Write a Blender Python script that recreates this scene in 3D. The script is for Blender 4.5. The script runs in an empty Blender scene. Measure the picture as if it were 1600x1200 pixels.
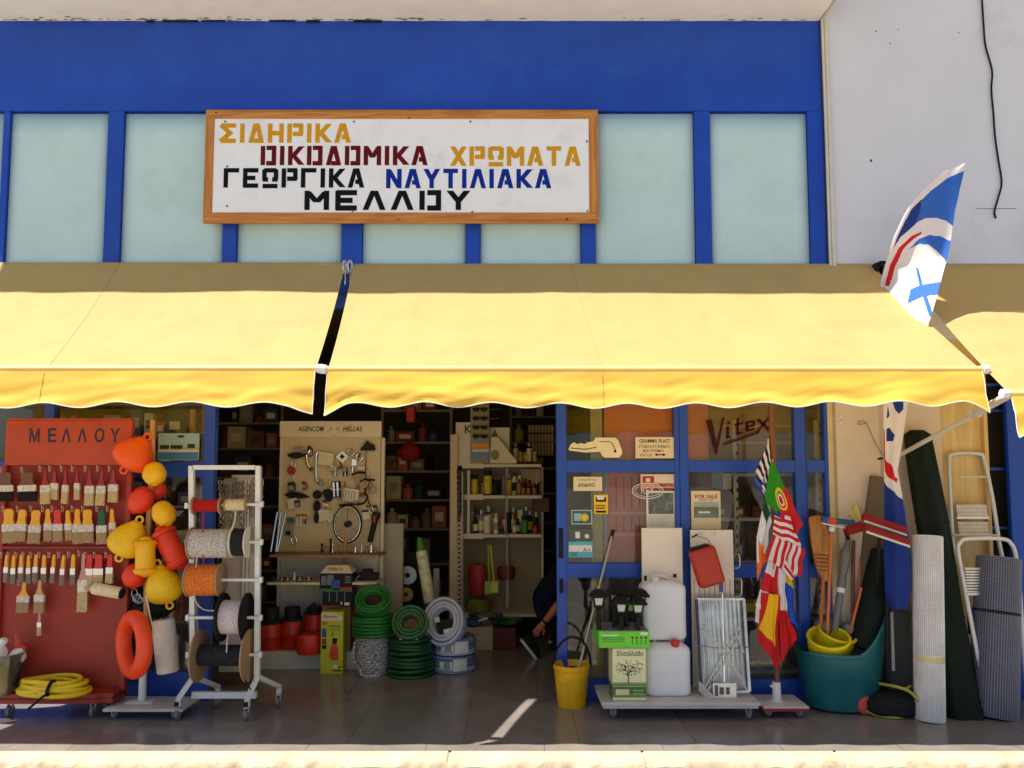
import bpy, bmesh, math, random
from mathutils import Vector, Matrix, noise
R = math.radians
random.seed(7)
SC = bpy.context.scene
COL = SC.collection

# ------------------------------------------------------------------ camera, sky, sun, exposure
F, PPY, PITCH, DIST, EYE = 1200.0, 667.0, R(4.2), 5.8, 1.6
cam_d = bpy.data.cameras.new('camera')
cam = bpy.data.objects.new('camera', cam_d); COL.objects.link(cam)
cam.location = (0, -DIST, EYE); cam.rotation_euler = (R(90) + PITCH, 0, 0)
cam_d.sensor_width = 36; cam_d.lens = F / 1600 * 36
cam_d.shift_y = (PPY - 600) / 1600
cam_d.clip_end = 2000; cam_d.clip_start = 0.05
SC.camera = cam
SUN = Vector((0.46, 0.135, -1.0))                       # direction in which the light travels
az = math.atan2(-SUN.x, -SUN.y)                         # clockwise from +Y
el = math.atan2(1.0, math.hypot(SUN.x, SUN.y))
w = bpy.data.worlds.new('World'); SC.world = w; w.use_nodes = True
sky = w.node_tree.nodes.new('ShaderNodeTexSky'); sky.sky_type = 'NISHITA'; sky.sun_disc = False
sky.sun_elevation = el; sky.sun_rotation = az; sky.dust_density = 1.2
bg = w.node_tree.nodes['Background']; bg.inputs[1].default_value = 0.072
w.node_tree.links.new(sky.outputs[0], bg.inputs[0])
sl = bpy.data.lights.new('sun', 'SUN'); sl.energy = 5.0; sl.angle = R(0.5); sl.color = (1, .95, .86)
so = bpy.data.objects.new('sun', sl); COL.objects.link(so)
so.rotation_euler = SUN.to_track_quat('-Z', 'Y').to_euler(); so.location = (-4, -3, 9)
SC.view_settings.view_transform = 'Standard'; SC.view_settings.look = 'None'
SC.view_settings.exposure = 0.84; SC.view_settings.gamma = 1

# ------------------------------------------------------------------ where things stand
_cp, _sp = math.cos(PITCH), math.sin(PITCH)
def ray(px, py):
    x = (px - 800) / F; c = (PPY - py) / F
    return Vector((x, _cp - c * _sp, _sp + c * _cp))
def pt(px, py, y):
    d = ray(px, py); t = (y + DIST) / d.y
    return Vector((d.x * t, y, EYE + d.z * t))
def gp(px, py, z=0.0):
    d = ray(px, py); t = (z - EYE) / d.z
    return Vector((d.x * t, -DIST + d.y * t, z))
def rc(x0, y0, x1, y1, y):
    """world extents (xa, xb, za, zb) of a rectangle on the plane at depth y"""
    ym = (y0 + y1) / 2; xm = (x0 + x1) / 2
    return pt(x0, ym, y).x, pt(x1, ym, y).x, pt(xm, y1, y).z, pt(xm, y0, y).z
def ppm(y, z=1.2):
    """metres per photo pixel at depth y"""
    return ((y + DIST) * _cp + (z - EYE) * _sp) / F

# ------------------------------------------------------------------ materials
def L(r, g, b):
    def f(c):
        c /= 255.0
        return c / 12.92 if c <= .04045 else ((c + .055) / 1.055) ** 2.4
    return (f(r), f(g), f(b))
_M = {}
def M(name, col, rough=.55, metal=0., namt=.12, nscale=9., bump=0., bscale=60., coat=0., kind=None, col2=None, amt2=.5, s2=3.):
    if name in _M: return _M[name]
    m = bpy.data.materials.new(name); m.use_nodes = True; nt = m.node_tree; N = nt.nodes; K = nt.links
    b = N['Principled BSDF']; b.inputs['Roughness'].default_value = rough; b.inputs['Metallic'].default_value = metal
    b.inputs['Coat Weight'].default_value = coat
    tc = N.new('ShaderNodeTexCoord')
    nz = N.new('ShaderNodeTexNoise'); nz.inputs['Scale'].default_value = nscale; nz.inputs['Detail'].default_value = 6; nz.inputs['Roughness'].default_value = .65
    K.new(tc.outputs['Object'], nz.inputs['Vector'])
    mp = N.new('ShaderNodeMapRange'); mp.inputs[1].default_value = .3; mp.inputs[2].default_value = .7
    K.new(nz.outputs['Fac'], mp.inputs[0])
    mx = N.new('ShaderNodeMix'); mx.data_type = 'RGBA'
    mx.inputs[6].default_value = (*[max(0, c * (1 - namt)) for c in col], 1)
    mx.inputs[7].default_value = (*[min(1, c * (1 + namt)) for c in col], 1)
    K.new(mp.outputs[0], mx.inputs[0]); out = mx.outputs[2]
    if col2:
        n2 = N.new('ShaderNodeTexNoise'); n2.inputs['Scale'].default_value = s2; n2.inputs['Detail'].default_value = 8; n2.inputs['Roughness'].default_value = .7
        K.new(tc.outputs['Object'], n2.inputs['Vector'])
        r2 = N.new('ShaderNodeMapRange'); r2.inputs[1].default_value = .52; r2.inputs[2].default_value = .75; r2.inputs[4].default_value = amt2
        K.new(n2.outputs['Fac'], r2.inputs[0])
        m2 = N.new('ShaderNodeMix'); m2.data_type = 'RGBA'; K.new(r2.outputs[0], m2.inputs[0]); K.new(out, m2.inputs[6]); m2.inputs[7].default_value = (*col2, 1)
        out = m2.outputs[2]
    K.new(out, b.inputs['Base Color'])
    rr = N.new('ShaderNodeMapRange'); rr.inputs[3].default_value = max(.02, rough - .1); rr.inputs[4].default_value = min(1, rough + .1)
    K.new(nz.outputs['Fac'], rr.inputs[0]); K.new(rr.outputs[0], b.inputs['Roughness'])
    if bump:
        bz = N.new('ShaderNodeTexNoise'); bz.inputs['Scale'].default_value = bscale; bz.inputs['Detail'].default_value = 5
        K.new(tc.outputs['Object'], bz.inputs['Vector'])
        bp = N.new('ShaderNodeBump'); bp.inputs['Strength'].default_value = bump; bp.inputs['Distance'].default_value = .01
        K.new(bz.outputs['Fac'], bp.inputs['Height']); K.new(bp.outputs[0], b.inputs['Normal'])
    if max(col) < .06 or 'lettering' in name: b.inputs['Specular IOR Level'].default_value = .15
    _M[name] = m; return m
def nodes(m): return m.node_tree.nodes, m.node_tree.links, m.node_tree.nodes['Principled BSDF']

def glass_mat(name, tint=(1, 1, 1), ior=1.45, dirt=.03):
    m = bpy.data.materials.new(name); m.use_nodes = True; N = m.node_tree.nodes; K = m.node_tree.links
    N.remove(N['Principled BSDF'])
    t = N.new('ShaderNodeBsdfTransparent'); t.inputs[0].default_value = (*tint, 1)
    g = N.new('ShaderNodeBsdfGlossy'); g.inputs['Roughness'].default_value = .03
    d = N.new('ShaderNodeBsdfDiffuse'); d.inputs[0].default_value = (.5, .48, .44, 1)
    fr = N.new('ShaderNodeFresnel'); fr.inputs[0].default_value = ior
    m1 = N.new('ShaderNodeMixShader'); m2 = N.new('ShaderNodeMixShader')
    tc = N.new('ShaderNodeTexCoord'); nz = N.new('ShaderNodeTexNoise'); nz.inputs['Scale'].default_value = 4; nz.inputs['Detail'].default_value = 7
    mr = N.new('ShaderNodeMapRange'); mr.inputs[1].default_value = .35; mr.inputs[2].default_value = .8; mr.inputs[4].default_value = dirt * 2
    K.new(tc.outputs['Object'], nz.inputs['Vector']); K.new(nz.outputs['Fac'], mr.inputs[0])
    K.new(mr.outputs[0], m1.inputs[0]); K.new(t.outputs[0], m1.inputs[1]); K.new(d.outputs[0], m1.inputs[2])
    K.new(fr.outputs[0], m2.inputs[0]); K.new(m1.outputs[0], m2.inputs[1]); K.new(g.outputs[0], m2.inputs[2])
    K.new(m2.outputs[0], N['Material Output'].inputs[0]); return m

def cloth_mat(name, col, transl=.35, weave=900, namt=.08, dirt=None):
    """woven fabric that lets part of the light through"""
    m = M(name, col, .85, 0, namt, 2.2, .35 if dirt else .1, 3.5, 0, None, dirt, .6, 2.6)
    N, K, b = nodes(m)
    tr = N.new('ShaderNodeBsdfTranslucent'); src = b.inputs['Base Color'].links[0].from_socket
    hs = N.new('ShaderNodeHueSaturation'); hs.inputs['Saturation'].default_value = 1.25; hs.inputs['Value'].default_value = 1.25; K.new(src, hs.inputs['Color']); K.new(hs.outputs[0], tr.inputs[0])
    mx = N.new('ShaderNodeMixShader'); mx.inputs[0].default_value = transl
    K.new(b.outputs[0], mx.inputs[1]); K.new(tr.outputs[0], mx.inputs[2]); K.new(mx.outputs[0], N['Material Output'].inputs[0])
    return m

def plastic(name, col, rough=.38, transl=0.):
    m = M(name, col, rough, 0, .14, 9, .08, 70, 0, None, tuple(c * .55 + .03 for c in col), .5, 11)
    if transl:
        N, K, b = nodes(m); b.inputs['Subsurface Weight'].default_value = transl; b.inputs['Subsurface Radius'].default_value = (.05, .05, .05)
        b.inputs['Subsurface Scale'].default_value = .5
    return m
def wood_mat(name, c1, c2, axis='X', scale=1., rough=.5, knots=False):
    if name in _M: return _M[name]
    m = bpy.data.materials.new(name); m.use_nodes = True; N, K, b = nodes(m)
    tc = N.new('ShaderNodeTexCoord'); mp = N.new('ShaderNodeMapping')
    s = {'X': (1.2, 14, 14), 'Y': (14, 1.2, 14), 'Z': (14, 14, 1.2)}[axis]
    mp.inputs['Scale'].default_value = [v * scale for v in s]
    K.new(tc.outputs['Object'], mp.inputs[0])
    nz = N.new('ShaderNodeTexNoise'); nz.inputs['Scale'].default_value = 2.5; nz.inputs['Detail'].default_value = 8; nz.inputs['Distortion'].default_value = .6
    K.new(mp.outputs[0], nz.inputs['Vector'])
    cr = N.new('ShaderNodeValToRGB'); cr.color_ramp.elements[0].position = .32; cr.color_ramp.elements[1].position = .68
    cr.color_ramp.elements[0].color = (*c2, 1); cr.color_ramp.elements[1].color = (*c1, 1)
    K.new(nz.outputs['Fac'], cr.inputs[0]); out = cr.outputs[0]
    if knots:
        v = N.new('ShaderNodeTexVoronoi'); v.inputs['Scale'].default_value = 6.5; v.inputs['Randomness'].default_value = 1
        m3 = N.new('ShaderNodeMapping'); m3.inputs['Scale'].default_value = (.8, 1, 1.0); K.new(tc.outputs['Object'], m3.inputs[0]); K.new(m3.outputs[0], v.inputs['Vector'])
        kr = N.new('ShaderNodeMapRange'); kr.inputs[1].default_value = .05; kr.inputs[2].default_value = .085; kr.inputs[3].default_value = .9; kr.inputs[4].default_value = 0
        K.new(v.outputs['Distance'], kr.inputs[0])
        mx = N.new('ShaderNodeMix'); mx.data_type = 'RGBA'; K.new(kr.outputs[0], mx.inputs[0]); K.new(out, mx.inputs[6]); mx.inputs[7].default_value = (.07, .02, .006, 1); out = mx.outputs[2]
    K.new(out, b.inputs['Base Color']); b.inputs['Roughness'].default_value = rough
    bp = N.new('ShaderNodeBump'); bp.inputs['Strength'].default_value = .15; bp.inputs['Distance'].default_value = .004; K.new(nz.outputs['Fac'], bp.inputs['Height']); K.new(bp.outputs[0], b.inputs['Normal'])
    _M[name] = m; return m
def rope_mat(name, c1, c2, scale=160., amount=.5):
    """braided rope: light yarn flecked with a darker tracer"""
    if name in _M: return _M[name]
    m = bpy.data.materials.new(name); m.use_nodes = True; N, K, b = nodes(m)
    tc = N.new('ShaderNodeTexCoord'); v = N.new('ShaderNodeTexVoronoi'); v.inputs['Scale'].default_value = scale
    K.new(tc.outputs['Object'], v.inputs['Vector'])
    sp = N.new('ShaderNodeSeparateColor'); K.new(v.outputs['Color'], sp.inputs[0])
    mr = N.new('ShaderNodeMapRange'); mr.inputs[1].default_value = 1 - amount - .1; mr.inputs[2].default_value = 1 - amount + .1; K.new(sp.outputs[0], mr.inputs[0])
    mx = N.new('ShaderNodeMix'); mx.data_type = 'RGBA'; K.new(mr.outputs[0], mx.inputs[0]); mx.inputs[6].default_value = (*c1, 1); mx.inputs[7].default_value = (*c2, 1)
    K.new(mx.outputs[2], b.inputs['Base Color']); b.inputs['Roughness'].default_value = .9
    bp = N.new('ShaderNodeBump'); bp.inputs['Strength'].default_value = .5; bp.inputs['Distance'].default_value = .003; K.new(v.outputs['Distance'], bp.inputs['Height']); K.new(bp.outputs[0], b.inputs['Normal'])
    _M[name] = m; return m

# ------------------------------------------------------------------ mesh builder
class MB:
    def __init__(self): self.bm = bmesh.new(); self.mi = 0
    def _mark(self, faces, mi=None):
        for f in faces: f.material_index = self.mi if mi is None else mi
    def box(self, a, b, bev=0., mat=None, mi=None, seg=2):
        """axis aligned box between corners a and b (mat: extra transform about its centre)"""
        a = Vector(a); b = Vector(b); c = (a + b) / 2; s = b - a
        r = bmesh.ops.create_cube(self.bm, size=1)
        vs = r['verts']
        for v in vs: v.co = Vector((v.co.x * s.x, v.co.y * s.y, v.co.z * s.z))
        if bev:
            es = list({e for v in vs for e in v.link_edges})
            rr = bmesh.ops.bevel(self.bm, geom=es, offset=min(bev, min(abs(s.x), abs(s.y), abs(s.z)) * .45), segments=seg, profile=.5, affect='EDGES')
            vs = list({v for f in rr['faces'] for v in f.verts} | {v for v in vs if v.is_valid})
        if mat is not None:
            for v in vs: v.co = mat @ v.co
        for v in vs: v.co += c
        self._mark({f for v in vs for f in v.link_faces}, mi)
        return vs
    def tube(self, pts, r, seg=8, caps=True, mi=None, closed=False, flat=1.):
        pts = [Vector(p) for p in pts]; n = len(pts)
        rs = r if isinstance(r, (list, tuple)) else [r] * n
        rings = []; up = None
        for i, p in enumerate(pts):
            if closed: t = pts[(i + 1) % n] - pts[i - 1]
            else: t = pts[min(i + 1, n - 1)] - pts[max(i - 1, 0)]
            if t.length < 1e-9: t = Vector((0, 0, 1))
            t.normalize()
            if up is None:
                up = Vector((0, 0, 1)) if abs(t.z) < .9 else Vector((1, 0, 0))
            sx = t.cross(up)
            if sx.length < 1e-6: sx = t.cross(Vector((0, 1, 0)))
            sx.normalize(); up = sx.cross(t).normalized()
            rings.append([self.bm.verts.new(p + sx * math.cos(a) * rs[i] + up * math.sin(a) * rs[i] * flat)
                          for a in [2 * math.pi * k / seg + (math.pi / 4 if seg == 4 else 0) for k in range(seg)]])
        fs = []
        m = n if closed else n - 1
        for i in range(m):
            A, B = rings[i], rings[(i + 1) % n]
            for k in range(seg):
                fs.append(self.bm.faces.new((A[k], A[(k + 1) % seg], B[(k + 1) % seg], B[k])))
        if caps and not closed:
            fs.append(self.bm.faces.new(rings[0][::-1])); fs.append(self.bm.faces.new(rings[-1]))
        self._mark(fs, mi); return rings
    def lathe(self, prof, mat=None, seg=24, mi=None, sx=1., sy=1.):
        """profile of (r, z) turned about z"""
        rings = []
        mat = mat or Matrix()
        for r, z in prof:
            if r < 1e-6: rings.append([self.bm.verts.new(mat @ Vector((0, 0, z)))])
            else: rings.append([self.bm.verts.new(mat @ Vector((r * sx * math.cos(2 * math.pi * k / seg), r * sy * math.sin(2 * math.pi * k / seg), z))) for k in range(seg)])
        fs = []
        for A, B in zip(rings, rings[1:]):
            if len(A) == 1 and len(B) == 1: continue
            for k in range(seg):
                k2 = (k + 1) % seg
                if len(A) == 1: fs.append(self.bm.faces.new((A[0], B[k2], B[k])))
                elif len(B) == 1: fs.append(self.bm.faces.new((A[k], A[k2], B[0])))
                else: fs.append(self.bm.faces.new((A[k], A[k2], B[k2], B[k])))
        self._mark(fs, mi); return rings
    def cyl(self, p0, p1, r, seg=16, mi=None, r2=None):
        p0 = Vector(p0); p1 = Vector(p1); h = (p1 - p0).length; r2 = r if r2 is None else r2
        self.lathe([(0, 0), (r, 0), (r2, h), (0, h)], axis(p0, p1), seg, mi)
    def prism(self, poly, y0, y1, mi=None, mat=None):
        """polygon of (x, z) given thickness along y"""
        mat = mat or Matrix()
        A = [self.bm.verts.new(mat @ Vector((x, y0, z))) for x, z in poly]
        B = [self.bm.verts.new(mat @ Vector((x, y1, z))) for x, z in poly]
        fs = [self.bm.faces.new(A), self.bm.faces.new(B[::-1])]
        n = len(poly)
        for i in range(n): fs.append(self.bm.faces.new((A[(i + 1) % n], A[i], B[i], B[(i + 1) % n])))
        self._mark(fs, mi); return fs
    def grid(self, nu, nv, fn, colfn=None, mi=None):
        vs = [[self.bm.verts.new(fn(i / nu, j / nv)) for i in range(nu + 1)] for j in range(nv + 1)]
        for j in range(nv):
            for i in range(nu):
                f = self.bm.faces.new((vs[j][i], vs[j][i + 1], vs[j + 1][i + 1], vs[j + 1][i]))
                f.material_index = colfn((i + .5) / nu, (j + .5) / nv) if colfn else (self.mi if mi is None else mi)
        return vs
    def torus(self, c, R_, r, mat=None, seg=24, rs=8, mi=None, sx=1., sz=1.):
        mat = mat or Matrix(); c = Vector(c)
        self.tube([c + mat @ Vector((R_ * sx * math.cos(2 * math.pi * k / seg), 0, R_ * sz * math.sin(2 * math.pi * k / seg))) for k in range(seg)], r, rs, closed=True, mi=mi)
    def build(self, name, mats, parent=None, smooth=False, recalc=True):
        if recalc: bmesh.ops.recalc_face_normals(self.bm, faces=self.bm.faces[:])
        if parent is not None:
            root = parent
            off = Vector((0, 0, 0))
            while root is not None: off += root.location; root = root.parent
            for v in self.bm.verts: v.co -= off
        me = bpy.data.meshes.new(name); self.bm.to_mesh(me); self.bm.free()
        for m in (mats if isinstance(mats, (list, tuple)) else [mats]): me.materials.append(m)
        if smooth:
            me.polygons.foreach_set('use_smooth', [True] * len(me.polygons))
            try: me.set_sharp_from_angle(angle=R(42))
            except Exception: pass
        o = bpy.data.objects.new(name, me); COL.objects.link(o)
        if parent is not None: o.parent = parent
        return o
def axis(p0, p1):
    p0 = Vector(p0); p1 = Vector(p1)
    return Matrix.Translation(p0) @ (p1 - p0).to_track_quat('Z', 'Y').to_matrix().to_4x4()
def thing(name, label, cat, loc=(0, 0, 0), group=None):
    o = bpy.data.objects.new(name, None); COL.objects.link(o); o.location = loc; o.empty_display_size = .1
    return tag(o, label, cat, group)
def tag(o, label=None, cat=None, group=None, kind=None):
    if label: o['label'] = label
    if cat: o['category'] = cat
    if group: o['group'] = group
    if kind: o['kind'] = kind
    return o
def settle(o, p):
    """give a one-mesh thing its origin at p without moving it"""
    p = Vector(p); o.data.transform(Matrix.Translation(-p)); o.location = p; return o
def copy_tree(o, parent=None):
    c = o.copy(); COL.objects.link(c); c.parent = parent
    for ch in [x for x in COL.objects if x.parent == o]: copy_tree(ch, c)
    return c
def text_mesh(name, body, x0, x1, z0, z1, y, mat, parent=None, shear=0., bold=0., thick=.0015):
    """lettering filling the rectangle (x0..x1, z0..z1), facing the street"""
    cu = bpy.data.curves.new('lettering', 'FONT'); cu.body = body; cu.shear = shear; cu.offset = bold; cu.resolution_u = 3
    ob = bpy.data.objects.new('lettering', cu); COL.objects.link(ob)
    dg = bpy.context.evaluated_depsgraph_get(); me = bpy.data.meshes.new_from_object(ob.evaluated_get(dg))
    bpy.data.objects.remove(ob); bpy.data.curves.remove(cu)
    xs = [v.co.x for v in me.vertices]; ys = [v.co.y for v in me.vertices]
    ax, bx, ay, by = min(xs), max(xs), min(ys), max(ys)
    off = Vector((0, 0, 0)); r = parent
    while r is not None: off += r.location; r = r.parent
    for v in me.vertices:
        v.co = Vector((x0 + (v.co.x - ax) / (bx - ax) * (x1 - x0), y, z0 + (v.co.y - ay) / (by - ay) * (z1 - z0))) - off
    me.materials.clear(); me.materials.append(mat); me.name = name
    o = bpy.data.objects.new(name, me); COL.objects.link(o)
    if parent is not None: o.parent = parent
    return o
def smoothpath(pts, n=6):
    """Catmull-Rom through the points"""
    P = [Vector(p) for p in pts]; P = [P[0] * 2 - P[1]] + P + [P[-1] * 2 - P[-2]]; out = []
    for i in range(1, len(P) - 2):
        for k in range(n):
            t = k / n; a, b, c, d = P[i - 1], P[i], P[i + 1], P[i + 2]
            out.append(.5 * ((2 * b) + (c - a) * t + (2 * a - 5 * b + 4 * c - d) * t * t + (3 * b - a - 3 * c + d) * t ** 3))
    out.append(P[-2]); return out
def inpoly(x, y, poly):
    c = False; j = len(poly) - 1
    for i in range(len(poly)):
        xi, yi = poly[i]; xj, yj = poly[j]
        if (yi > y) != (yj > y) and x < (xj - xi) * (y - yi) / (yj - yi) + xi: c = not c
        j = i
    return c

# stencil alphabet: strokes on a 1 x 1 cell, (x0, y0, x1, y1), stencil gaps left open
ST = {
 'Σ': [(0, .9, 1, .9), (0, .1, 1, .1), (.06, .88, .62, .5), (.06, .12, .62, .5)],
 'Ι': [(.5, 0, .5, 1)], 'Δ': [(.13, 0, .46, 1), (.87, 0, .54, 1), (.34, .1, .9, .1)],
 'Η': [(.12, 0, .12, 1), (.88, 0, .88, 1), (.1, .5, .9, .5)],
 'Ρ': [(.12, 0, .12, 1), (.34, .9, 1, .9), (.89, .95, .89, .42), (.34, .46, 1, .46)],
 'Κ': [(.12, 0, .12, 1), (.34, .5, .88, .98), (.34, .5, .9, .02)],
 'Α': [(.1, 0, .45, 1), (.9, 0, .55, 1), (.45, .3, .8, .3)],
 'Ο': [(.12, 0, .12, 1), (.36, .9, 1, .9), (.36, .1, 1, .1), (.88, 0, .88, 1)],
 'Μ': [(.1, 0, .1, 1), (.9, 0, .9, 1), (.12, .95, .5, .4), (.88, .95, .5, .4)],
 'Χ': [(.1, 0, .9, 1), (.1, 1, .9, 0)],
 'Ω': [(0, .08, 1, .08), (.1, .9, .9, .9), (.11, .95, .11, .4), (.89, .95, .89, .4), (.0, .42, .36, .42), (.64, .42, 1, .42)],
 'Τ': [(0, .9, 1, .9), (.5, 0, .5, .95)], 'Γ': [(.12, 0, .12, 1), (.05, .9, 1, .9)],
 'Ε': [(.12, 0, .12, 1), (.05, .9, 1, .9), (.2, .5, .8, .5), (.05, .1, 1, .1)],
 'Ν': [(.12, 0, .12, 1), (.88, 0, .88, 1), (.15, .95, .85, .05)],
 'Υ': [(.5, 0, .5, .5), (.5, .45, .1, 1), (.5, .45, .9, 1)],
 'Λ': [(.1, 0, .46, 1), (.9, 0, .54, 1)],
}
def stencil(mb, word, x0, x1, z0, z1, y, th=.2, wide=None):
    ws = [(.28 if c == 'Ι' else (1.12 if c == 'Μ' else 1.)) for c in word]; gap = .3
    tot = sum(ws) + gap * (len(ws) - 1); k = (x1 - x0) / tot; h = z1 - z0; x = x0
    for c, wd in zip(word, ws):
        for n, (a, b, cx, d) in enumerate(ST[c]):
            if c == 'Ι': a = cx = .5
            p = Vector((x + a * wd * k, z0 + b * h)); q = Vector((x + cx * wd * k, z0 + d * h))
            t = (q - p).normalized(); hw = th * h * .5
            if abs(t.x) > .98 or abs(t.y) > .98:
                nn = Vector((-t.y, t.x)) * hw; poly = [p - nn, q - nn, q + nn, p + nn]
            else:                                       # slanted strokes cut level
                o = Vector((hw / max(.45, abs(t.y)), 0)); poly = [p - o, p + o, q + o, q - o]
            mb.prism([(v.x, v.y) for v in poly], y - n * .00015, y + .002)
        x += (wd + gap) * k
# ================================================================== palette
blue = M('blue_gloss_paint', L(8, 68, 178), .5, 0, .14, 1.6, .18, 9, 0, None, L(28, 88, 176), .5, 3.2)
blue_dk = M('blue_frame_paint', L(26, 74, 176), .4, 0, .1, 5, .04, 60)
pale = M('pale_panel_paint', L(196, 224, 224), .7, 0, .05, 2.4, .12, 26, 0, None, L(184, 206, 200), .6, 2.6)
lilac = M('lilac_render', L(222, 222, 230), .85, 0, .03, 1.5, .15, 45, 0, None, L(198, 196, 200), .7, 1.1)
soffit_m = M('flaking_white_render', L(246, 243, 234), .9, 0, .03, 2, .3, 25, 0, None, L(236, 228, 212), .5, 5)
white = M('white_paint', L(226, 226, 224), .45, 0, .06, 12, .03, 60)
offwhite = M('offwhite_paint', L(214, 208, 196), .6, 0, .08, 7, .04, 60)
black = M('black_plastic', (.012, .012, .013), .4, 0, .2, 12)
blackrub = M('black_rubber', (.016, .016, .018), .75, 0, .2, 20, .1)
steel = M('galvanised_steel', (.62, .64, .65), .32, .9, .15, 14, .03, 40)
chrome = M('chrome', (.8, .8, .8), .15, 1, .05)
alu = M('brushed_aluminium', (.72, .73, .74), .38, .85, .08, 20)
brown_wood = wood_mat('brown_pole_wood', L(140, 82, 44), L(104, 58, 30), 'Z')
pine = wood_mat('varnished_pine', L(214, 146, 62), L(176, 104, 34), 'X', 1, .45, True)
pinez = wood_mat('varnished_pine_upright', L(214, 146, 62), L(176, 104, 34), 'Z', 1, .45, True)
rawwood = wood_mat('raw_wood', L(206, 158, 96), L(176, 124, 66), 'Z')
ply = wood_mat('pale_plywood', L(222, 196, 140), L(196, 164, 108), 'Z', .5, .6)
card = M('cardboard', L(176, 142, 100), .8, 0, .08, 6)
red = plastic('red_plastic', L(196, 36, 26)); orange = plastic('orange_plastic', L(255, 92, 12), .42)
yellow = plastic('yellow_plastic', L(250, 196, 12), .42)
standred = M('red_oxide_paint', L(152, 44, 26), .5, 0, .10, 6, .05, 60, 0, None, L(120, 34, 26), .4, 4)
standorange = M('orange_oxide_paint', L(178, 62, 26), .5, 0, .10, 5, .04, 60, 0, None, L(132, 44, 24), .6, 6)

# ================================================================== ground
def tile_mat():
    m = M('polished_dark_stone', L(132, 125, 120), .2, 0, .18, 2.2, .05, 25, 0, None, L(160, 142, 128), .6, 2.6)
    N, K, b = nodes(m)
    tc = N.new('ShaderNodeTexCoord'); mp = N.new('ShaderNodeMapping'); mp.inputs['Location'].default_value = (.3, .0, 0)
    br = N.new('ShaderNodeTexBrick'); br.inputs['Scale'].default_value = 1; br.inputs['Mortar Size'].default_value = .003; br.inputs['Brick Width'].default_value = .72; br.inputs['Row Height'].default_value = .93
    br.inputs['Color1'].default_value = (1, 1, 1, 1); br.inputs['Color2'].default_value = (.9, .89, .9, 1); br.inputs['Mortar'].default_value = (.5, .48, .46, 1); br.offset = .31
    K.new(tc.outputs['Object'], mp.inputs[0]); K.new(mp.outputs[0], br.inputs['Vector'])
    src = b.inputs['Base Color'].links[0].from_socket
    mx = N.new('ShaderNodeMix'); mx.data_type = 'RGBA'; mx.blend_type = 'MULTIPLY'; mx.inputs[0].default_value = 1
    K.new(src, mx.inputs[6]); K.new(br.outputs['Color'], mx.inputs[7])
    # pale scratches and chips in the stone
    v = N.new('ShaderNodeTexNoise'); v.inputs['Scale'].default_value = 5; v.inputs['Detail'].default_value = 10; v.inputs['Distortion'].default_value = 2.5; v.inputs['Roughness'].default_value = .75
    K.new(tc.outputs['Object'], v.inputs['Vector'])
    mr = N.new('ShaderNodeMapRange'); mr.inputs[1].default_value = .62; mr.inputs[2].default_value = .72; mr.inputs[4].default_value = .5; K.new(v.outputs['Fac'], mr.inputs[0])
    m2 = N.new('ShaderNodeMix'); m2.data_type = 'RGBA'; K.new(mr.outputs[0], m2.inputs[0]); K.new(mx.outputs[2], m2.inputs[6]); m2.inputs[7].default_value = (*L(196, 182, 168), 1)
    K.new(m2.outputs[2], b.inputs['Base Color']); return m
mb = MB(); mb.grid(8, 8, lambda u, v: Vector((-9 + 18 * u, -1.06 + 6.63 * v, 0)))
tag(mb.build('floor', tile_mat()), kind='structure')
kerbm = M('worn_kerb_stone', L(196, 180, 150), .8, 0, .16, 5, .6, 30, 0, None, L(140, 120, 98), .85, 4)
mb = MB()
def kerb(u, v):
    x = -9 + 18 * u; e = .012 * noise.noise(Vector((x * 3, 0, 0))) + .02 * noise.noise(Vector((x * 11, 4, 0)))
    prof = [(-1.0645, .0), (-1.12, .001), (-1.18, -.001), (-1.225, -.006 + e * .3), (-1.245 + e, -.03), (-1.25 + e, -.14)]
    y, z = prof[round(v * 5)]
    if abs((x + .37) % 1.15 - .575) > .572 and v < .9: z -= .012
    return Vector((x, y, z + (.004 * noise.noise(Vector((x * 6, y * 9, 1))) if 0 < v < 1 else 0)))
mb.grid(1500, 5, kerb); tag(mb.build('kerb', kerbm, smooth=True), kind='structure')
asph = M('worn_asphalt', L(160, 152, 140), .9, 0, .2, 12, .8, 120, 0, None, L(186, 174, 158), .5, 8)
mb = MB(); mb.grid(30, 10, lambda u, v: Vector((-60 + 120 * u, -62 + 60.8 * v, -.13)))
tag(mb.build('road', asph), kind='structure')
mb = MB(); mb.grid(4, 4, lambda u, v: Vector((-300 + 600 * u, -300 + 600 * v, -.16)))
tag(mb.build('ground', M('pale_ground', L(150, 142, 128), .95, 0, .15, .3)), kind='structure')

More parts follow.
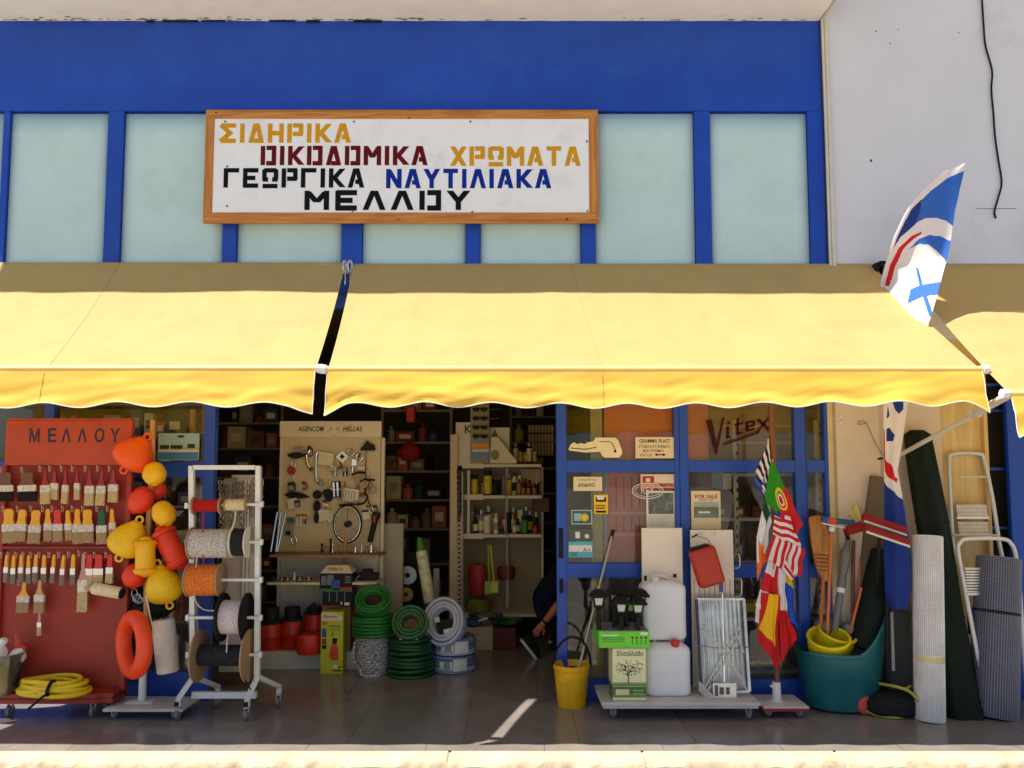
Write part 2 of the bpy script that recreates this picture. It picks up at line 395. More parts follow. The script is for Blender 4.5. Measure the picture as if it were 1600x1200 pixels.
# ================================================================== the shop building
B = thing('shop_building', 'blue and lilac shop building with pale panels above the yellow awnings', 'building', (0, 0.2, 0))
ZB = pt(800, 35, 0).z                                                   # underside of the balcony
XR = pt(1283, 200, 0).x
ZW = pt(800, 462, .03).z; mb = MB(); mb.box((-7, .03, ZW), (XR, .25, ZB + .9)); mb.build('wall', blue, B)
mb = MB(); za = pt(600, 175, 0).z; mb.box((-7, -.02, za), (XR - .002, .03, ZB + .01)); mb.build('fascia_band', blue, B)
zp = pt(600, 440, 0).z
for (xa, xb) in ((-2, 8), (163, 188), (348, 370), (534, 566), (728, 750), (908, 930), (1087, 1112), (1266, 1290)):
    a = pt(xa, 390, 0).x; b = pt(xb, 390, 0).x
    mb = MB(); mb.box((a, -.0195, zp), (b, .03, za - .001), .004); mb.build('mullion', blue, B)
def panel(xa, xb):
    a = pt(xa, 390, 0).x; b = pt(xb, 390, 0).x
    mb = MB()
    def f(u, v): return Vector((a + .004 + (b - a - .008) * u, .012 + .003 * noise.noise(Vector((a + u * 2, 0, v * 2))), zp + (za - zp - .012) * v))
    mb.grid(8, 8, f); o = mb.build('facade_panel', pale, B, smooth=True)
    md = o.modifiers.new('thickness', 'SOLIDIFY'); md.thickness = .012; md.offset = 0
for a, b in ((-220, -2), (8, 163), (188, 348), (370, 534), (566, 728), (750, 908), (930, 1087), (1112, 1266)): panel(a, b)
# balcony slab with its flaking soffit
SLX = pt(20, 410, 0).x - .46 * (ZB - pt(20, 410, 0).z); SLY = -.66
mb = MB()
mb.grid(120, 12, lambda u, v: Vector((SLX + (XR - SLX) * u, -.001 - (.66) * v, ZB + (.004 * noise.noise(Vector((u * 60, v * 5, 0))) if v < .95 else 0))))
mb.box((SLX, SLY - .004, ZB + .003), (XR, SLY + .02, ZB + .24)); mb.box((SLX, SLY + .02, ZB + .1), (XR, .03, ZB + .24))
mb.box((SLX, SLY, ZB + .24), (XR, SLY + .12, ZB + 1.1))
mb.build('balcony_slab', soffit_m, B)
flk = M('bare_flaked_render', L(120, 104, 84), .95, 0, .3, 20)
mb = MB(); rnd = random.Random(3)
for k in range(110):
    px = rnd.choice([rnd.uniform(20, 660), rnd.uniform(0, 1270)]); y = -.035 - abs(rnd.gauss(0, .016)); x = pt(px, 20, 0).x; n = 7; s = rnd.uniform(.004, .022)
    vs = [mb.bm.verts.new((x + s * 1.6 * math.cos(6.28 * i / n) * rnd.uniform(.5, 1.2), y + s * .35 * math.sin(6.28 * i / n) * rnd.uniform(.5, 1.2), ZB - .006)) for i in range(n)]
    mb.bm.faces.new(vs)
mb.build('flaked_patch', flk, B)
mb = MB(); rnd = random.Random(5)
x = pt(100, 30, 0).x
while x < pt(560, 30, 0).x:
    l = rnd.uniform(.05, .3)
    if rnd.random() < .6: mb.box((x, -.035, ZB - rnd.uniform(.006, .014)), (x + l, -.0205, ZB - .001))
    x += l + rnd.uniform(.01, .1)
mb.build('shadow_line', M('dark_joint', (.02, .02, .02), .9), B)  # dark strips paint the thin shadow line under the soffit
# lilac wall to the right, unseen upper slab extended and shaped to block sun
mb = MB(); mb.box((XR + .05, -.03, 2.7), (7.5, .25, 6.6)); mb.build('wall', lilac, B)
mb = MB(); mb.box((XR + .0601, -1.05, 6.4), (7.5, -.03, 6.6)); mb.box((SLX - .6, -.8, 6.4), (1.45, .25, 6.6)); mb.box((1.4501, -1.05, 6.4), (XR + .06, .25, 6.6)); mb.build('balcony_slab', soffit_m, B)
mb = MB()
for k, (o, r) in enumerate(((.012, .011), (.04, .016))):
    mb.tube([(pt(1283, 100, 0).x + o + .0, -.05, ZB + 1), (XR + o, -.05, ZB), (XR + o + .006, -.05, 4.2), (XR + o + .008, -.05, zp)], r, 10)
mb.tube([(XR + .02, -.06, ZB - .01), (XR + .03, -.3, ZB + .01), (XR + .04, -.66, ZB + .02)], .016, 8)
mb.build('conduit', offwhite, B, smooth=True)
hole_m = M('dark_hole', (.05, .045, .045), .9)
for (px, py, s) in ((1369, 49, .008), (1361, 251, .012), (1403, 46, .006), (1391, 68, .007), (1498, 51, .006)):
    p = pt(px, py, -.03); mb = MB(); mb.lathe([(0, .003), (s, .001), (s * .8, -.004)], Matrix.Translation(p) @ Matrix.Rotation(R(90), 4, 'X'), 8, sx=.7); mb.build('wall_hole', hole_m, B)
mb = MB(); mb.box(pt(1525, 326.4, -.032), pt(1588, 325.5, -.0305)); mb.build('wall_crack', M('hairline', L(140, 138, 146), .9), B)

# lower front: pillar, plywood, shop windows, door
pil = M('peach_render', L(214, 198, 182), .85, 0, .06, 1.6, .2, 30, 0, None, L(196, 170, 140), .5, 2)
xa, xb = pt(1312, 850, -.05).x, pt(1378, 800, -.05).x; xc = pt(1480, 800, 0).x
mb = MB(); mb.box((xa, -.05, 0), (xb, .3, 2.95)); mb.box((xb, .04, 0), (xc, .3, 2.95)); mb.build('pillar', pil, B)
mb = MB(); mb.box((xa - .045, -.01, 0), (xa - .001, .1, 2.95), .006); mb.build('moulding', M('yellowed_moulding', L(214, 196, 150), .7), B)
xd = pt(1546, 800, 0.0).x
mb = MB(); mb.box((xc + .01, .06, 0), (xd, .09, 2.9)); mb.box((xd, .02, 0), (xd + .03, .12, 2.9), .004)
mb.box((xc + .1, .052, 2.02), (xd - .02, .06, 2.035)); mb.build('plywood_panel', ply, B)
xe = pt(1580, 800, .02).x
mb = MB(); mb.box((xe, .02, 0), (xe + 1.2, .07, 2.6), .01); nd = mb.build('door', blue, B)
for z in (.35, .8, 1.25, 1.7, 2.15, 2.35): mb = MB(); mb.box((xd + .03, .1, z), (xe + .02, .12, z + .02)); mb.build('grille_bar', blue_dk, nd)

def frame(name, verts_h, x0, x1, z0, z1, y=.0, dep=.07):
    """window or door frame: uprights given as (xa, xb), rails as (za, zb)"""
    ups, rails = verts_h; mb = MB(); ups = sorted(ups)
    for a, b in ups: mb.box((a, y, z0), (b, y + dep, z1), .006)
    for (a, b), (c, d) in zip(ups, ups[1:]):
        for za_, zb_ in rails: mb.box((b - .001, y + .004, za_), (c + .001, y + dep - .004, zb_), .004)
    return mb.build(name, blue_dk, B)
glz = glass_mat('shop_glass', (.96, .97, .95), 1.5, .05)
ZT = ZW - .002
def z_(py): return pt(1000, py, 0).z
ZR = [(z_(738), z_(719)), (z_(903), z_(880)), (.0, z_(1062)), (ZT - .1, ZT - .002)]
def pane(par, a, b, y=.035):
    zs = [(ZR[2][1], ZR[1][0]), (ZR[1][1], ZR[0][0]), (ZR[0][1], ZR[3][0])]
    for z0, z1 in zs:
        mb = MB(); mb.box((a - .003, y, z0 - .003), (b + .003, y + .006, z1 + .003)); mb.build('pane', glz, par)
X = lambda px, py=850, y=0: pt(px, py, y).x
d = frame('door', ([(X(870), X(886)), (X(1056), X(1064))], ZR), 0, 0, 0, ZT)
pane(d, X(886), X(1056))
mb = MB(); mb.box((X(874), -.03, z_(926)), (X(879), .0, z_(905)), .004); mb.box((X(872.5), -.004, z_(872)), (X(880), .002, z_(825)), .002)
mb.tube([(X(876), -.004, z_(908)), (X(876), -.045, z_(908)), (X(876), -.045, z_(922)), (X(876), -.004, z_(925))], .006, 8); mb.build('handle', black, d, smooth=True)
w2 = frame('window', ([(X(1064.3), X(1078)), (X(1246), X(1263))], ZR), 0, 0, 0, ZT); pane(w2, X(1078), X(1246))
w3 = frame('window', ([(X(1263.3), X(1264)), (X(1293), X(1312))], ZR), 0, 0, 0, ZT); pane(w3, X(1264), X(1293))
ups = [(X(313), X(331)), (X(60), X(76)), (-5.2, -5.1)]
wl = frame('window', (ups, [(z_(746), z_(721)), (.0, z_(1050)), (ZT - .1, ZT - .002)]), 0, 0, 0, ZT)
for a, b in ((X(76), X(313)), (-5.1, X(60))):
    for z0, z1 in ((z_(1050), z_(746)), (z_(721), ZT - .1)):
        mb = MB(); mb.box((a - .003, .035, z0 - .003), (b + .003, .041, z1 + .003)); mb.build('pane', glz, wl)
mb = MB(); mb.box((X(331), .0, ZT - .1), (X(870), .07, ZT - .002), .004); mb.build('lintel', blue_dk, B)
# room behind
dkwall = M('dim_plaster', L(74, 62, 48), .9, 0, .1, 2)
mb = MB()
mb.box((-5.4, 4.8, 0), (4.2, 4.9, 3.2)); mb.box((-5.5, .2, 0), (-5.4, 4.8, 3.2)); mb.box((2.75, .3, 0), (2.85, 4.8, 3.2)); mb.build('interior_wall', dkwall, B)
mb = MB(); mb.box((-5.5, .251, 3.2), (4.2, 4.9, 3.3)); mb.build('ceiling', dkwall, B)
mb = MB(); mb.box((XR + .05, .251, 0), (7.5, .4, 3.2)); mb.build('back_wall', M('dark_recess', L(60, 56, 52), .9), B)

# cables on the lilac wall
def cable(name, label, pts, y, r, mat, cat='cable'):
    mb = MB(); mb.tube(smoothpath([pt(a, b, y) for a, b in pts], 6), r, 6); o = mb.build(name, mat, smooth=True); settle(o, pt(*pts[0], y)); return tag(o, label, cat)
cable('electric_cable', 'black cable hanging loose down the lilac wall above the flag', [(1534, -8), (1537, 40), (1540, 72), (1550, 110), (1549, 140), (1552, 175), (1555, 215), (1560, 250), (1565, 285), (1560, 308), (1554, 330), (1556, 341)], -.045, .007, black)
cable('wire_loop', 'thin looped wire hooked on the peach pillar', [(1380, 712), (1372, 700), (1363, 682), (1357, 668), (1350, 658), (1342, 659), (1341, 663), (1350, 662), (1354, 660)], -.06, .002, M('rusty_wire', L(110, 80, 50), .7))
mb = MB()
for k in range(2):
    c = pt(1313, 651 + 10 * k, -.04); mb.lathe([(0, -.02), (.022, -.018), (.026, 0), (.018, .02), (0, .026)], Matrix.Translation(c) @ Matrix.Rotation(R(90), 4, 'X'), 12)
mb.box(pt(1305, 660, -.03), pt(1312, 640, -.005), .004)
o = mb.build('wall_knob', offwhite, smooth=True); settle(o, pt(1313, 656, -.04)); tag(o, 'small white porcelain knob fixed beside the right hand window', 'knob')

# ================================================================== shop sign
sy = -.1
S = thing('shop_sign', 'large white shop sign with pine frame and stencilled Greek lettering', 'sign', pt(627, 260, -.05))
xa, xb, z0, z1 = rc(319, 171, 935, 348, sy); fw = .078
mb = MB(); mb.box((xa, sy, z0), (xb, sy + .03, z0 + fw - .02), .006); mb.box((xa, sy, z1 - fw + .02), (xb, sy + .03, z1), .006)
mb.box((xa + .02, sy - .008, z0 + .02), (xb - .02, sy, z0 + fw), .006); mb.box((xa + .02, sy - .008, z1 - fw), (xb - .02, sy, z1 - .02), .006); mb.build('frame_rail', pine, S)
mb = MB(); mb.box((xa - .001, sy - .001, z0 + fw - .02), (xa + fw - .02, sy + .03, z1 - fw + .02), .006); mb.box((xb - fw + .02, sy - .001, z0 + fw - .02), (xb + .001, sy + .03, z1 - fw + .02), .006)
mb.box((xa + .021, sy - .009, z0 + fw), (xa + fw - .005, sy, z1 - fw), .005); mb.box((xb - fw + .005, sy - .009, z0 + fw), (xb - .021, sy, z1 - fw), .005); mb.build('frame_upright', pinez, S)
mb = MB(); mb.box((xa + fw - .008, sy - .004, z0 + fw - .003), (xb - fw + .008, sy + .01, z1 - fw + .003)); mb.box((xa + .05, sy + .03, z0 + .05), (xb - .05, sy + .08, z1 - .05))
bd = mb.build('board', M('painted_white_board', L(246, 246, 248), .6, 0, .03, 3, .03, 40, 0, None, L(206, 204, 200), .5, 5), S)
gold = M('ochre_lettering', L(216, 156, 22), .55, 0, .08, 20); dred = M('dark_red_lettering', L(104, 8, 14), .5, 0, .12, 20); blk = M('black_lettering', L(10, 12, 14), .5, 0, .2, 20); bll = M('blue_lettering', L(12, 44, 150), .5, 0, .1, 20)
for word, px0, px1, py0, py1, mt in (('ΣΙΔΗΡΙΚΑ', 345, 547, 193, 223, gold), ('ΟΙΚΟΔΟΜΙΚΑ', 408, 667, 228, 258, dred), ('ΧΡΩΜΑΤΑ', 705, 906, 229, 259, gold),
                                      ('ΓΕΩΡΓΙΚΑ', 350, 568, 263, 293, blk), ('ΝΑΥΤΙΛΙΑΚΑ', 604, 860, 264, 294, bll), ('ΜΕΛΛΟΥ', 476, 733, 298, 328, blk)):
    a, b, c, e = rc(px0, py0, px1, py1, sy - .006); mb = MB(); stencil(mb, word, a, b, c, e, sy - .006, .27 if py0 > 297 else .225); mb.build('lettering', mt, S)
for (px, py) in ((352, 190), (553, 190), (735, 190), (917, 221), (355, 260), (355, 322), (551, 330), (738, 331), (918, 330)):
    mb = MB(); mb.lathe([(0, .004), (.008, .003), (.009, 0)], Matrix.Translation(pt(px, py, sy - .004)) @ Matrix.Rotation(R(90), 4, 'X'), 8)
    mb.build('screw', M('dull_screw', (.2, .19, .18), .5, .6), S)

# ================================================================== awnings
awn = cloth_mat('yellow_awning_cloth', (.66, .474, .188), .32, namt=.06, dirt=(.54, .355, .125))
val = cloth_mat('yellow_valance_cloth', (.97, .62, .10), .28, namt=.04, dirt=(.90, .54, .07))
seamm = cloth_mat('awning_seam', (.58, .38, .13), .2)
hemm = M('white_hem', L(236, 228, 206), .8)
def awning(label, wall, front, yf, pins, per, ph, hem=.212, lowends=True, arms=True, seed=1, seams=()):
    (wx0, wx1, wy), (fx0, fx1, fy) = wall, front
    A0, A1 = pt(wx0, wy, -.04), pt(wx1, wy, -.04); F0, F1 = pt(fx0, fy, yf), pt(fx1, fy, yf)
    A1.z = A0.z; F1.z = F0.z
    t = thing('awning', label, 'awning', (A0 + A1) / 2, 'yellow fabric awnings over the shop front')
    nz = lambda x, y: noise.noise(Vector((x, y, seed * 7.3)))
    def f(u, v):
        a = A0.lerp(A1, u); b = F0.lerp(F1, u); p = a.lerp(b, v)
        s = math.sin(math.pi * v)
        p.z += -.035 * s + .018 * nz(u * 7, v * 1.2) * s + .006 * nz(u * 26, v * 2) * s
        return p
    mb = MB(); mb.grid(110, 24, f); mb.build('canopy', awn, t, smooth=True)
    W_ = (F1 - F0).length; n = max(80, int(W_ / .018))
    pinx = [p * W_ for p in pins]
    def sc(x): 
        e = 0
        d0 = min(x, W_ - x)
        if d0 < .14 and lowends: e = .045 * (1 - d0 / .14) ** 1.3
        return hem + .02 * nz(x * .9, 3) + .016 * math.sin(2 * math.pi * (x / per + ph)) + e
    def g(u, v):
        x = u * W_; p = F0.lerp(F1, u); h = sc(x) * v
        y = 0
        for q in pinx:                                   # cloth gathered where it is tied to the bar
            dx = x - q; y += .016 * math.exp(-(dx / (.06 + .3 * v)) ** 2) * math.cos(dx / (.045 + .16 * v)) * v
        y += (.012 * nz(x * 2.4 + v * 1.6, v * .7) + .016 * nz(x * 1.0 - 3.1 * v, 5) + .010 * nz(x * 6 + 5 * v, v * 3) + .006 * math.sin(2 * math.pi * (x / per + ph) + 1.3) * v) * v ** .7
        return p + Vector((0, -.06 * v - y - .022, -.018 - h))
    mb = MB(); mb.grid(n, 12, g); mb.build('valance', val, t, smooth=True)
    mb = MB(); mb.tube([g(i / n, 1) + Vector((0, 0, -.001)) for i in range(n + 1)], .0038, 6)
    for u in (0, 1): mb.tube([g(u, k / 12) for k in range(13)], .003, 6)
    mb.build('hem', hemm, t, smooth=True)
    for u in seams:
        mb = MB(); mb.tube([f(u + .0, k / 24) + Vector((0, 0, .0015)) for k in range(25)] + [g(u, k / 12) + Vector((0, -.0015, 0)) for k in range(1, 13)], .0024, 4, flat=.4); mb.build('seam', seamm, t, smooth=True)
    mb = MB(); mb.tube([F0 + Vector((-.01, -.004, -.005)), F1 + Vector((.01, -.004, -.005))], .021, 12); mb.build('front_bar', M('cream_awning_bar', L(240, 206, 130), .5, 0, .05), t, smooth=True)
    for p, s in ((F0, -1), (F1, 1)):
        mb = MB(); q = p + Vector((s * .01, -.004, -.005)); mb.cyl(q, q + Vector((s * .035, 0, 0)), .028, 14); mb.build('end_cap', white, t, smooth=True)
    mb = MB(); mb.tube([A0 + Vector((-.02, .01, -.045)), A1 + Vector((.02, .01, -.045))], .04, 12); mb.build('roller', offwhite, t, smooth=True)
    if arms:
        for u in (.12, .88):
            p = F0.lerp(F1, u) + Vector((0, .01, -.03)); q = A0.lerp(A1, u) + Vector((0, .0, -.12)); e = (p + q) / 2 + Vector((.35 if u < .5 else -.35, 0, .0))
            mb = MB(); mb.tube([q, e, p], .017, 8); mb.build('arm', white, t, smooth=True)
    return t
YF = -1.15
mb = MB(); rbox_ = [(1366, 412, 1371, 436), (1372, 409, 1383, 414), (1377, 416, 1382, 433)]
for a_, b_q, c_q, d_q in rbox_:
    p0, p1 = pt(a_, d_q, -.1), pt(c_q, b_q, -.1); mb.box((p0.x, -.13, p0.z), (p1.x, -.03, p1.z), .004)
mb.build('awning_bracket', black, B)
awning('wide yellow awning over the doorway and right hand windows', (553, 1362, 412), (513, 1531, 576), YF, (.21, .865), .405, .28, seed=1, seams=(.42,))
awning('yellow awning over the orange paintbrush stand, left of the wide one', (-150, 540, 410), (-330, 494, 575), YF, (.74,), .44, .09, seed=2, seams=(.49,))
aw3 = awning('yellow awning of the next shop, half shaded, at the right edge of the picture', (1402, 1900, 412), (1576, 2300, 614), -1.36, (.5,), .42, .3, hem=.19, arms=False, seed=4)
mb = MB(); mb.tube([pt(1404, 712, -.06), pt(1525, 646, -.8), pt(1545, 632, -.93)], .016, 10); mb.cyl(pt(1522, 647, -.79), pt(1575, 618, -1.27), .024, 10); mb.cyl(pt(1518, 645, -.77), pt(1530, 645, -.83), .03, 10)
mb.build('strut', offwhite, aw3, smooth=True)
for k, px in enumerate((539, 547)):
    mb = MB(); c = pt(px, 416, -.1)
    mb.torus(c, .022, .006, Matrix.Rotation(R(60), 3, 'Z').to_4x4(), 16, 6, sz=2.2); mb.cyl(c + Vector((0, .1, .03)), c + Vector((0, -.01, .03)), .008, 8)
    mb.tube([c + Vector((0, .0, -.04)), c + Vector((.002, .01, -.09)), c + Vector((-.004, .03, -.13))], .005, 6)
    o = mb.build('awning_hook', steel, smooth=True); settle(o, c); tag(o, ('left' if k == 0 else 'right') + ' one of two steel hooks in the gap between the awnings', 'hook', 'hooks between the awnings')
# ================================================================== left of the doorway
def rbox(mb, x0, y0, x1, y1, d0, d1, bev=0., mi=None):
    """box covering the photo rectangle at depth d0, reaching back to d1"""
    a, b, c, e = rc(x0, y0, x1, y1, d0); mb.box((a, d0, c), (b, d1, e), bev, None, mi)
castor_rubber = M('grey_castor', L(120, 118, 116), .6)
def castor(parent, x, y, ztop, r=.035, name='castor'):
    mb = MB(); zc = r
    mb.cyl((x - .011, y, zc), (x + .011, y, zc), r, 16); mb.mi = 1
    mb.cyl((x - .015, y, zc), (x + .015, y, zc), .008, 8)
    for s in (-1, 1): mb.box((x + s * .016 - .002, y - .012, zc - .006), (x + s * .016 + .002, y + .016, ztop - .004))
    mb.box((x - .02, y - .014, ztop - .005), (x + .02, y + .02, ztop)); return mb.build(name, [castor_rubber, steel], parent, smooth=True)

# ---- orange display stand
SD = -.30
T = thing('display_stand', 'orange-red steel display stand of paintbrushes with stencilled header board', 'display stand', (pt(90, 1000, SD).x, SD, 0))
mb = MB(); rbox(mb, 8, 656, 206, 727, SD - .02, SD + .02, .008)
rbox(mb, 12, 653.5, 205, 656, SD - .02, SD + .03, .004); mb.build('header_board', standorange, T)
for ch_, x0, x1 in (('Μ', 46, 62), ('Ε', 75, 88), ('Λ', 96, 111), ('Λ', 121, 136), ('Ο', 148, 163), ('Υ', 172, 187)):
    a, b, c, e = rc(x0, 669, x1, 691, SD - .021); text_mesh('lettering', ch_, a, b, c, e, SD - .0212, M('navy_lettering', L(44, 56, 74), .6), T, bold=.022)
meshm = M('perforated_red_paint', L(160, 46, 28), .55, 0, .1, 5)
N, K, b_ = nodes(meshm); tc = N.new('ShaderNodeTexCoord'); ch = N.new('ShaderNodeTexVoronoi'); ch.inputs['Scale'].default_value = 70; ch.inputs['Randomness'].default_value = 0
K.new(tc.outputs['Object'], ch.inputs[0]); mr = N.new('ShaderNodeMapRange'); mr.inputs[1].default_value = .2; mr.inputs[2].default_value = .3; mr.inputs[3].default_value = .45; mr.inputs[4].default_value = 1; K.new(ch.outputs['Distance'], mr.inputs[0])
mx = N.new('ShaderNodeMix'); mx.data_type = 'RGBA'; mx.blend_type = 'MULTIPLY'; mx.inputs[0].default_value = 1; src = b_.inputs['Base Color'].links[0].from_socket; K.new(src, mx.inputs[6]); K.new(mr.outputs[0], mx.inputs[7]); K.new(mx.outputs[2], b_.inputs['Base Color'])
mb = MB(); rbox(mb, -2, 727, 192, 1082, SD + .03, SD + .04); mb.build('back_panel', meshm, T)
for (x0, x1) in ((-8, 2), (191, 200)):
    mb = MB(); rbox(mb, x0, 727, x1, 1080, SD + .0, SD + .045, .006); mb.build('upright', standred, T)
for py in (846, 856):
    mb = MB(); rbox(mb, -4, py - 3, 192, py + 2, SD + .005, SD + .03, .006); mb.build('rail', standred, T)
g0 = gp(152, 1100, .10); g1 = pt(196, 1075, SD + .05); zt = .165
def tray_outline(d):
    xr = g0.x - d; return [(-6 + d, SD + .08 - d), (g1.x - d, SD + .08 - d), (g1.x - d, -.42), (xr + .02, g0.y + .03 + d), (xr - .02, g0.y + .0 + d), (-6 + d, g0.y + d)]
mb = MB()
def slab(poly, z0, z1):
    A = [mb.bm.verts.new((x, y, z0)) for x, y in poly]; Bv = [mb.bm.verts.new((x, y, z1)) for x, y in poly]
    mb.bm.faces.new(A[::-1]); mb.bm.faces.new(Bv)
    for i in range(len(poly)): mb.bm.faces.new((A[i], A[(i + 1) % len(poly)], Bv[(i + 1) % len(poly)], Bv[i]))
slab(tray_outline(.0), .10, .128); slab(tray_outline(.012), .128, .14); slab(tray_outline(.0), .14, zt)
mb.build('base_tray', standred, T)
cpos = gp(146, 1120, .0); castor(T, g0.x - .05, g0.y + .05, .10, .04); castor(T, -3.45, g0.y + .05, .10, .04); castor(T, g1.x - .1, SD + .02, .10, .04)

# ---- paintbrushes
ferr = M('tin_ferrule', (.75, .73, .70), .28, .85, .15, 30); 
BR = {'cream': M('cream_bristle', L(190, 164, 118), .9, 0, .25, 60), 'black': M('black_bristle', L(34, 30, 28), .85, 0, .3, 60), 'grey': M('grey_bristle', L(120, 110, 98), .9, 0, .2, 60), 'tan': M('tan_bristle', L(160, 132, 96), .9, 0, .25, 60)}
HD = {'red': M('dark_red_handle', L(150, 26, 20), .35), 'yellow': M('yellow_handle', L(232, 160, 20), .35, 0, .1, 8), 'bright red': M('red_handle', L(206, 34, 22), .35), 'green': M('green_handle', L(22, 82, 34), .4), 'brown': M('brown_handle', L(112, 66, 36), .4), 'wooden': rawwood, 'pinkish grey': M('pinkish_handle', L(190, 140, 124), .5)}
wrapm = M('printed_sleeve', L(214, 204, 188), .35, 0, .3, 34, 0, 60, 0, None, L(90, 76, 70), .75, 46)
def brush(hc, bc, w, l, hw=.5, sleeve=True):
    """flat brush hung by the handle, origin at its top"""
    t = thing('paintbrush', 'flat paintbrush', 'paintbrush')
    hl = l * .46; fl = l * .2; bl = l * .34; h = w * hw * .5; th = min(.016, w * .35)
    mb = MB()
    pr = [(h * .55, 0), (h * .9, -.012), (h, -hl * .35), (h * .72, -hl * .6), (w * .46, -hl * .97), (w * .46, -hl)]
    prof = [(x, z) for x, z in pr] + [(-x, z) for x, z in pr[::-1]]
    mb.prism(prof, -th * .45, th * .45); bmesh.ops.bevel(mb.bm, geom=mb.bm.edges[:], offset=.003, segments=2, affect='EDGES'); mb.build('handle', HD[hc], t, smooth=True)
    mb = MB(); mb.box((-w / 2, -th * .6, -hl - fl), (w / 2, th * .6, -hl + .004), .003)
    for z in (.3, .75): mb.box((-w / 2 - .001, -th * .66, -hl - fl * z - .002), (w / 2 + .001, th * .66, -hl - fl * z + .001))
    mb.build('ferrule', wrapm if sleeve else ferr, t, smooth=False)
    mb = MB(); rnd = random.Random(int(w * 1e4) + int(l * 1e3)); n = max(5, int(w / .006))
    pts = [(-w * .48, -hl - fl)] + [(-w * .5 + w * k / n, -hl - fl - bl * rnd.uniform(.93, 1.02)) for k in range(n + 1)] + [(w * .48, -hl - fl)]
    mb.prism(pts, -th * .5, th * .5); mb.build('bristles', BR[bc], t); return t
PROTO = {}
def hang(px, py, l_px, w_px, hc, bc, label, hw=.5, sleeve=True, tilt=0., y=SD - .03):
    k = (hc, bc, round(w_px), round(l_px), hw, sleeve); s = ppm(y, 1.2)
    if k not in PROTO: PROTO[k] = o = brush(hc, bc, w_px * s * .9, l_px * s, hw, sleeve)
    else: o = copy_tree(PROTO[k])
    o.location = pt(px, py, y); o.rotation_euler = (R(random.uniform(-3, 3)), R(tilt + random.uniform(-2.5, 2.5)), R(random.uniform(-16, 16)))
    k_ = random.uniform(.93, 1.06); o.scale = (k_, 1, random.uniform(.94, 1.05))
    o['label'] = label; o['group'] = 'paintbrushes on the orange stand'
    mb = MB(); p = o.location; r = .012
    return o
ordn = ['first', 'second', 'third', 'fourth', 'fifth', 'sixth', 'seventh', 'eighth', 'ninth', 'tenth', 'eleventh', 'twelfth', 'thirteenth']
hooks = []
for i, (px, w, bc) in enumerate(((10, 26, 'black'), (43, 34, 'black'))):
    hang(px, 738, 46, w, 'brown', bc, f'wide brown wall brush with black bristles, {"partly cut by the left edge" if i == 0 else "beside the red handled ones"}, top row', .75); hooks.append((px, 733))
for i, (px, w, l) in enumerate(((71, 17, 56), (86, 13, 50), (104, 12, 52), (121, 10, 50), (141, 17, 56), (160, 16, 56), (178, 17, 54))):
    hang(px, 734, l, w, 'red', 'cream', f'dark red handled paintbrush, {ordn[i]} of the red ones from left in the top row', .42, True, random.uniform(-3, 3)); hooks.append((px, 731))
for i, (px, w, l, hc) in enumerate(((14, 25, 53, 'yellow'), (36, 20, 50, 'yellow'), (57, 20, 52, 'yellow'), (75, 13, 52, 'yellow'), (90, 18, 53, 'bright red'), (106, 14, 46, 'yellow'), (121, 15, 53, 'yellow'), (137, 19, 55, 'yellow'), (159, 18, 55, 'green'), (175, 11, 48, 'yellow'))):
    lab = {'bright red': 'bright red handled paintbrush among the yellow ones in the second row', 'green': 'green handled paintbrush in the second row'}.get(hc, f'yellow handled broad paintbrush, {ordn[i]} brush from left in the second row')
    hang(px, 795 + (i % 3), l, w, hc, 'tan', lab, .78 if w > 15 else .6, True, random.uniform(-3, 3)); hooks.append((px, 793))
for i, px in enumerate((11, 22, 34, 45, 57, 69.5, 85, 100, 115)):
    hang(px, 866 + (i % 2), 43 + 2 * (i % 3), 9 + (i % 3) * .5, 'yellow', 'grey', f'slim yellow handled paintbrush, {ordn[i]} from left in the third row', .75, False, random.uniform(-2, 2)); hooks.append((px, 864))
for i, (px, w) in enumerate(((141, 15), (155, 16), (173, 14))):
    hang(px, 866, 48, w, 'bright red', 'cream', f'red handled paintbrush at the right end of the third row, {ordn[i]} of three', .75, False); hooks.append((px, 864))
hang(131, 864, 92, 16, 'pinkish grey', 'cream', 'long pinkish grey brush hanging below the third row beside the red handles', .35, True); hooks.append((131, 862))
hang(38.5, 909, 50, 20, 'yellow', 'tan', 'broad paintbrush with thin yellow handle in the lowest row', .35, True); hooks.append((38, 907))
hang(63, 906, 49, 19, 'wooden', 'tan', 'broad paintbrush with raw wood handle in the lowest row', .4, True); hooks.append((63, 904))
hang(62, 955, 40, 7, 'pinkish grey', 'cream', 'small thin pinkish brush hanging lowest on the stand', .6, False)
for px, py in hooks:
    mb = MB(); p = pt(px, py, SD + .03)
    mb.tube([p, p + Vector((0, -.07, .004)), p + Vector((0, -.08, .016))], .0022, 6)
    q = p + Vector((0, -.06, 0)); mb.tube([q + Vector((-.006, 0, .012)), q + Vector((.004, 0, .0)), q + Vector((.002, 0, -.03)), q + Vector((-.007, 0, -.03)), q + Vector((-.01, 0, .008))], .0022, 5)
    mb.build('hook', M('clear_hanger', L(196, 170, 150), .4), T, smooth=True)
ro = thing('paint_roller', 'paint roller with cream sleeve and wire handle hung on the orange stand', 'paint roller', pt(165, 920, SD - .05))
y = SD - .05; mb = MB(); p0, p1 = pt(146, 919, y), pt(189, 927, y); mb.lathe([(0, 0), (.038, 0), (.042, .01), (.042, (p1 - p0).length - .01), (.036, (p1 - p0).length), (0, (p1 - p0).length)], axis(p0, p1), 20); mb.build('sleeve', M('cream_fleece', L(230, 214, 176), .95, 0, .12, 50, .5, 200), ro, smooth=True)
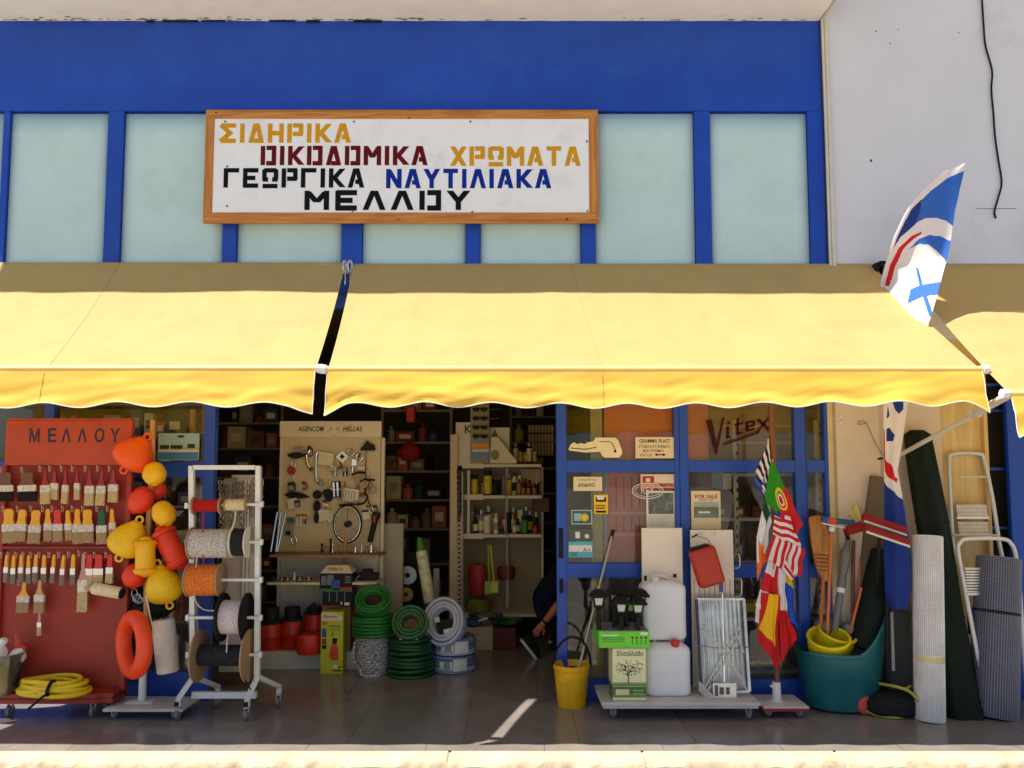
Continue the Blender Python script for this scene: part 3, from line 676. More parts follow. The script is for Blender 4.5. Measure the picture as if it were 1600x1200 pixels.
mb = MB(); mb.tube(smoothpath([pt(a, b_, y) for a, b_ in ((189, 927), (193, 925), (194, 913), (186, 907), (176, 904))], 4), .0035, 6); mb.cyl(p1, p1 + (p1 - p0).normalized() * .012, .036, 14); mb.build('wire_arm', black, ro, smooth=True)
mb = MB(); q0, q1 = pt(133, 920, y), pt(147, 919, y); mb.lathe([(0, 0), (.008, 0), (.02, .03), (.03, .06), (0, .062)], axis(q0, q1), 12); mb.build('handle', rawwood, ro, smooth=True)

# ---- hose coil, bucket with bottles on the tray
def coil_path(c, Rx, Ry, turns, rise, n=40, jit=.006, rings=1, seed=0, dr=0.):
    rnd = random.Random(seed); pts = []
    for k in range(int(turns * n) + 1):
        a = 2 * math.pi * k / n; t = k / n; lay = t % (2 * rings); lay = lay if lay <= rings else 2 * rings - lay
        j = 1 + jit * noise.noise(Vector((t * 3, seed, 0))) * 6
        pts.append(Vector((c[0] + (Rx - dr * lay) * j * math.cos(a), c[1] + (Ry - dr * lay) * j * math.sin(a), c[2] + rise * t + jit * .6 * noise.noise(Vector((t * 5, 3, seed))))))
    return pts
hy = M('yellow_hose', L(232, 200, 20), .4, 0, .1, 20)
c = pt(80, 1090, -.45); t = thing('hose_coil', 'coil of yellow garden hose lying on the orange tray', 'hose', (c.x, -.42, zt))
mb = MB()
for k, (rx, ry, dz, dx) in enumerate(((.235, .13, .014, 0), (.205, .105, .016, .01), (.225, .125, .040, -.01), (.195, .1, .042, -.02), (.21, .115, .066, .01), (.18, .095, .07, -.01), (.19, .1, .092, -.02))):
    q = [Vector((c.x + dx + rx * math.cos(a) * (1 + .03 * math.sin(3 * a + k)), -.42 + ry * math.sin(a), zt + dz + .008 * math.sin(2 * a + k * 2))) for a in [2 * math.pi * i / 40 for i in range(40)]]
    mb.tube(q, .0155, 10, closed=True)
mb.build('hose', hy, t, smooth=True)
mb = MB(); q = [Vector((c.x + .04, -.56, zt + .02 + .0)), Vector((c.x + .045, -.575, zt + .06)), Vector((c.x + .055, -.545, zt + .11)), Vector((c.x + .06, -.50, zt + .10))]
mb.tube(smoothpath(q, 5), .012, 6, flat=.5); mb.tube(smoothpath([Vector((c.x + .04, -.565, zt + .04)), Vector((c.x + .01, -.59, zt + .01)), Vector((c.x - .05, -.62, zt - .05))], 5), .008, 6); mb.build('strap', black, t, smooth=True)
mb = MB(); mb.box((c.x - .02, -.575, zt + .02), (c.x + .03, -.567, zt + .05)); mb.build('label_tag', M('yellow_tag', L(220, 196, 50), .4), t)
clr = glass_mat('clear_grey_plastic', (.80, .80, .78), 1.45, .22)
bc_ = gp(6, 1078, zt); bx = bc_.x; by = -.43
t = thing('bucket', 'translucent grey bucket of white bottles at the left edge', 'bucket', (bx, by, zt))
h = pt(0, 1020, by).z - zt; mb = MB(); mb.lathe([(0, .004), (.12, .004), (.125, .0), (.18, h - .01), (.195, h), (.197, h + .006), (.186, h + .004), (.175, h - .012), (.12, .01), (0, .01)], Matrix.Translation((bx, by, zt)), 32); mb.build('shell', clr, t, smooth=True)
mb = MB(); mb.lathe([(0, .012), (.055, .012), (.06, .02), (.06, .18), (.03, .21), (0, .21)], Matrix.Translation((bx + .07, by + .02, zt)), 20); o = mb.build('bottle', M('pale_yellow_bottle', L(206, 190, 60), .4), smooth=True); settle(o, (bx + .07, by + .02, zt + .012)); tag(o, 'pale yellow bottle seen through the side of the grey bucket', 'bottle')
for i, (dx, dz, rot, s) in enumerate(((-.02, .16, 24, 1.), (.07, .15, 38, .9))):
    m = Matrix.Translation((bx + dx, by - .02 + .05 * i, zt + dz + .02)) @ Matrix.Rotation(R(rot), 4, 'Y')
    tt = thing('bottle', ('white plastic bottle sticking out of the grey bucket, without red cap', 'white plastic bottle with red cap lying in the grey bucket')[i], 'bottle', (bx + dx, by, zt + dz)); mb = MB()
    mb.lathe([(0, 0), (.05 * s, 0), (.058 * s, .01), (.058 * s, .12 * s), (.052 * s, .135 * s), (.03 * s, .16 * s), (.018 * s, .17 * s), (.018 * s, .182 * s), (0, .182 * s)], m, 20); mb.build('body', plastic('milky_white_plastic', L(232, 230, 224), .35), tt, smooth=True)
    mb = MB(); mb.lathe([(0, .18 * s), (.024 * s, .18 * s), (.024 * s, .21 * s), (0, .212 * s)], m, 14); mb.build('cap', red if i else white, tt, smooth=True)

# ---- buoys on a wooden post
BY = -.28
T = thing('buoy_post', 'wooden post in white tube on a low wheeled board, hung with buoys', 'post', (pt(222, 1090, BY).x, BY, 0))
zb = .075
a, b_, c_, e = pt(158, 1100, BY - .1).x, pt(288, 1100, BY - .1).x, BY - .2, BY + .16
f0, f1 = gp(160, 1108, zb), gp(278, 1108, zb)
mb = MB(); mb.box((f0.x, f0.y, zb - .02), (f1.x + .03, BY + .12, zb), .003); mb.build('base_board', M('dusty_white_board', L(206, 198, 188), .8, 0, .12, 9), T)
for x, y in ((f0.x + .06, f0.y + .05), (f1.x - .04, f0.y + .05), (f0.x + .06, BY + .08), (f1.x - .04, BY + .08)): castor(T, x, y, zb - .02, .022)
mb = MB(); p = pt(222, 1090, BY); mb.cyl((p.x, BY, zb), (p.x + .002, BY, pt(222, 1040, BY).z + .1), .026, 14); mb.box((p.x - .09, BY - .07, zb), (p.x + .1, BY + .06, zb + .008), .003); mb.build('socket', white, T, smooth=True)
mb = MB(); mb.tube(smoothpath([(p.x + .003, BY, pt(228, 1060, BY).z), pt(229, 960, BY), pt(229, 920, BY), pt(231, 840, BY), pt(236, 760, BY), pt(239, 656, BY)], 5), [.021] * 25 + [.017], 10); mb.build('pole', rawwood, T, smooth=True)
def ringm(ang): return Matrix.Rotation(R(ang), 4, 'Y')
def buoy(name, label, p0, p1, y, prof, mat, rings=(), r_ring=.03, ring_t=.009, ribs=True, face=0):
    """p0, p1 pixel ends of the axis; prof (t along axis, radius px)"""
    A, Bp = pt(*p0, y), pt(*p1, y); s = ppm(y, 1.3); ln = (Bp - A).length; m = axis(A, Bp)
    t = thing(name, label, 'buoy', (A + Bp) / 2, 'net buoys hung on the wooden post')
    mb = MB(); P = []
    dense = []
    for (t0, r0), (t1, r1) in zip(prof, prof[1:]):
        for k in range(4): f = k / 4; dense.append((t0 + (t1 - t0) * f, r0 + (r1 - r0) * f))
    dense.append(prof[-1])
    for i, (tt, r) in enumerate(dense): P.append((max(0, r) * s * (1 + (.012 if ribs and i % 4 == 0 else 0)), tt * ln))
    mb.lathe(P, m, 28); mb.build('float', mat, t, smooth=True)
    for e in rings:
        q = A if e == 0 else Bp; dr = (A - Bp).normalized() * (1 if e == 0 else -1)
        mb = MB(); mb.torus(q + dr * (r_ring * .8), r_ring, ring_t, Matrix.Rotation(R(face), 4, 'Z'), 20, 8); mb.build('ring', mat, t, smooth=True)
    return t
def rnd_(pts): # rounded profile through (t, r)
    P = smoothpath([(a, b, 0) for a, b in pts], 3); return [(v.x, max(0, v.y)) for v in P]
cone = rnd_([(0, 0), (.01, 8), (.08, 12), (.22, 20), (.4, 27), (.58, 30.5), (.74, 30), (.88, 24), (.97, 13), (1, 0)])
ball = rnd_([(0, 0), (.02, 6), (.15, 13), (.5, 18), (.82, 13), (.9, 7), (.96, 4), (1, 0)])
cylp = [(0, 0), (.02, 7), (.08, 9), (.12, 16), (.17, 17.5), (.2, 17.5), (.22, 14.5), (.78, 14.5), (.8, 17.5), (.84, 17.5), (.9, 15), (.94, 8), (.98, 4), (1, 0)]
deepor = plastic('red_orange_plastic', L(232, 58, 22), .42)
yel2 = plastic('golden_yellow_plastic', L(250, 184, 10), .42)
buoy('conical_buoy', 'big orange conical buoy tied at the top of the post', (228, 686), (196, 731), BY - .06, cone, orange, (0, 1), .024, .008)
buoy('ball_buoy', 'yellow ball buoy just below the big orange buoy', (240, 722), (243, 760), BY - .09, ball, yel2)
buoy('ball_buoy', 'red ball buoy left of the post under the big orange one', (233, 762), (207, 803), BY - .02, [(a, b * 1.05) for a, b in ball], deepor)
buoy('ball_buoy', 'small red ball buoy behind the post beneath the upper yellow ball', (250, 752), (240, 782), BY + .08, [(a, b * .8) for a, b in ball], deepor)
buoy('ball_buoy', 'yellow ball buoy right of the post above the red cylinder buoy', (248, 784), (265, 823), BY - .05, [(a, b * .98) for a, b in ball], yel2)
buoy('conical_buoy', 'yellow conical buoy tilted up left of the post', (216, 816), (188, 868), BY - .06, [(a, b * .93) for a, b in cone], yellow, (0, 1), .024, .008)
buoy('cylinder_buoy', 'yellow cylinder buoy hanging upright in front of the post', (227, 838), (227, 902), BY - .12, cylp, yel2)
buoy('cylinder_buoy', 'red cylinder buoy hanging aslant right of the post', (249, 822), (286, 890), BY - .03, [(a, b * 1.18) for a, b in cylp], deepor, (0,), .014, .006)
buoy('ball_buoy', 'red ball buoy low on the left behind the yellow cylinder', (212, 880), (208, 921), BY - .03, [(a, b * 1.02) for a, b in ball], deepor)
buoy('conical_buoy', 'yellow conical buoy hanging low right of the post', (247, 884), (264, 942), BY - .07, [(a, b * .9) for a, b in cone], yellow, (0, 1), .023, .008)
y = BY - .25
t = thing('life_ring', 'orange life ring leaning against the foot of the buoy post', 'life ring', pt(213, 1007, y)); cc = pt(209, 1007, y); s = ppm(y, .6)
mb = MB(); m = Matrix.Rotation(R(-43), 4, 'Z')
mb.tube([cc + m @ Vector((41 * s * math.cos(a), 0, 41 * s * math.sin(a))) for a in [2 * math.pi * k / 40 for k in range(40)]], [12 * s] * 40, 14, closed=True); mb.build('float', plastic('orange_red_foam', L(238, 70, 20), .45), t, smooth=True)
mb = MB(); mb.tube(smoothpath([pt(228, 930, y), pt(232, 950, y - .02), pt(237, 975, y - .04), pt(241, 990, y - .03)], 4), .004, 6)
for a in (.25, .75): mb.tube([pt(231, 975 + a, y - .07), pt(231, 983, y - .075)], .006, 6)
mb.build('grab_rope', M('pale_rope', L(226, 208, 176), .9), t, smooth=True)
y = BY - .07
t = thing('boat_fender', 'dirty white canvas boat fender hanging behind the life ring', 'fender', pt(255, 1010, y)); s = ppm(y, .6)
A, Bq = pt(255, 968, y), pt(263, 1050, y); mb = MB(); ln = (Bq - A).length
mb.lathe([(0, .0), (15.5 * s, 0), (17 * s, .02), (17.3 * s, ln * .5), (16.5 * s, ln - .01), (15.5 * s, ln), (13 * s, ln - .005), (0, ln - .03)], axis(A, Bq), 24); mb.build('sleeve', M('dirty_canvas', L(226, 218, 204), .9, 0, .1, 10, .3, 60, 0, None, L(180, 164, 140), .6, 7), t, smooth=True)
mb = MB(); mb.tube([A, A + Vector((.01, .0, .07)), pt(232, 945, y)], .004, 6); mb.build('cord', black, t)
t = thing('rope_bundle', 'dark bundle of black fishing gear hanging between red ball and life ring', 'fishing gear', pt(240, 945, BY + .06)); mb = MB()
mb.lathe([(0, 0), (.1, .01), (.17, .06), (.165, .14), (.09, .2), (0, .22)], Matrix.Translation(pt(238, 966, BY + .1)), 20, sx=.95, sy=.6); mb.build('net_bag', M('black_net', (.02, .02, .022), .85, 0, .5, 60, .8, 90), t, smooth=True)
for k, (a, b_) in enumerate((((208, 918), (212, 936)), ((216, 922), (211, 946)), ((222, 926), (214, 950)), ((209, 930), (222, 940)))):
    mb = MB(); mb.torus(pt((a[0] + b_[0]) / 2, (a[1] + b_[1]) / 2, BY - .02), .02, .003, Matrix.Rotation(R(40 * k), 4, 'Y'), 14, 6, sz=1.6); mb.build('snap_hook', steel, t, smooth=True)

# ---- rope rack
RY = -.42
T = thing('rope_rack', 'white steel frame on castors carrying spools of rope', 'rope rack', (pt(350, 1090, RY).x, RY, 0))
s = ppm(RY, 1.1)
def col(px0, px1, py): return pt((px0 + px1) / 2, py, RY)
ft = pt(350, 727, RY).z
for k, (xt, xb, fx) in enumerate(((299.5, 302, -1), (404, 402, -1))):
    P0, P1 = pt(xt, 728, RY), pt(xb, 1062, RY); mb = MB(); w_ = .017
    mb.box((-w_, -w_, 0), (w_, w_, 1)); 
    for v in mb.bm.verts: v.co = P1.lerp(P0, v.co.z) + Vector((v.co.x, v.co.y, 0))
    mb.build('upright', white, T)
    f = gp((278, 386)[k], 1104, .09); bk = Vector((P1.x + .07, RY + .27, .09)); f = Vector((f.x, f.y, .09))
    for q in (f, bk):
        mb = MB(); mb.tube([P1 + Vector((0, 0, .02)), q + Vector((0, 0, .05)), q], .021, 4); mb.build('leg', white, T)
    mb = MB(); mb.box(f + Vector((-.014, -.029, .006)), f + Vector((.014, -.022, .036))); mb.build('tube_end', black, T)
    castor(T, f.x, f.y, .085, .033); castor(T, bk.x, bk.y, .085, .033)
mb = MB(); mb.box(pt(298, 733, RY) + Vector((.018, -.017, -.004)), pt(403, 727, RY) + Vector((-.018, .034, 0))); mb.build('top_bar', white, T)
q0 = pt(300, 1086, RY); mb = MB(); a, b_, c_, e = rc(300, 1081, 400, 1091, RY + .05); mb.box((a, RY + .04, c_), (b_, RY + .08, e)); mb.build('bottom_bar', white, T)
for k, py in enumerate((790, 847, 906, 965, 1023)):
    A, Bq = pt(292 + .4 * k, py, RY - .028), pt(409 - .6 * k, py + (0 if k else -2), RY - .028); mb = MB(); mb.cyl(A, Bq, .011, 10)
    for q in (A, Bq): mb.box(q + Vector((-.012, -.016, -.02)), q + Vector((.012, .014, .02)), .004)
    mb.build('rod', white, T, smooth=True)
def spool(label, px0, px1, py, rpx, rm, flange=None, frpx=0, core=None, y=RY - .028, skew=0, tail=None):
    t = thing('rope_spool', label, 'rope spool', pt((px0 + px1) / 2, py, y), 'rope spools on the white rack'); s = ppm(y, 1)
    A, Bq = pt(px0, py, y), pt(px1, py + skew, y); m = axis(A, Bq); ln = (Bq - A).length; mb = MB(); n = max(8, int(ln / .009)); P = [(0, 0)]
    for k in range(n):
        for j, d in enumerate((.0, .6, .93, 1., .93, .6)):
            P.append((rpx * s - .004 + .004 * d + .0025 * noise.noise(Vector((k * 1.3, 0, px0))), ln * (k + j / 6) / n))
    P += [(0, ln)]; mb.lathe(P, m, 32); mb.build('rope', rm, t, smooth=True)
    if flange:
        for q, d in ((A, -1), (Bq, 1)):
            mb = MB(); dr = (Bq - A).normalized() * d; mm = axis(q, q + dr); mb.lathe([(0, -.002), (frpx * s, -.002), (frpx * s, .008), (0, .008)], mm, 40); mb.build('flange', flange, t, smooth=True)
    if tail:
        mb = MB(); mb.tube(smoothpath([pt(a, b, y - .05 - .01 * i) for i, (a, b) in enumerate(tail)], 5), .0045, 6); mb.build('rope_end', rm, t, smooth=True)
    return t
brd = M('brown_fibreboard', L(164, 130, 98), .75, 0, .08, 9); 
spool('spool of red cord on the top rod of the white rack', 304, 345, 790, 9.5, rope_mat('red_cord', L(206, 28, 22), L(150, 14, 12), 300, .3), brd, 14, tail=[(318, 800), (317, 830), (318, 880)])
spool('spool of cream cord beside the red one on the top rod', 354, 384, 789, 9, rope_mat('cream_cord', L(236, 220, 176), L(200, 180, 130), 300, .3), brd, 10, tail=[(368, 798), (367, 812), (362, 828)])
spool('big spool of white speckled rope on the second rod', 301, 362, 849, 22.5, rope_mat('speckled_rope', L(222, 216, 208), L(120, 112, 116), 330, .28), brd, 25, tail=[(308, 868), (304, 920), (306, 940), (320, 953), (345, 954)])
spool('spool of black rope beside the speckled spool on the second rod', 366, 388, 847, 21.5, rope_mat('black_rope', (.012, .012, .013), (.03, .03, .03), 200, .4), offwhite, 25)
spool('big spool of orange rope on the third rod', 297, 345, 906, 24.5, rope_mat('orange_rope', L(238, 138, 52), L(200, 96, 30), 220, .35), brd, 26)
spool('spool of white rope between two black flanges on the fourth rod', 349, 385, 964, 26, rope_mat('white_pink_rope', L(228, 216, 214), L(196, 176, 186), 220, .3), blackrub, 37, tail=[(357, 985), (355, 1000), (354, 1020)])
spool('spool of black rope between large brown discs on the lowest rod', 312, 388, 1024, 16, rope_mat('black_cordage', (.012, .014, .02), (.035, .035, .04), 130, .4), brd, 40, tail=[(377, 1035), (378, 1050), (385, 1065), (392, 1078)])

# ---- chains on a board behind the rack
CY = .35
T = thing('chain_board', 'pale board behind the rope rack hung with galvanised chains', 'display board', pt(372, 900, CY))
mb = MB(); rbox(mb, 346, 748, 398, 1050, CY, CY + .02); rbox(mb, 362, 742, 400, 752, CY - .02, CY + .0); mb.build('board', M('dusty_grey_board', L(196, 184, 170), .8), T)
for x in (380, 385): mb = MB(); rbox(mb, x, 750, x + 3, 940, CY - .03, CY - .015); mb.build('rail', offwhite, T)
def chain(mb, pts, lw=.011, ll=.028, r=.0035):
    P = smoothpath(pts, 8); acc = 0; i = 0; flip = 0; tot = [0]
    for a, b in zip(P, P[1:]): tot.append(tot[-1] + (b - a).length)
    d = 0
    while d < tot[-1]:
        while i < len(tot) - 2 and tot[i + 1] < d: i += 1
        f = (d - tot[i]) / max(1e-6, tot[i + 1] - tot[i]); c = P[i].lerp(P[i + 1], f); tg = (P[i + 1] - P[i]).normalized()
        m = Matrix.Translation(c) @ tg.to_track_quat('Z', 'Y').to_matrix().to_4x4() @ Matrix.Rotation(R(90 * flip + 20), 4, 'Z')
        mb.tube([m @ Vector((lw * math.cos(a), 0, ll * .62 * math.sin(a))) for a in [2 * math.pi * k / 8 for k in range(8)]], r, 4, closed=True)
        flip ^= 1; d += ll * .86
rnd = random.Random(11)
for k in range(15):
    px = 343 + k * 4.7; lo = rnd.uniform(790, 860) if k not in (9, 10) else 800
    if k == 14: px, lo = 410, 792
    mb = MB(); chain(mb, [pt(px, 752 + rnd.uniform(-4, 6), CY - .03), pt(px + rnd.uniform(-2, 2), (752 + lo) / 2, CY - .04), pt(px + rnd.uniform(-1, 2), lo, CY - .035)])
    o = mb.build('chain', M('dull_chain', (.5, .46, .42), .4, .8, .3, 30), smooth=True); settle(o, pt(px, 752, CY - .03)); tag(o, 'galvanised chain hanging on the board behind the rope rack', 'chain', 'chains behind the rope rack')

# ---- poster on the left window, posts behind the glass
mb = MB(); y = -.012; p = [rc(247, 677, 311, 719, y)]; a, b_, c_, e = p[0]; h = e - c_
mb.box((a, y, c_), (b_, y + .008, e), 0, None, 0)
def pl(mb, x0, x1, z0, z1, mi, yy): mb.box((a + (b_ - a) * x0, yy - .001, c_ + h * z0), (a + (b_ - a) * x1, yy + .0005, c_ + h * z1), 0, None, mi)
pl(mb, .01, .99, .02, .3, 1, y); pl(mb, .01, .99, .3, .38, 2, y - .0005); pl(mb, .01, .99, .38, .5, 3, y); pl(mb, .05, .6, .42, .56, 4, y - .001); pl(mb, .72, .9, .45, .6, 4, y - .0012); pl(mb, .28, .3, .4, .62, 5, y - .0015); pl(mb, .5, .62, .84, .93, 4, y - .001); pl(mb, .46, .56, .86, .9, 4, y - .0013)
PA = [M('poster_sky', L(150, 186, 190), .5), M('poster_sea', L(70, 122, 170), .5), M('poster_foam', L(196, 206, 196), .5), M('poster_shore', L(176, 160, 112), .5), M('poster_land', L(56, 60, 44), .6), M('poster_pale', L(226, 222, 200), .6)]
o = mb.build('poster', PA); settle(o, ((a + b_) / 2, y, c_)); tag(o, 'landscape poster of sea and shoreline on the left window', 'poster')
text_mesh('caption', 'ΟΝΟΜΑΤΑ ΣΚΑΦΩΝ', a + (b_ - a) * .2, a + (b_ - a) * .8, c_ + h * .66, c_ + h * .74, y - .003, PA[5], o)
for k, px in enumerate((296, 303)):
    if k: break
    mb = MB(); rbox(mb, 296, 640, 302, 678, .2, .24); rbox(mb, 298, 678, 300, 1050, .2, .22); o = mb.build('wooden_post', rawwood); settle(o, pt(299, 1050, .2)); tag(o, 'thin wooden post standing behind the poster on the left window', 'post')
# ================================================================== the doorway and the room behind it
def packet(name, label, cat, x0, y0, x1, y1, d, dep, mat, group=None, rot=0, bev=.003, extra=None):
    """small box-like ware covering a photo rectangle at depth d; extra: [(u0, u1, v0, v1, mat)] printed areas on its face"""
    a, b, c, e = rc(x0, y0, x1, y1, d); ctr = Vector(((a + b) / 2, d, (c + e) / 2)); w_, h_ = (b - a) / 2, (e - c) / 2
    mb = MB(); mb.box((-w_, 0, -h_), (w_, dep, h_), bev); mats = [mat]
    for i, (u0, u1, v0, v1, m_) in enumerate(extra or []):
        mats.append(m_); mb.box((-w_ + 2 * w_ * u0, -.0012 - i * .0003, -h_ + 2 * h_ * v0), (-w_ + 2 * w_ * u1, .0006, -h_ + 2 * h_ * v1), 0, None, i + 1)
    o = mb.build(name, mats); o.location = ctr; o.rotation_euler.y = R(rot); return tag(o, label, cat, group)
def turned(name, label, cat, px, py0, py1, rpx, d, prof, mats, group=None, seg=18):
    """bottle, can or tin: profile (radius 0..1, height 0..1, material) standing on photo row py1"""
    b = pt(px, py1, d); h = pt(px, py0, d).z - b.z; s = ppm(d, b.z) * rpx; mb = MB(); cur = None; run = []
    for r, z, mi in prof + [(None, None, -1)]:
        if mi != cur and run:
            if r is not None: run.append((run[-1][0], run[-1][1]))
            mb.lathe(run, Matrix.Translation(b), seg, cur); run = [run[-1]]
        if r is None: break
        cur = mi; run.append((r * s, z * h))
    o = mb.build(name, mats, smooth=True); settle(o, b); return tag(o, label, cat, group)
BOT = [(0, 0, 0), (.95, 0, 0), (1, .03, 0), (1, .18, 0), (1.02, .18, 1), (1.02, .55, 1), (1, .55, 0), (1, .66, 0), (.8, .74, 0), (.38, .8, 0), (.38, .85, 0), (.45, .85, 2), (.45, 1, 2), (0, 1, 2)]
CAN = [(0, 0, 0), (.96, 0, 0), (1, .02, 0), (1, .06, 0), (1.005, .06, 1), (1.005, .78, 1), (1, .78, 0), (1, .95, 0), (1.05, .96, 2), (1.05, 1, 2), (0, .99, 2)]
SPR = [(0, 0, 0), (.95, 0, 0), (1, .03, 0), (1, .7, 1), (.85, .76, 0), (.5, .79, 0), (.6, .8, 2), (.6, .98, 2), (.45, 1, 2), (0, 1, 2)]
grey = M('grey_label', L(150, 146, 140), .5); cream = M('cream_card', L(226, 212, 178), .7, 0, .08, 14); dark = M('dark_ware', (.02, .02, .022), .5, 0, .3, 20); lab_y = M('yellow_label', L(216, 186, 40), .5); lab_g = M('green_label', L(60, 130, 50), .5); lab_b = M('blue_label', L(50, 80, 150), .5); lab_r = M('red_label', L(170, 40, 30), .5)
bronze = M('bronze', (.32, .2, .1), .4, .9, .2, 20)
shelf_m = M('cream_shelf_steel', L(214, 202, 178), .5, 0, .06, 6)

# ---- gondola with the hardware board
GY = 1.25
T = thing('hardware_board', 'cream pegboard stand of boat fittings with black lettering, inside the doorway', 'display stand', (pt(515, 1000, GY).x, GY, 0))
pegm = M('pegboard', L(212, 192, 154), .7, 0, .05, 3)
N, K, b_ = nodes(pegm); tc = N.new('ShaderNodeTexCoord'); v = N.new('ShaderNodeTexVoronoi'); v.inputs['Scale'].default_value = 34; v.inputs['Randomness'].default_value = 0
K.new(tc.outputs['Object'], v.inputs[0]); mr = N.new('ShaderNodeMapRange'); mr.inputs[1].default_value = .10; mr.inputs[2].default_value = .16; mr.inputs[3].default_value = .68; mr.inputs[4].default_value = 1; K.new(v.outputs['Distance'], mr.inputs[0])
mx = N.new('ShaderNodeMix'); mx.data_type = 'RGBA'; mx.blend_type = 'MULTIPLY'; mx.inputs[0].default_value = 1; K.new(b_.inputs['Base Color'].links[0].from_socket, mx.inputs[6]); K.new(mr.outputs[0], mx.inputs[7]); K.new(mx.outputs[2], b_.inputs['Base Color'])
mb = MB(); rbox(mb, 438, 660, 594, 862, GY, GY + .03); mb.build('peg_panel', pegm, T)
mb = MB(); rbox(mb, 437, 658, 596, 683, GY - .02, GY - .001, .003); mb.build('header_board', cream, T)
a, b, c, e = rc(465, 664, 508, 676, GY - .022); ltm = M('brown_black_lettering', L(40, 34, 30), .6)
for wd, x0, x1, mt in (('AGENCOM', 466, 506, ltm), ('A', 514, 519, M('gold_logo', L(190, 150, 80), .5)), ('H', 525, 530, M('gold_logo', (0, 0, 0))), ('HELLAS', 536, 566, ltm)):
    a, b, c, e = rc(x0, 666, x1, 674, GY - .022); text_mesh('lettering', wd, a, b, c, e, GY - .022, mt, T, shear=.2, bold=.012)
for x0, x1 in ((594, 599), (434, 438)):
    mb = MB(); rbox(mb, x0, 684, x1, 1030, GY - .01, GY + .05); mb.build('upright', shelf_m, T)
mb = MB(); rbox(mb, 438, 866, 594, 1030, GY + .03, GY + .05); mb.build('back_panel', shelf_m, T)
sh = []
for x0, x1, py, dep in ((420, 592, 868, .34), (417, 588, 911, .36)):
    mb = MB(); a, b, c, e = rc(x0, py - 4, x1, py + 3, GY - dep); mb.box((a, GY - dep, c), (b, GY + .028, c + .022), .003); mb.build('shelf', M('brown_edged_shelf', L(150, 116, 80), .6) if py < 900 else shelf_m, T)
a, b, c, e = rc(404, 1018, 602, 1036, GY - .3); mb = MB(); mb.box((a, GY - .3, 0.0), (b, GY + .02, e), .004); mb.build('base_plinth', shelf_m, T)
zbase = e
y = GY - .03
def part_tube(name, label, cat, pts, rpx, mat, d=y, balls=(), closed=False):
    s = ppm(d, 1.6); mb = MB(); P = [pt(a, b, d) for a, b in pts]; P = smoothpath(P, 5) if len(P) > 2 and not closed else P
    mb.tube(P, rpx * s, 8, closed=closed)
    for (bx, by_, br) in balls:
        q = pt(bx, by_, d); r = br * s; mb.lathe([(0, -r), (r * .7, -r * .7), (r, 0), (r * .7, r * .7), (0, r)], Matrix.Translation(q), 12)
    o = mb.build(name, mat, smooth=True); settle(o, pt(*pts[0], d)); return tag(o, label, cat)
GH = 'fittings on the pegboard'
dk0 = M('dark_packet', L(60, 54, 48), .5)
def blob(name, label, cat, x0, y0, x1, y1, mat, d=y, dep=.03, rot=0, prof=None):
    """flat hardware piece cut to an outline in photo pixels"""
    s = ppm(d, 1.6); cx, cy = (x0 + x1) / 2, (y0 + y1) / 2; hw, hh = (x1 - x0) / 2 * s, (y1 - y0) / 2 * s
    pr = prof or [(math.cos(a), math.sin(a)) for a in [2 * math.pi * k / 20 for k in range(20)]]
    mb = MB(); mb.prism([(u * hw, v * hh) for u, v in pr], 0, dep); bmesh.ops.bevel(mb.bm, geom=mb.bm.edges[:], offset=min(hw, hh, dep) * .25, segments=2, affect='EDGES')
    o = mb.build(name, mat, smooth=True); o.location = pt(cx, cy, d - dep * .5); o.rotation_euler.y = R(rot); return tag(o, label, cat)
blob('fairlead', 'dark boat-shaped fairlead at the upper left of the pegboard', 'boat fitting', 447, 706, 478, 717, dark, prof=[(-1, .1), (-.5, .7), (.2, .9), (1, .3), (.7, -.4), (0, -1), (-.6, -.7)])
blob('clear_blister', 'clear blister pack behind the dark fairlead', 'packet', 458, 698, 476, 706, grey, dep=.01)
part_tube('pull_handle', 'short chrome handle with ball ends at the upper left of the pegboard', 'handle', [(484, 703), (479, 712), (481, 726), (486, 732)], 2.2, chrome, balls=((484, 700, 4.2), (486.5, 733, 4)))
part_tube('pull_handle', 'long thin chrome handle beside the cream packets on the pegboard', 'handle', [(497, 706), (494, 712), (493.5, 740), (494.5, 750), (499, 754)], 1.8, chrome, balls=((499.5, 755, 4),))
packet('packet', 'cream packet under the long chrome handle on the pegboard', 'packet', 497, 707, 521, 727, y - .02, .03, cream, GH, 8, extra=[(.02, .98, .86, .98, white), (.66, .7, 0, 1, white)])
packet('chain_plate', 'steel diamond plate on the pegboard right of the cream packets', 'plate', 527, 706, 542, 721, y, .012, steel, None, 42, extra=[(.3, .7, .3, .7, dark)])
part_tube('shackle', 'round steel ring near the top middle of the pegboard', 'ring', [(548 + 5 * math.cos(a), 707 + 5 * math.sin(a)) for a in [k * math.pi / 6 for k in range(12)]], 1.2, steel, closed=True)
part_tube('porthole_ring', 'chrome ring with white centre below the dark bell on the pegboard', 'ring', [(561 + 5 * math.cos(a), 714 + 5 * math.sin(a)) for a in [k * math.pi / 6 for k in range(12)]], 1.6, chrome, closed=True, balls=((561, 714, 3),))
blob('ship_bell', 'dark bell-shaped hook with thin stem at the upper right of the pegboard', 'hook', 561, 687, 586, 704, dark, prof=[(-1, -1), (1, -1), (.9, -.6), (.95, .05), (.4, .2), (.25, .5), (.05, .6), (-.05, 1), (-.15, .6), (-.3, .2), (-.6, -.5)])
part_tube('thin_rod', 'thin dark rod hanging below the bell-shaped hook', 'rod', [(572, 704), (571.5, 739)], .6, dark)
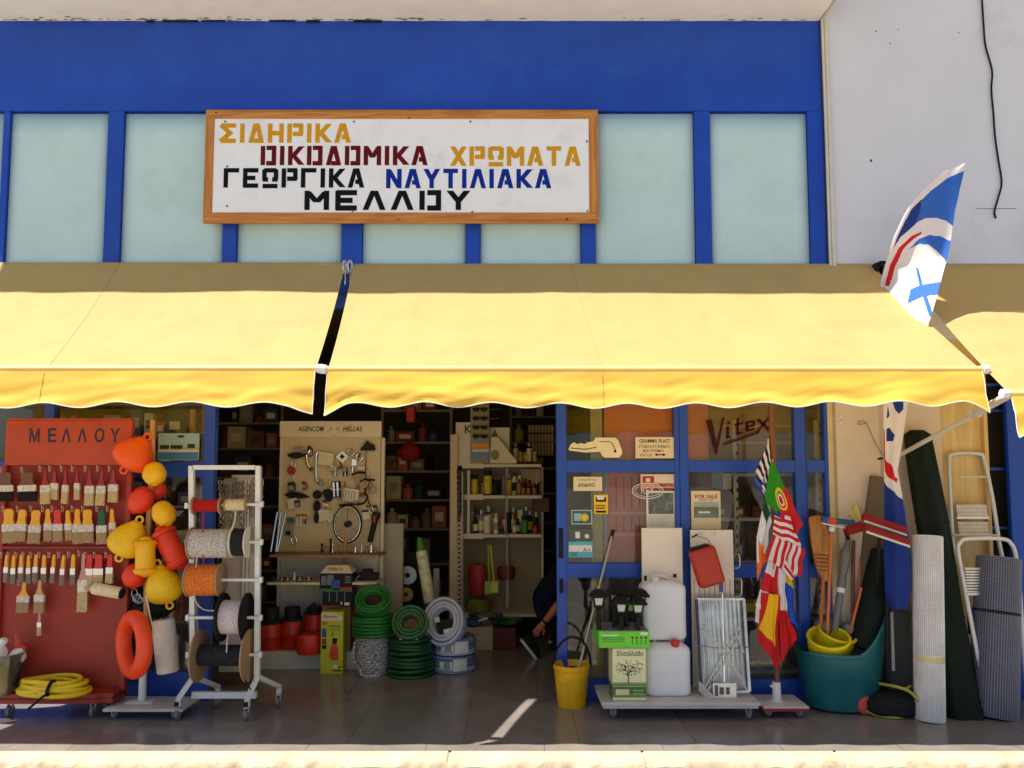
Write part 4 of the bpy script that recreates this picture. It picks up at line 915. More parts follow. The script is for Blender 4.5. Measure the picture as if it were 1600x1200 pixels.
packet('lock_case', 'chrome lock case with short bar on the pegboard', 'lock', 549, 717, 557, 728, y, .03, chrome); part_tube('lock_bar', 'short chrome bar below the lock case', 'bar', [(551, 729), (550, 738)], 1.6, chrome)
for k, (px, cl) in enumerate(((523, grey), (539, dark))):
    packet('hinge', ('pale small hinge at the middle of the pegboard', 'dark small hinge pair beside the pale one')[k], 'hinge', px - 3, 730, px + 4, 744, y, .012, cl, None, 0, .002, [(.4, .6, 0, 1, steel)])
t = thing('hand_winch', 'rusty brown hand winch with dark lever on the right of the pegboard', 'winch', pt(565, 748, y)); s = ppm(y, 1.6)
for k, (px, py, r) in enumerate(((562, 745, 9), (569, 756, 7))):
    mb = MB(); q = pt(px, py, y); mb.cyl(q + Vector((0, .02, 0)), q + Vector((0, -.04, 0)), r * s, 14); mb.cyl(q + Vector((0, -.04, 0)), q + Vector((0, -.06, 0)), r * s * .5, 10); mb.build('drum', bronze, t, smooth=True)
mb = MB(); mb.tube([pt(568, 749, y - .05), pt(586, 750, y - .05)], 1.6 * s, 8); mb.tube([pt(550, 742, y - .03), pt(560, 738, y - .04), pt(571, 739, y - .04)], 1.8 * s, 8); mb.build('lever', dark, t, smooth=True)
blob('red_reflector', 'red round reflector on a stick at the left edge of the pegboard', 'reflector', 448, 728, 461, 742, lab_r); part_tube('reflector_stick', 'pale stick below the red reflector', 'stick', [(457, 742), (462, 755)], .9, white)
packet('bolt_rack', 'chrome and black bolt set in the centre of the pegboard', 'bolt set', 519, 752, 532, 777, y, .03, dark, None, -4, .002, [(.1, .3, .05, .95, chrome), (.55, .75, .05, .95, chrome), (0, 1, .45, .5, steel)])
part_tube('brass_hook', 'small gold hook left of the bolt set', 'hook', [(517, 749), (514, 757), (518, 763), (514, 770)], 1.2, M('brass', (.8, .5, .15), .3, 1))
part_tube('snap_hook', 'small copper snap hook above the black fairlead', 'hook', [(472, 754), (479, 756), (480, 763), (473, 764)], 1.6, bronze, balls=((475, 755, 3),))
blob('rope_cleat', 'long black rope cleat on the left of the pegboard', 'cleat', 443, 768, 484, 780, dark, rot=4, prof=[(-1, -.2), (-.6, .8), (-.1, .9), (.4, .7), (1, -.2), (.5, -.7), (-.4, -.9)])
packet('packet', 'white packet tilted below the black rope cleat', 'packet', 449, 779, 465, 795, y - .01, .02, cream, GH, -14)
for k, (x0, y0, x1, y1) in enumerate(((488, 766, 502, 780), (503, 764, 520, 776), (508, 772, 519, 784), (489, 782, 500, 800), (490, 800, 498, 818))):
    blob('pulley_block', ('dark pulley block, leftmost of two in the middle of the pegboard', 'dark pulley block beside the bolt set', 'small pulley hook under the bolt set', 'dark shackle block below the pulleys', 'black strap hanging lowest under the pulleys')[k], 'pulley', x0, y0, x1, y1, dark, dep=.035)
packet('packet', 'ribbed white packet in the middle right of the pegboard', 'packet', 537, 764, 560, 784, y - .015, .02, cream, GH, 8, extra=[(.1, .16, .05, .9, grey), (.3, .36, .05, .9, grey), (.5, .56, .05, .9, grey), (.7, .76, .05, .9, grey), (0, 1, .9, 1, white)])
t = thing('pulley', 'large brown sheave pulley under the hand winch', 'pulley', pt(567, 767, y)); q = pt(566, 766, y)
mb = MB(); mb.torus(q, 8 * s, 2.2 * s, None, 20, 8); mb.cyl(q + Vector((0, .02, 0)), q + Vector((0, -.03, 0)), 4 * s, 12); mb.build('sheave', bronze, t, smooth=True)
mb = MB(); mb.tube(smoothpath([pt(570, 770, y - .03), pt(574, 778, y - .03), pt(566, 787, y - .03), pt(545, 788, y - .03), pt(530, 790, y - .02)], 4), 1.7 * s, 8); mb.build('hook', dark, t, smooth=True)
t = thing('steering_wheel', 'black boat steering wheel with chrome rim on the pegboard', 'steering wheel', pt(543, 818, y)); q = pt(543, 819, y - .05)
mb = MB(); mb.torus(q, 20.5 * s, 2.0 * s, Matrix.Rotation(R(14), 4, 'Z'), 36, 8, sz=1.36); mb.build('rim', dark, t, smooth=True)
mb = MB(); mb.torus(q + Vector((0, -.012, 0)), 19.4 * s, .7 * s, Matrix.Rotation(R(14), 4, 'Z'), 36, 6, sz=1.36)
for a in (90, 210, 330): mb.tube([q, q + Vector((19 * s * math.cos(R(a)), 0, 26 * s * math.sin(R(a))))], 1.2 * s, 6, flat=.5)
mb.build('spokes', chrome, t, smooth=True)
mb = MB(); mb.cyl(q + Vector((0, .06, 0)), q + Vector((0, -.02, 0)), 5 * s, 16); mb.build('hub', dark, t, smooth=True)
packet('packet', 'cream packet left of the steering wheel', 'packet', 496, 796, 520, 815, y, .02, cream, GH, 2, extra=[(0, 1, .75, 1, white), (.75, .95, .7, 1, lab_y)])
packet('packet', 'small cream packet right of the steering wheel', 'packet', 566, 797, 579, 812, y, .02, cream, GH, -6, extra=[(0, .8, .8, 1, dark)])
packet('packet', 'teal blister packet at the lower left of the pegboard', 'packet', 448, 809, 460, 817, y, .012, M('teal_print', L(60, 110, 110), .4), GH)
packet('packet', 'clear packet of pins at the lower left of the pegboard', 'packet', 463, 804, 479, 823, y, .012, cream, GH, 0, .003, [(.2, .3, .1, .8, lab_r), (.55, .65, .1, .8, grey), (0, 1, .85, 1, M('brown_print', L(120, 90, 60), .5))])
packet('packet', 'grey packet lowest at the left of the pegboard', 'packet', 445, 820, 458, 838, y, .012, grey, GH, 0, .003, [(.1, .7, .1, .5, dark)])
t = thing('torch', 'black torch with red switch hanging aslant at the right of the pegboard', 'torch', pt(583, 822, y)); A, Bq = pt(589, 800, y - .04), pt(578, 847, y - .04)
mb = MB(); ln = (Bq - A).length; mb.lathe([(0, 0), (6 * s, 0), (6.5 * s, .01), (6 * s, .06), (4.6 * s, .09), (4.2 * s, ln), (0, ln)], axis(A, Bq), 16); mb.build('body', dark, t, smooth=True)
mb = MB(); q = A.lerp(Bq, .22) + Vector((-.004, -6 * s, 0)); mb.box(q - Vector((.012, .004, .035)), q + Vector((.012, .006, .03)), .005); mb.build('switch', lab_r, t, smooth=True)
rnd = random.Random(91)
for k in range(26):
    px, py = rnd.uniform(447, 588), rnd.uniform(700, 845); kind = k % 4; m_ = rnd.choice([dark, steel, bronze, chrome, grey]); w_ = rnd.uniform(3, 6)
    place = f'{"upper" if py < 748 else "middle" if py < 795 else "lower"} {"left" if px < 495 else "centre" if px < 540 else "right"} of the pegboard'
    if kind == 0: part_tube('shackle', f'small {m_.name.split("_")[-1]} shackle loop hung at the {place}', 'shackle', [(px + w_ * .8 * math.cos(a), py + w_ * 1.2 * math.sin(a)) for a in [i * math.pi / 5 for i in range(10)]], 1.0, m_, y - .02, (), True)['group'] = 'small fittings on the pegboard'
    elif kind == 1: part_tube('hook', f'small {m_.name.split("_")[-1]} hook hung at the {place}', 'hook', [(px, py - w_), (px + 1, py), (px + 3, py + w_ * .7), (px - 1, py + w_), (px - 3, py + w_ * .5)], 1.1, m_, y - .02)['group'] = 'small fittings on the pegboard'
    elif kind == 2: packet('packet', f'tiny {"pale" if k % 8 == 2 else "dark"} packet hung at the {place}', 'packet', px - w_, py - w_ * 1.2, px + w_, py + w_ * 1.2, y - .02, .015, cream if k % 8 == 2 else dk0, 'small fittings on the pegboard', rnd.uniform(-9, 9), .002, [(.1, .9, .1, .6, m_)])
    else: blob('block', f'small {m_.name.split("_")[-1]} pulley block hung at the {place}', 'block', px - w_ * .7, py - w_, px + w_ * .7, py + w_, m_, y - .02, .03, rnd.uniform(-30, 30))['group'] = 'small fittings on the pegboard'
# rods and small stock on its shelves
for k, (x0, y0, x1, y1) in enumerate(((433, 800, 423, 855), (438, 802, 431, 856), (446, 803, 433, 858))):
    d = GY - .3; mb = MB(); mb.cyl(pt(x1, 862, d), pt(x0, y0, d + .05), 1.7 * ppm(d), 10); o = mb.build('metal_rod', chrome, smooth=True); settle(o, pt(x1, 862, d)); tag(o, ('leftmost', 'middle', 'rightmost')[k] + ' of three bright metal rods leaning at the left of the pegboard', 'rod', 'metal rods by the pegboard')
d = GY - .25
for k, (px, h, r, m_) in enumerate(((503, 14, 2.2, dark), (509, 10, 3, bronze), (517, 21, 2.6, dark), (519.5, 20, 1.6, chrome), (528, 12, 1.6, bronze), (555, 9, 2.2, chrome), (565, 12, 2, steel), (573, 10, 3, bronze), (580, 12, 2.5, chrome), (586, 8, 3, bronze))):
    turned('small_fitting', f'small {"dark" if m_ is dark else "bronze" if m_ is bronze else "shiny"} fitting standing on the upper shelf under the pegboard, {ordn[k]} from left', 'fitting', px, 863 - h, 863, r, d, [(0, 0, 0), (1, 0, 0), (1, .3, 0), (.7, .35, 0), (.7, .8, 0), (1, .84, 0), (1, .95, 0), (.5, 1, 0), (0, 1, 0)], [m_], 'fittings on the board shelves')
for k, (px, h, r, m_) in enumerate(((427, 7, 5, dark), (440, 6, 4, bronze), (449, 5, 5, bronze), (460, 13, 1.6, white), (468, 6, 6, bronze), (482, 7, 5, bronze))):
    turned('small_fitting', f'small {"dark" if m_ is dark else "white" if m_ is white else "bronze"} fitting on the lower shelf under the pegboard, {ordn[k]} from left', 'fitting', px, 907 - h, 907, r, GY - .3, [(0, 0, 0), (1, 0, 0), (1, .5, 0), (.7, .6, 0), (.7, 1, 0), (0, 1, 0)], [m_], 'fittings on the board shelves')
t = thing('motor_part', 'dark motor part on the right end of the lower board shelf', 'motor', pt(574, 910, GY - .2)); mb = MB(); rbox(mb, 557, 896, 588, 911, GY - .24, GY - .1, .012); rbox(mb, 565, 890, 580, 897, GY - .22, GY - .12, .008); mb.build('casing', dark, t, smooth=True)
mb = MB(); mb.tube([pt(556, 912, GY - .26), pt(556, 905, GY - .26), pt(562, 899, GY - .26)], .006, 6); mb.build('handle', steel, t)

# ---- red tanks on the plinth
tank_r = plastic('tank_orange_red', L(214, 48, 24), .4)
d = GY - .17
for k, (px, y0, y1, r, lab) in enumerate(((424, 972, 1020, 17, 'red drum with black lid, leftmost on the plinth under the pegboard'), (456, 968, 1022, 17, 'red tank with tall black top, second from left on the plinth'), (490, 958, 1024, 16, 'orange-red tank with black strap at the right of the plinth, behind'))):
    t = thing('sprayer_tank', lab, 'tank', pt(px, y1, d), 'red tanks on the plinth'); b0 = Vector((pt(px, y1, d).x, d + .03 * (k - 1), zbase)); h = pt(px, y0, d).z - zbase; s = ppm(d, .4) * r
    mb = MB(); mb.lathe([(0, 0), (s * .9, 0), (s, .02), (s, h * .5), (s * 1.03, h * .52), (s, h * .55), (s * .92, h * .97), (s * .5, h), (0, h)], Matrix.Translation(b0), 24); mb.build('body', tank_r, t, smooth=True)
    mb = MB(); hh = pt(px, 948, d).z - zbase - h; mb.lathe([(0, h - .005), (s * .97, h - .004), (s * .97, h + .02), (s * .72, h + .03), (s * .7, h + hh), (0, h + hh)], Matrix.Translation(b0), 20); mb.build('top', dark, t, smooth=True)
t = thing('sprayer_tank', 'front orange-red tank with dark grip leaning beside the yellow box', 'tank', pt(485, 1030, GY - .33), 'red tanks on the plinth'); q = Vector((pt(485, 1026, GY - .32).x, GY - .36, 0.0)); s = ppm(GY - .36, .4)
mb = MB(); h = pt(485, 990, GY - .36).z - zbase; mb.lathe([(0, zbase), (18 * s, zbase), (20 * s, zbase + .02), (20 * s, zbase + h * .8), (18 * s, zbase + h), (0, zbase + h)], Matrix.Translation(q), 24); mb.build('body', tank_r, t, smooth=True)
mb = MB(); mb.tube(smoothpath([pt(468, 1000, GY - .4), pt(470, 985, GY - .42), pt(478, 955, GY - .4), pt(492, 942, GY - .38)], 5), .012, 8); mb.build('grip', dark, t, smooth=True)

# ---- boxes by the doorway
d = gp(520, 1053).y
T = thing('sprayer_box', 'tall yellow-green sprayer carton with a red sprayer printed on it, in the doorway', 'carton', gp(520, 1053))
yg = M('yellow_green_print', L(196, 196, 30), .45, 0, .05, 8); a, b, c, e = rc(501, 956, 536, 1053, d)
mb = MB(); mb.box((a, d, 0), (b, d + .16, e), .003); mb.build('carton', [yg], T)
def art(name, x0, y0, x1, y1, mat, k=0, dd=None, par=None, poly=None):
    dd = d if dd is None else dd; a, b, c, e = rc(x0, y0, x1, y1, dd - .0015 - .0006 * k); mb = MB()
    if poly: mb.prism([(a + (b - a) * u, c + (e - c) * v) for u, v in poly], dd - .0015 - .0006 * k, dd + .0005)
    else: mb.box((a, dd - .0015 - .0006 * k, c), (b, dd + .0005, e))
    return mb.build(name, mat, par or T)
art('printed_header', 502, 957, 535.5, 970, cream, 0, poly=[(0, 0), (1, 0), (1, .5), (.8, .8), (.5, 1), (.2, 1), (0, .85)])
a_, b_2, c_, e_ = rc(505, 961, 526, 966, d - .004); text_mesh('lettering', 'Epoca', a_, b_2, c_, e_, d - .004, ltm, T, shear=.2)
a_, b_2, c_, e_ = rc(504, 971, 511, 977, d - .004); text_mesh('lettering', '81', a_, b_2, c_, e_, d - .003, lab_r, T, bold=.02)
for i, (x0, y0, x1, y1, m_) in enumerate(((503, 982, 510, 996, lab_b), (503, 998, 510, 1007, lab_r), (503, 1008, 510, 1014, dark), (514, 977, 532, 979, lab_g), (514, 981, 531, 982, lab_g), (514, 984, 532, 985, lab_g), (521, 1040, 527, 1044, white), (529, 1041, 532, 1044, dark), (519, 1047, 533, 1049, dark))):
    art('printed_patch', x0, y0, x1, y1, m_, 0)
art('printed_sprayer', 514, 1005, 529, 1032, M('red_sprayer_print', L(212, 70, 40), .45), 0, poly=[(.15, .75), (.35, 1), (.7, 1), (.95, .75), (1, .05), (.85, 0), (.2, 0), (.1, .3), (0, .1)])
art('printed_sprayer_top', 518, 997, 528, 1006, dark, 1, poly=[(.1, .9), (.5, 1), (.9, .9), (.8, 0), (.2, 0)]); art('printed_lance', 518, 987, 521, 994, dark, 1, poly=[(0, 0), (.5, 0), (1, 1), (.6, 1)])
def carton(label, x0, y0, x1, y1, d, dep, mat, arts):
    a, b, c, e = rc(x0, y0, x1, y1, d); t = thing('carton', label, 'carton', ((a + b) / 2, d, c)); mb = MB(); mb.box((a, d, c), (b, d + dep, e), .003); mb.build('box', mat, t)
    for i, (u0, u1, v0, v1, m_) in enumerate(arts):
        mb = MB(); k = .0012 + .0004 * i; mb.box((a + (b - a) * u0, d - k, c + (e - c) * v0), (a + (b - a) * u1, d + .0004, c + (e - c) * v1)); mb.build('printed_patch', m_, t)
    return t, (a, b, c, e)
dk2 = M('dark_carton_print', L(34, 34, 40), .4, 0, .2, 20); photo = M('photo_print', L(110, 120, 130), .4, 0, .5, 30, 0, 60, 0, None, L(40, 60, 100), .8, 24)
mb = MB(); a, b, c, e = rc(503, 948, 547, 1053, d + .18); mb.box((a, d + .17, 0), (b, d + .33, e), .003); o = mb.build('carton', card); settle(o, ((a + b) / 2, d + .25, 0)); tag(o, 'plain dark tall carton behind the yellow-green sprayer carton', 'carton')
carton('dark carton with green and red edges lying in the middle of the stack', 502, 922, 550, 948, d + .1, .2, dk2, [(0, 1, .9, 1, lab_g), (0, .6, 0, .07, lab_r), (0, .03, .1, .9, lab_g), (.25, .27, .3, .85, grey), (.5, .52, .3, .85, grey), (.75, .77, .3, .85, grey), (.64, .68, .12, .3, white), (.76, .92, .08, .26, white)])
t, (a, b, c, e) = carton('dark carton printed with garden photos, topmost of the doorway stack', 500, 896, 550, 922, d + .08, .2, dk2, [(.04, .2, .3, .85, photo), (.22, .42, .3, .9, photo), (.36, .62, .1, .6, lab_b), (.62, 1, 0, .18, lab_r), (0, .4, 0, .08, lab_g), (.78, .96, .75, .8, grey), (.78, .96, .6, .65, grey), (.78, .96, .45, .5, grey)])
mb = MB(); h = pt(525, 886, d).z - e
A = [(a, d + .08), (b, d + .08), (b, d + .28), (a, d + .28)]; q = .055
vs0 = [mb.bm.verts.new((x, y_, e + .001)) for x, y_ in A]; vs1 = [mb.bm.verts.new((x + (q * .8 if i in (0, 3) else -q * .8), y_ + (.06 if i < 2 else -.06), e + h)) for i, (x, y_) in enumerate(A)]
mb.bm.faces.new(vs1); [mb.bm.faces.new((vs0[i], vs0[(i + 1) % 4], vs1[(i + 1) % 4], vs1[i])) for i in range(4)]; mb.build('lid', cream, t)
a_, b_2, c_, e_ = rc(512, 889, 537, 893, d + .1); o = text_mesh('lettering', '"EXTRA" Fix', a_, b_2, e + h * .35, e + h * .75, d + .1, lab_r, t, bold=.01)
mb = MB(); mb.cyl(pt(536, 900, d + .3), pt(541, 830, d + .34), 2.3 * ppm(d + .3), 10); o = mb.build('broom_handle', rawwood, smooth=True); settle(o, pt(536, 900, d + .3)); tag(o, 'pale wooden stick standing behind the doorway cartons in front of the steering wheel', 'stick')

# ---- coils of rope and hose on the doorway floor
def coil(mb, c, Ro, r, layers, cols=2, seed=0, mi=0, ax=None, squash=1.):
    """closed loops stacked as a hose coil about the vertical through c (or matrix ax)"""
    m = ax or Matrix.Translation(c); rnd = random.Random(seed)
    for k in range(layers):
        for j in range(cols):
            rr = Ro - r - j * r * 1.9 + rnd.uniform(-.3, .3) * r; ph = rnd.uniform(0, 6.28); tl = rnd.uniform(-.5, .5) * r
            mb.tube([m @ Vector((rr * math.cos(a) * (1 + .015 * math.sin(2 * a + ph)), rr * math.sin(a) * squash, r + k * 1.82 * r + tl * math.sin(a + ph))) for a in [2 * math.pi * i / 40 for i in range(40)]], r, 8, closed=True, mi=mi)
gh = M('green_hose', L(30, 112, 44), .35, 0, .12, 12, 0, 60, .1); gdk = M('dark_green_hose', L(12, 74, 36), .35, 0, .12, 12); bh = M('blue_grey_hose', L(122, 138, 176), .4, 0, .1, 12); bst = M('pale_hose_stripe', L(186, 192, 206), .4)
wlab = M('white_label', L(226, 224, 218), .5)
g = gp(577, 1058); s = ppm(g.y, .3); Ro = 27.5 * s; cc = Vector((g.x, g.y + Ro, 0)); hz = pt(577, 998, g.y).z
T = thing('rope_coil', 'white and black flecked rope coil standing on the floor under a green hose', 'rope', cc)
rp = rope_mat('flecked_rope', L(206, 204, 200), L(58, 56, 60), 190, .38)
mb = MB(); n = 15; P = [(0, .0)]
for k in range(n):
    for j in (0, .25, .5, .75): P.append((Ro * (.93 + .07 * math.sin(math.pi * j)) * (1 - .06 * (k < 2)), hz * (k + j) / n))
P += [(Ro * .5, hz), (0, hz)]; mb.lathe(P, Matrix.Translation(cc), 36); mb.build('rope', rp, T, smooth=True)
mb = MB(); mb.tube(smoothpath([cc + Vector((-Ro * .9, -Ro * .5, hz * .9)), cc + Vector((-Ro * 1.0, -Ro * .75, hz * .5)), cc + Vector((-Ro * .55, -Ro * 1.0, .06)), cc + Vector((-Ro * .3, -Ro * 1.1, .012)), cc + Vector((Ro * .6, -Ro * .95, .01))], 6), .012, 6); mb.build('rope_end', rp, T, smooth=True)
Rg = 34 * s; T = thing('hose_coil', 'green hose coil lying flat on top of the flecked rope coil', 'hose', cc + Vector((0, 0, hz))); mb = MB(); coil(mb, cc + Vector((0, 0, hz + .002)), Rg, 2.9 * s, 6, 3, 3); mb.build('hose', gh, T, smooth=True)
zt_ = hz + 6 * 1.82 * 2.9 * s + .01; T = thing('hose_coil', 'green hose coil in dark wrap leaning upright on the flat green coil', 'hose', cc + Vector((0, 0, zt_)))
q = pt(579, 962, g.y + Ro * .6); m = Matrix.Translation(Vector((cc.x + .01, cc.y - .02, zt_ + .075))) @ Matrix.Rotation(R(44), 4, 'X'); mb = MB(); coil(mb, None, 28 * s, 2.6 * s, 4, 3, 5, 0, m); mb.build('hose', gh, T, smooth=True)
mb = MB(); mb.lathe([(0, .05), (17 * s, .05), (20 * s, .03), (20 * s, .02)], m, 24); mb.build('wrap', M('brown_wrap', L(70, 50, 44), .3, 0, .5, 25), T, smooth=True)
g = gp(637, 1063); s = ppm(g.y, .3); Ro = 39 * s; cc = Vector((g.x, g.y + Ro, 0)); T = thing('hose_coil', 'tall stack of dark green hose standing on the doorway floor', 'hose', cc); mb = MB()
L_ = 9
for k in range(L_):
    f = 1 - .13 * k / L_; rr = 3.6 * s; ph = k * 1.7
    for j in range(2): mb.tube([cc + Vector(((Ro * f - rr - j * 2 * rr) * math.cos(a) * (1 + .012 * math.sin(2 * a + ph)), (Ro * f - rr - j * 2 * rr) * math.sin(a), rr + k * 1.85 * rr + .4 * rr * math.sin(a + ph))) for a in [2 * math.pi * i / 44 for i in range(44)]], rr, 10, closed=True)
hz = L_ * 1.85 * 3.6 * s; mb.build('hose', gdk, T, smooth=True)
T = thing('hose_coil', 'dark green hose coil with white label leaning on the tall green stack', 'hose', cc + Vector((0, 0, hz))); m = Matrix.Translation(cc + Vector((.0, -.02, hz + .085))) @ Matrix.Rotation(R(58), 4, 'X'); mb = MB(); coil(mb, None, 29 * s, 2.9 * s, 4, 3, 8, 0, m); mb.build('hose', M('pale_green_hose', L(52, 96, 52), .3, 0, .15, 12), T, smooth=True)
mb = MB(); mb.lathe([(0, .055), (18 * s, .055), (21 * s, .03)], m, 24); mb.build('wrap', M('brown_wrap', L(0, 0, 0)), T, smooth=True)
mb = MB(); mb.box((-15 * s, -27 * s, .07), (14 * s, -20 * s, .073), 0, None, 0); 
for k in range(3): mb.box((-12 * s + k * 8 * s, -25 * s, .0715), (-7 * s + k * 8 * s, -22 * s, .0745), 0, None, 1)
for v_ in mb.bm.verts: v_.co = m @ v_.co
mb.build('label', [wlab, dark], T)
g = gp(704, 1054); s = ppm(g.y, .3); Ro = 36 * s; cc = Vector((g.x, g.y + Ro, 0)); z = .004
for k in range(2):
    T = thing('hose_coil', ('lower', 'upper')[k] + ' of two flat blue-grey hose coils with white labels', 'hose', cc + Vector((0, 0, z)), 'blue-grey hose coils'); mb = MB(); c2 = cc + Vector((.012 * k, 0, z)); coil(mb, c2, Ro, 2.7 * s, 5, 3, 20 + k); mb.build('hose', bh, T, smooth=True)
    mb = MB(); coil(mb, c2 + Vector((0, 0, .002)), Ro + .0015, 1.0 * s, 4, 1, 30 + k); mb.build('stripe', bst, T, smooth=True)
    h = 5 * 1.82 * 2.7 * s
    for j, (a0, a1) in enumerate(((-118, -86), (-84, -48))):
        mb = MB(); rr = Ro + .006; n = 6
        mb.grid(n, 2, lambda u, v: c2 + Vector((rr * math.cos(R(a0 + (a1 - a0) * u)), rr * math.sin(R(a0 + (a1 - a0) * u)), h * ((.15 if j else .3) + (.75 if j else .45) * v))), lambda u, v: 1 if (j == 0 and .25 < u < .8 and .2 < v < .8) else 0)
        mb.build('label', [wlab, grey], T)
    z += h + .012
T = thing('hose_coil', 'blue and white striped hose coil leaning on the flat blue-grey coils', 'hose', cc + Vector((-.03, 0, z)), 'blue-grey hose coils'); m = Matrix.Translation(cc + Vector((-.05, -.05, z + .1))) @ Matrix.Rotation(R(-32), 4, 'Y') @ Matrix.Rotation(R(62), 4, 'X') @ Matrix.Rotation(R(-20), 4, 'Z')
mb = MB(); coil(mb, None, 34 * s, 2.7 * s, 4, 3, 40, 0, m, 1.15); mb.build('hose', bst, T, smooth=True); mb = MB(); coil(mb, None, 34 * s + .002, 1.2 * s, 3, 3, 41, 0, m, 1.15); mb.build('stripe', bh, T, smooth=True)
mb = MB(); mb.box((-12 * s, -14 * s, .05), (14 * s, 4 * s, .056)); 
for v_ in mb.bm.verts: v_.co = m @ v_.co
mb.build('wrap', dark, T)
mb = MB(); mb.box((-2 * s, -30 * s, .062), (16 * s, -12 * s, .065)); mb.box((-15 * s, 2 * s, .06), (-7 * s, 10 * s, .065))
for v_ in mb.bm.verts: v_.co = m @ v_.co
mb.build('label', wlab, T)
# discs and rolls leaning behind
d = GY + .25
for k, (px, py, r, m_, lab) in enumerate(((637, 899, 14, M('dull_blade', (.42, .4, .37), .45, .5, .3, 14), 'dull steel saw blade leaning behind the green hoses'), (634.5, 929, 11, M('ochre_disc', L(196, 150, 70), .6, 0, .15, 14), 'small ochre disc on a black hub below the saw blade'))):
    t = thing('saw_blade' if k == 0 else 'grinding_disc', lab, 'disc', pt(px, py, d)); q = pt(px, py, d); s = ppm(d)
    mb = MB(); mb.lathe([(r * .28 * s, 0), (r * s, 0), (r * s, .008), (r * .28 * s, .008)], axis(q, q + Vector((0, -1, .1))), 30); mb.build('disc', m_, t, smooth=True)
    mb = MB(); mb.lathe([(0, .01), (r * .3 * s, .01), (r * .3 * s, -.004), (0, -.004)], axis(q, q + Vector((0, -1, .1))), 16); mb.build('hub', dark, t, smooth=True)
    if k: mb = MB(); mb.torus(q + Vector((0, .02, 0)), r * 1.25 * s, r * .28 * s, None, 24, 8); mb.build('rim', dark, t, smooth=True)
mb = MB(); rbox(mb, 596, 818, 629, 1030, GY + .1, GY + .16); o = mb.build('grey_panel', M('dusty_grey_panel', L(168, 156, 138), .8, 0, .12, 6)); settle(o, pt(612, 1030, GY + .1)); tag(o, 'dusty grey panel standing right of the pegboard', 'panel')
mb = MB(); rbox(mb, 622, 862, 662, 980, GY + .36, GY + .5, .01); o = mb.build('dark_crate', M('dark_crate', L(48, 44, 40), .8)); settle(o, pt(642, 980, GY + .36)); tag(o, 'dark crate behind the saw blade', 'crate')
t = thing('lawn_roll', 'roll of artificial grass in white and green wrapper standing behind the hoses', 'roll', pt(668, 945, 1.25)); A, Bq = pt(673, 950, 1.2), pt(655, 840, 1.32); s = ppm(1.25)
mb = MB(); ln = (Bq - A).length; mb.lathe([(0, 0), (9 * s, 0), (9 * s, ln * .8), (0, ln * .8)], axis(A, Bq), 18); mb.build('wrapper', M('leafy_print', L(206, 204, 160), .4, 0, .1, 20, 0, 60, 0, None, L(60, 120, 30), 1., 18), t, smooth=True)
mb = MB(); mb.lathe([(0, ln * .78), (7 * s, ln * .78), (6 * s, ln * .9), (3 * s, ln), (0, ln)], axis(A, Bq), 14); mb.build('twist', M('green_wrap', L(60, 130, 40), .4), t, smooth=True)
mb = MB(); mb.lathe([(0, -.01), (9.3 * s, -.01), (9.3 * s, .05), (0, .05)], axis(A, Bq), 18); mb.build('lower_band', lab_b, t, smooth=True)
mb = MB(); rbox(mb, 676, 888, 686, 1000, 1.5, 1.55, .01); o = mb.build('tube_light', grey); settle(o, pt(681, 1000, 1.5)); tag(o, 'grey upright tube beside the artificial grass roll', 'tube')

# ---- shelving in the middle of the room
SY = 2.1
T = thing('shelving_unit', 'cream steel shelving unit with slotted post in the middle of the doorway', 'shelving', (pt(770, 990, SY).x, SY, 0))
mb = MB(); rbox(mb, 703, 679, 714, 992, SY - .06, SY - .02); mb.build('side_panel', M('tan_side_panel', L(214, 190, 150), .6), T)
slot = M('slotted_upright', L(206, 190, 160), .5)
mb = MB(); rbox(mb, 714.5, 735, 721, 992, SY - .05, SY - .02)
mb.mi = 1
for k in range(34): rbox(mb, 716, 740 + 7.2 * k, 719, 743.5 + 7.2 * k, SY - .053, SY - .049)
mb.build('slotted_post', [slot, dark], T)
for px in (791, 846): mb = MB(); rbox(mb, px, 730, px + 3, 960, SY + .35, SY + .37); mb.build('upright', shelf_m, T)
mb = MB(); rbox(mb, 730, 735, 734, 835, SY + .0, SY + .02); mb.build('upright', shelf_m, T)
mb = MB(); rbox(mb, 722, 728, 848, 960, SY + .42, SY + .44); mb.build('back_panel', M('shelf_back', L(150, 134, 106), .7), T)
mb = MB(); rbox(mb, 712, 660, 748, 728, SY + .0, SY + .02); rbox(mb, 760, 668, 796, 728, SY + .1, SY + .12); mb.build('header_board', shelf_m, T)
a_, b_2, c_, e_ = rc(726, 664, 738, 677, SY - .003); text_mesh('lettering', 'K', a_, b_2, c_, e_, SY - .002, M('dark_brown_letter', L(84, 66, 44), .6), T, bold=.03)
a_, b_2, c_, e_ = rc(768, 672, 779, 685, SY + .097); text_mesh('lettering', 'A', a_, b_2, c_, e_, SY + .098, M('dark_brown_letter', (0, 0, 0)), T, bold=.03)
shz = {}
for py, lip in ((728, 1), (777, 1), (838, 1), (962, 0)):
    mb = MB(); a, b, c, e = rc(722, py - 3, 846, py + 2, SY); mb.box((a, SY, c), (b, SY + .42, e), .003); mb.box((a, SY - .012, c - .012), (a + (b - a) * .27, SY - .001, e + .01), .002); mb.build('shelf', shelf_m, T); shz[py] = e
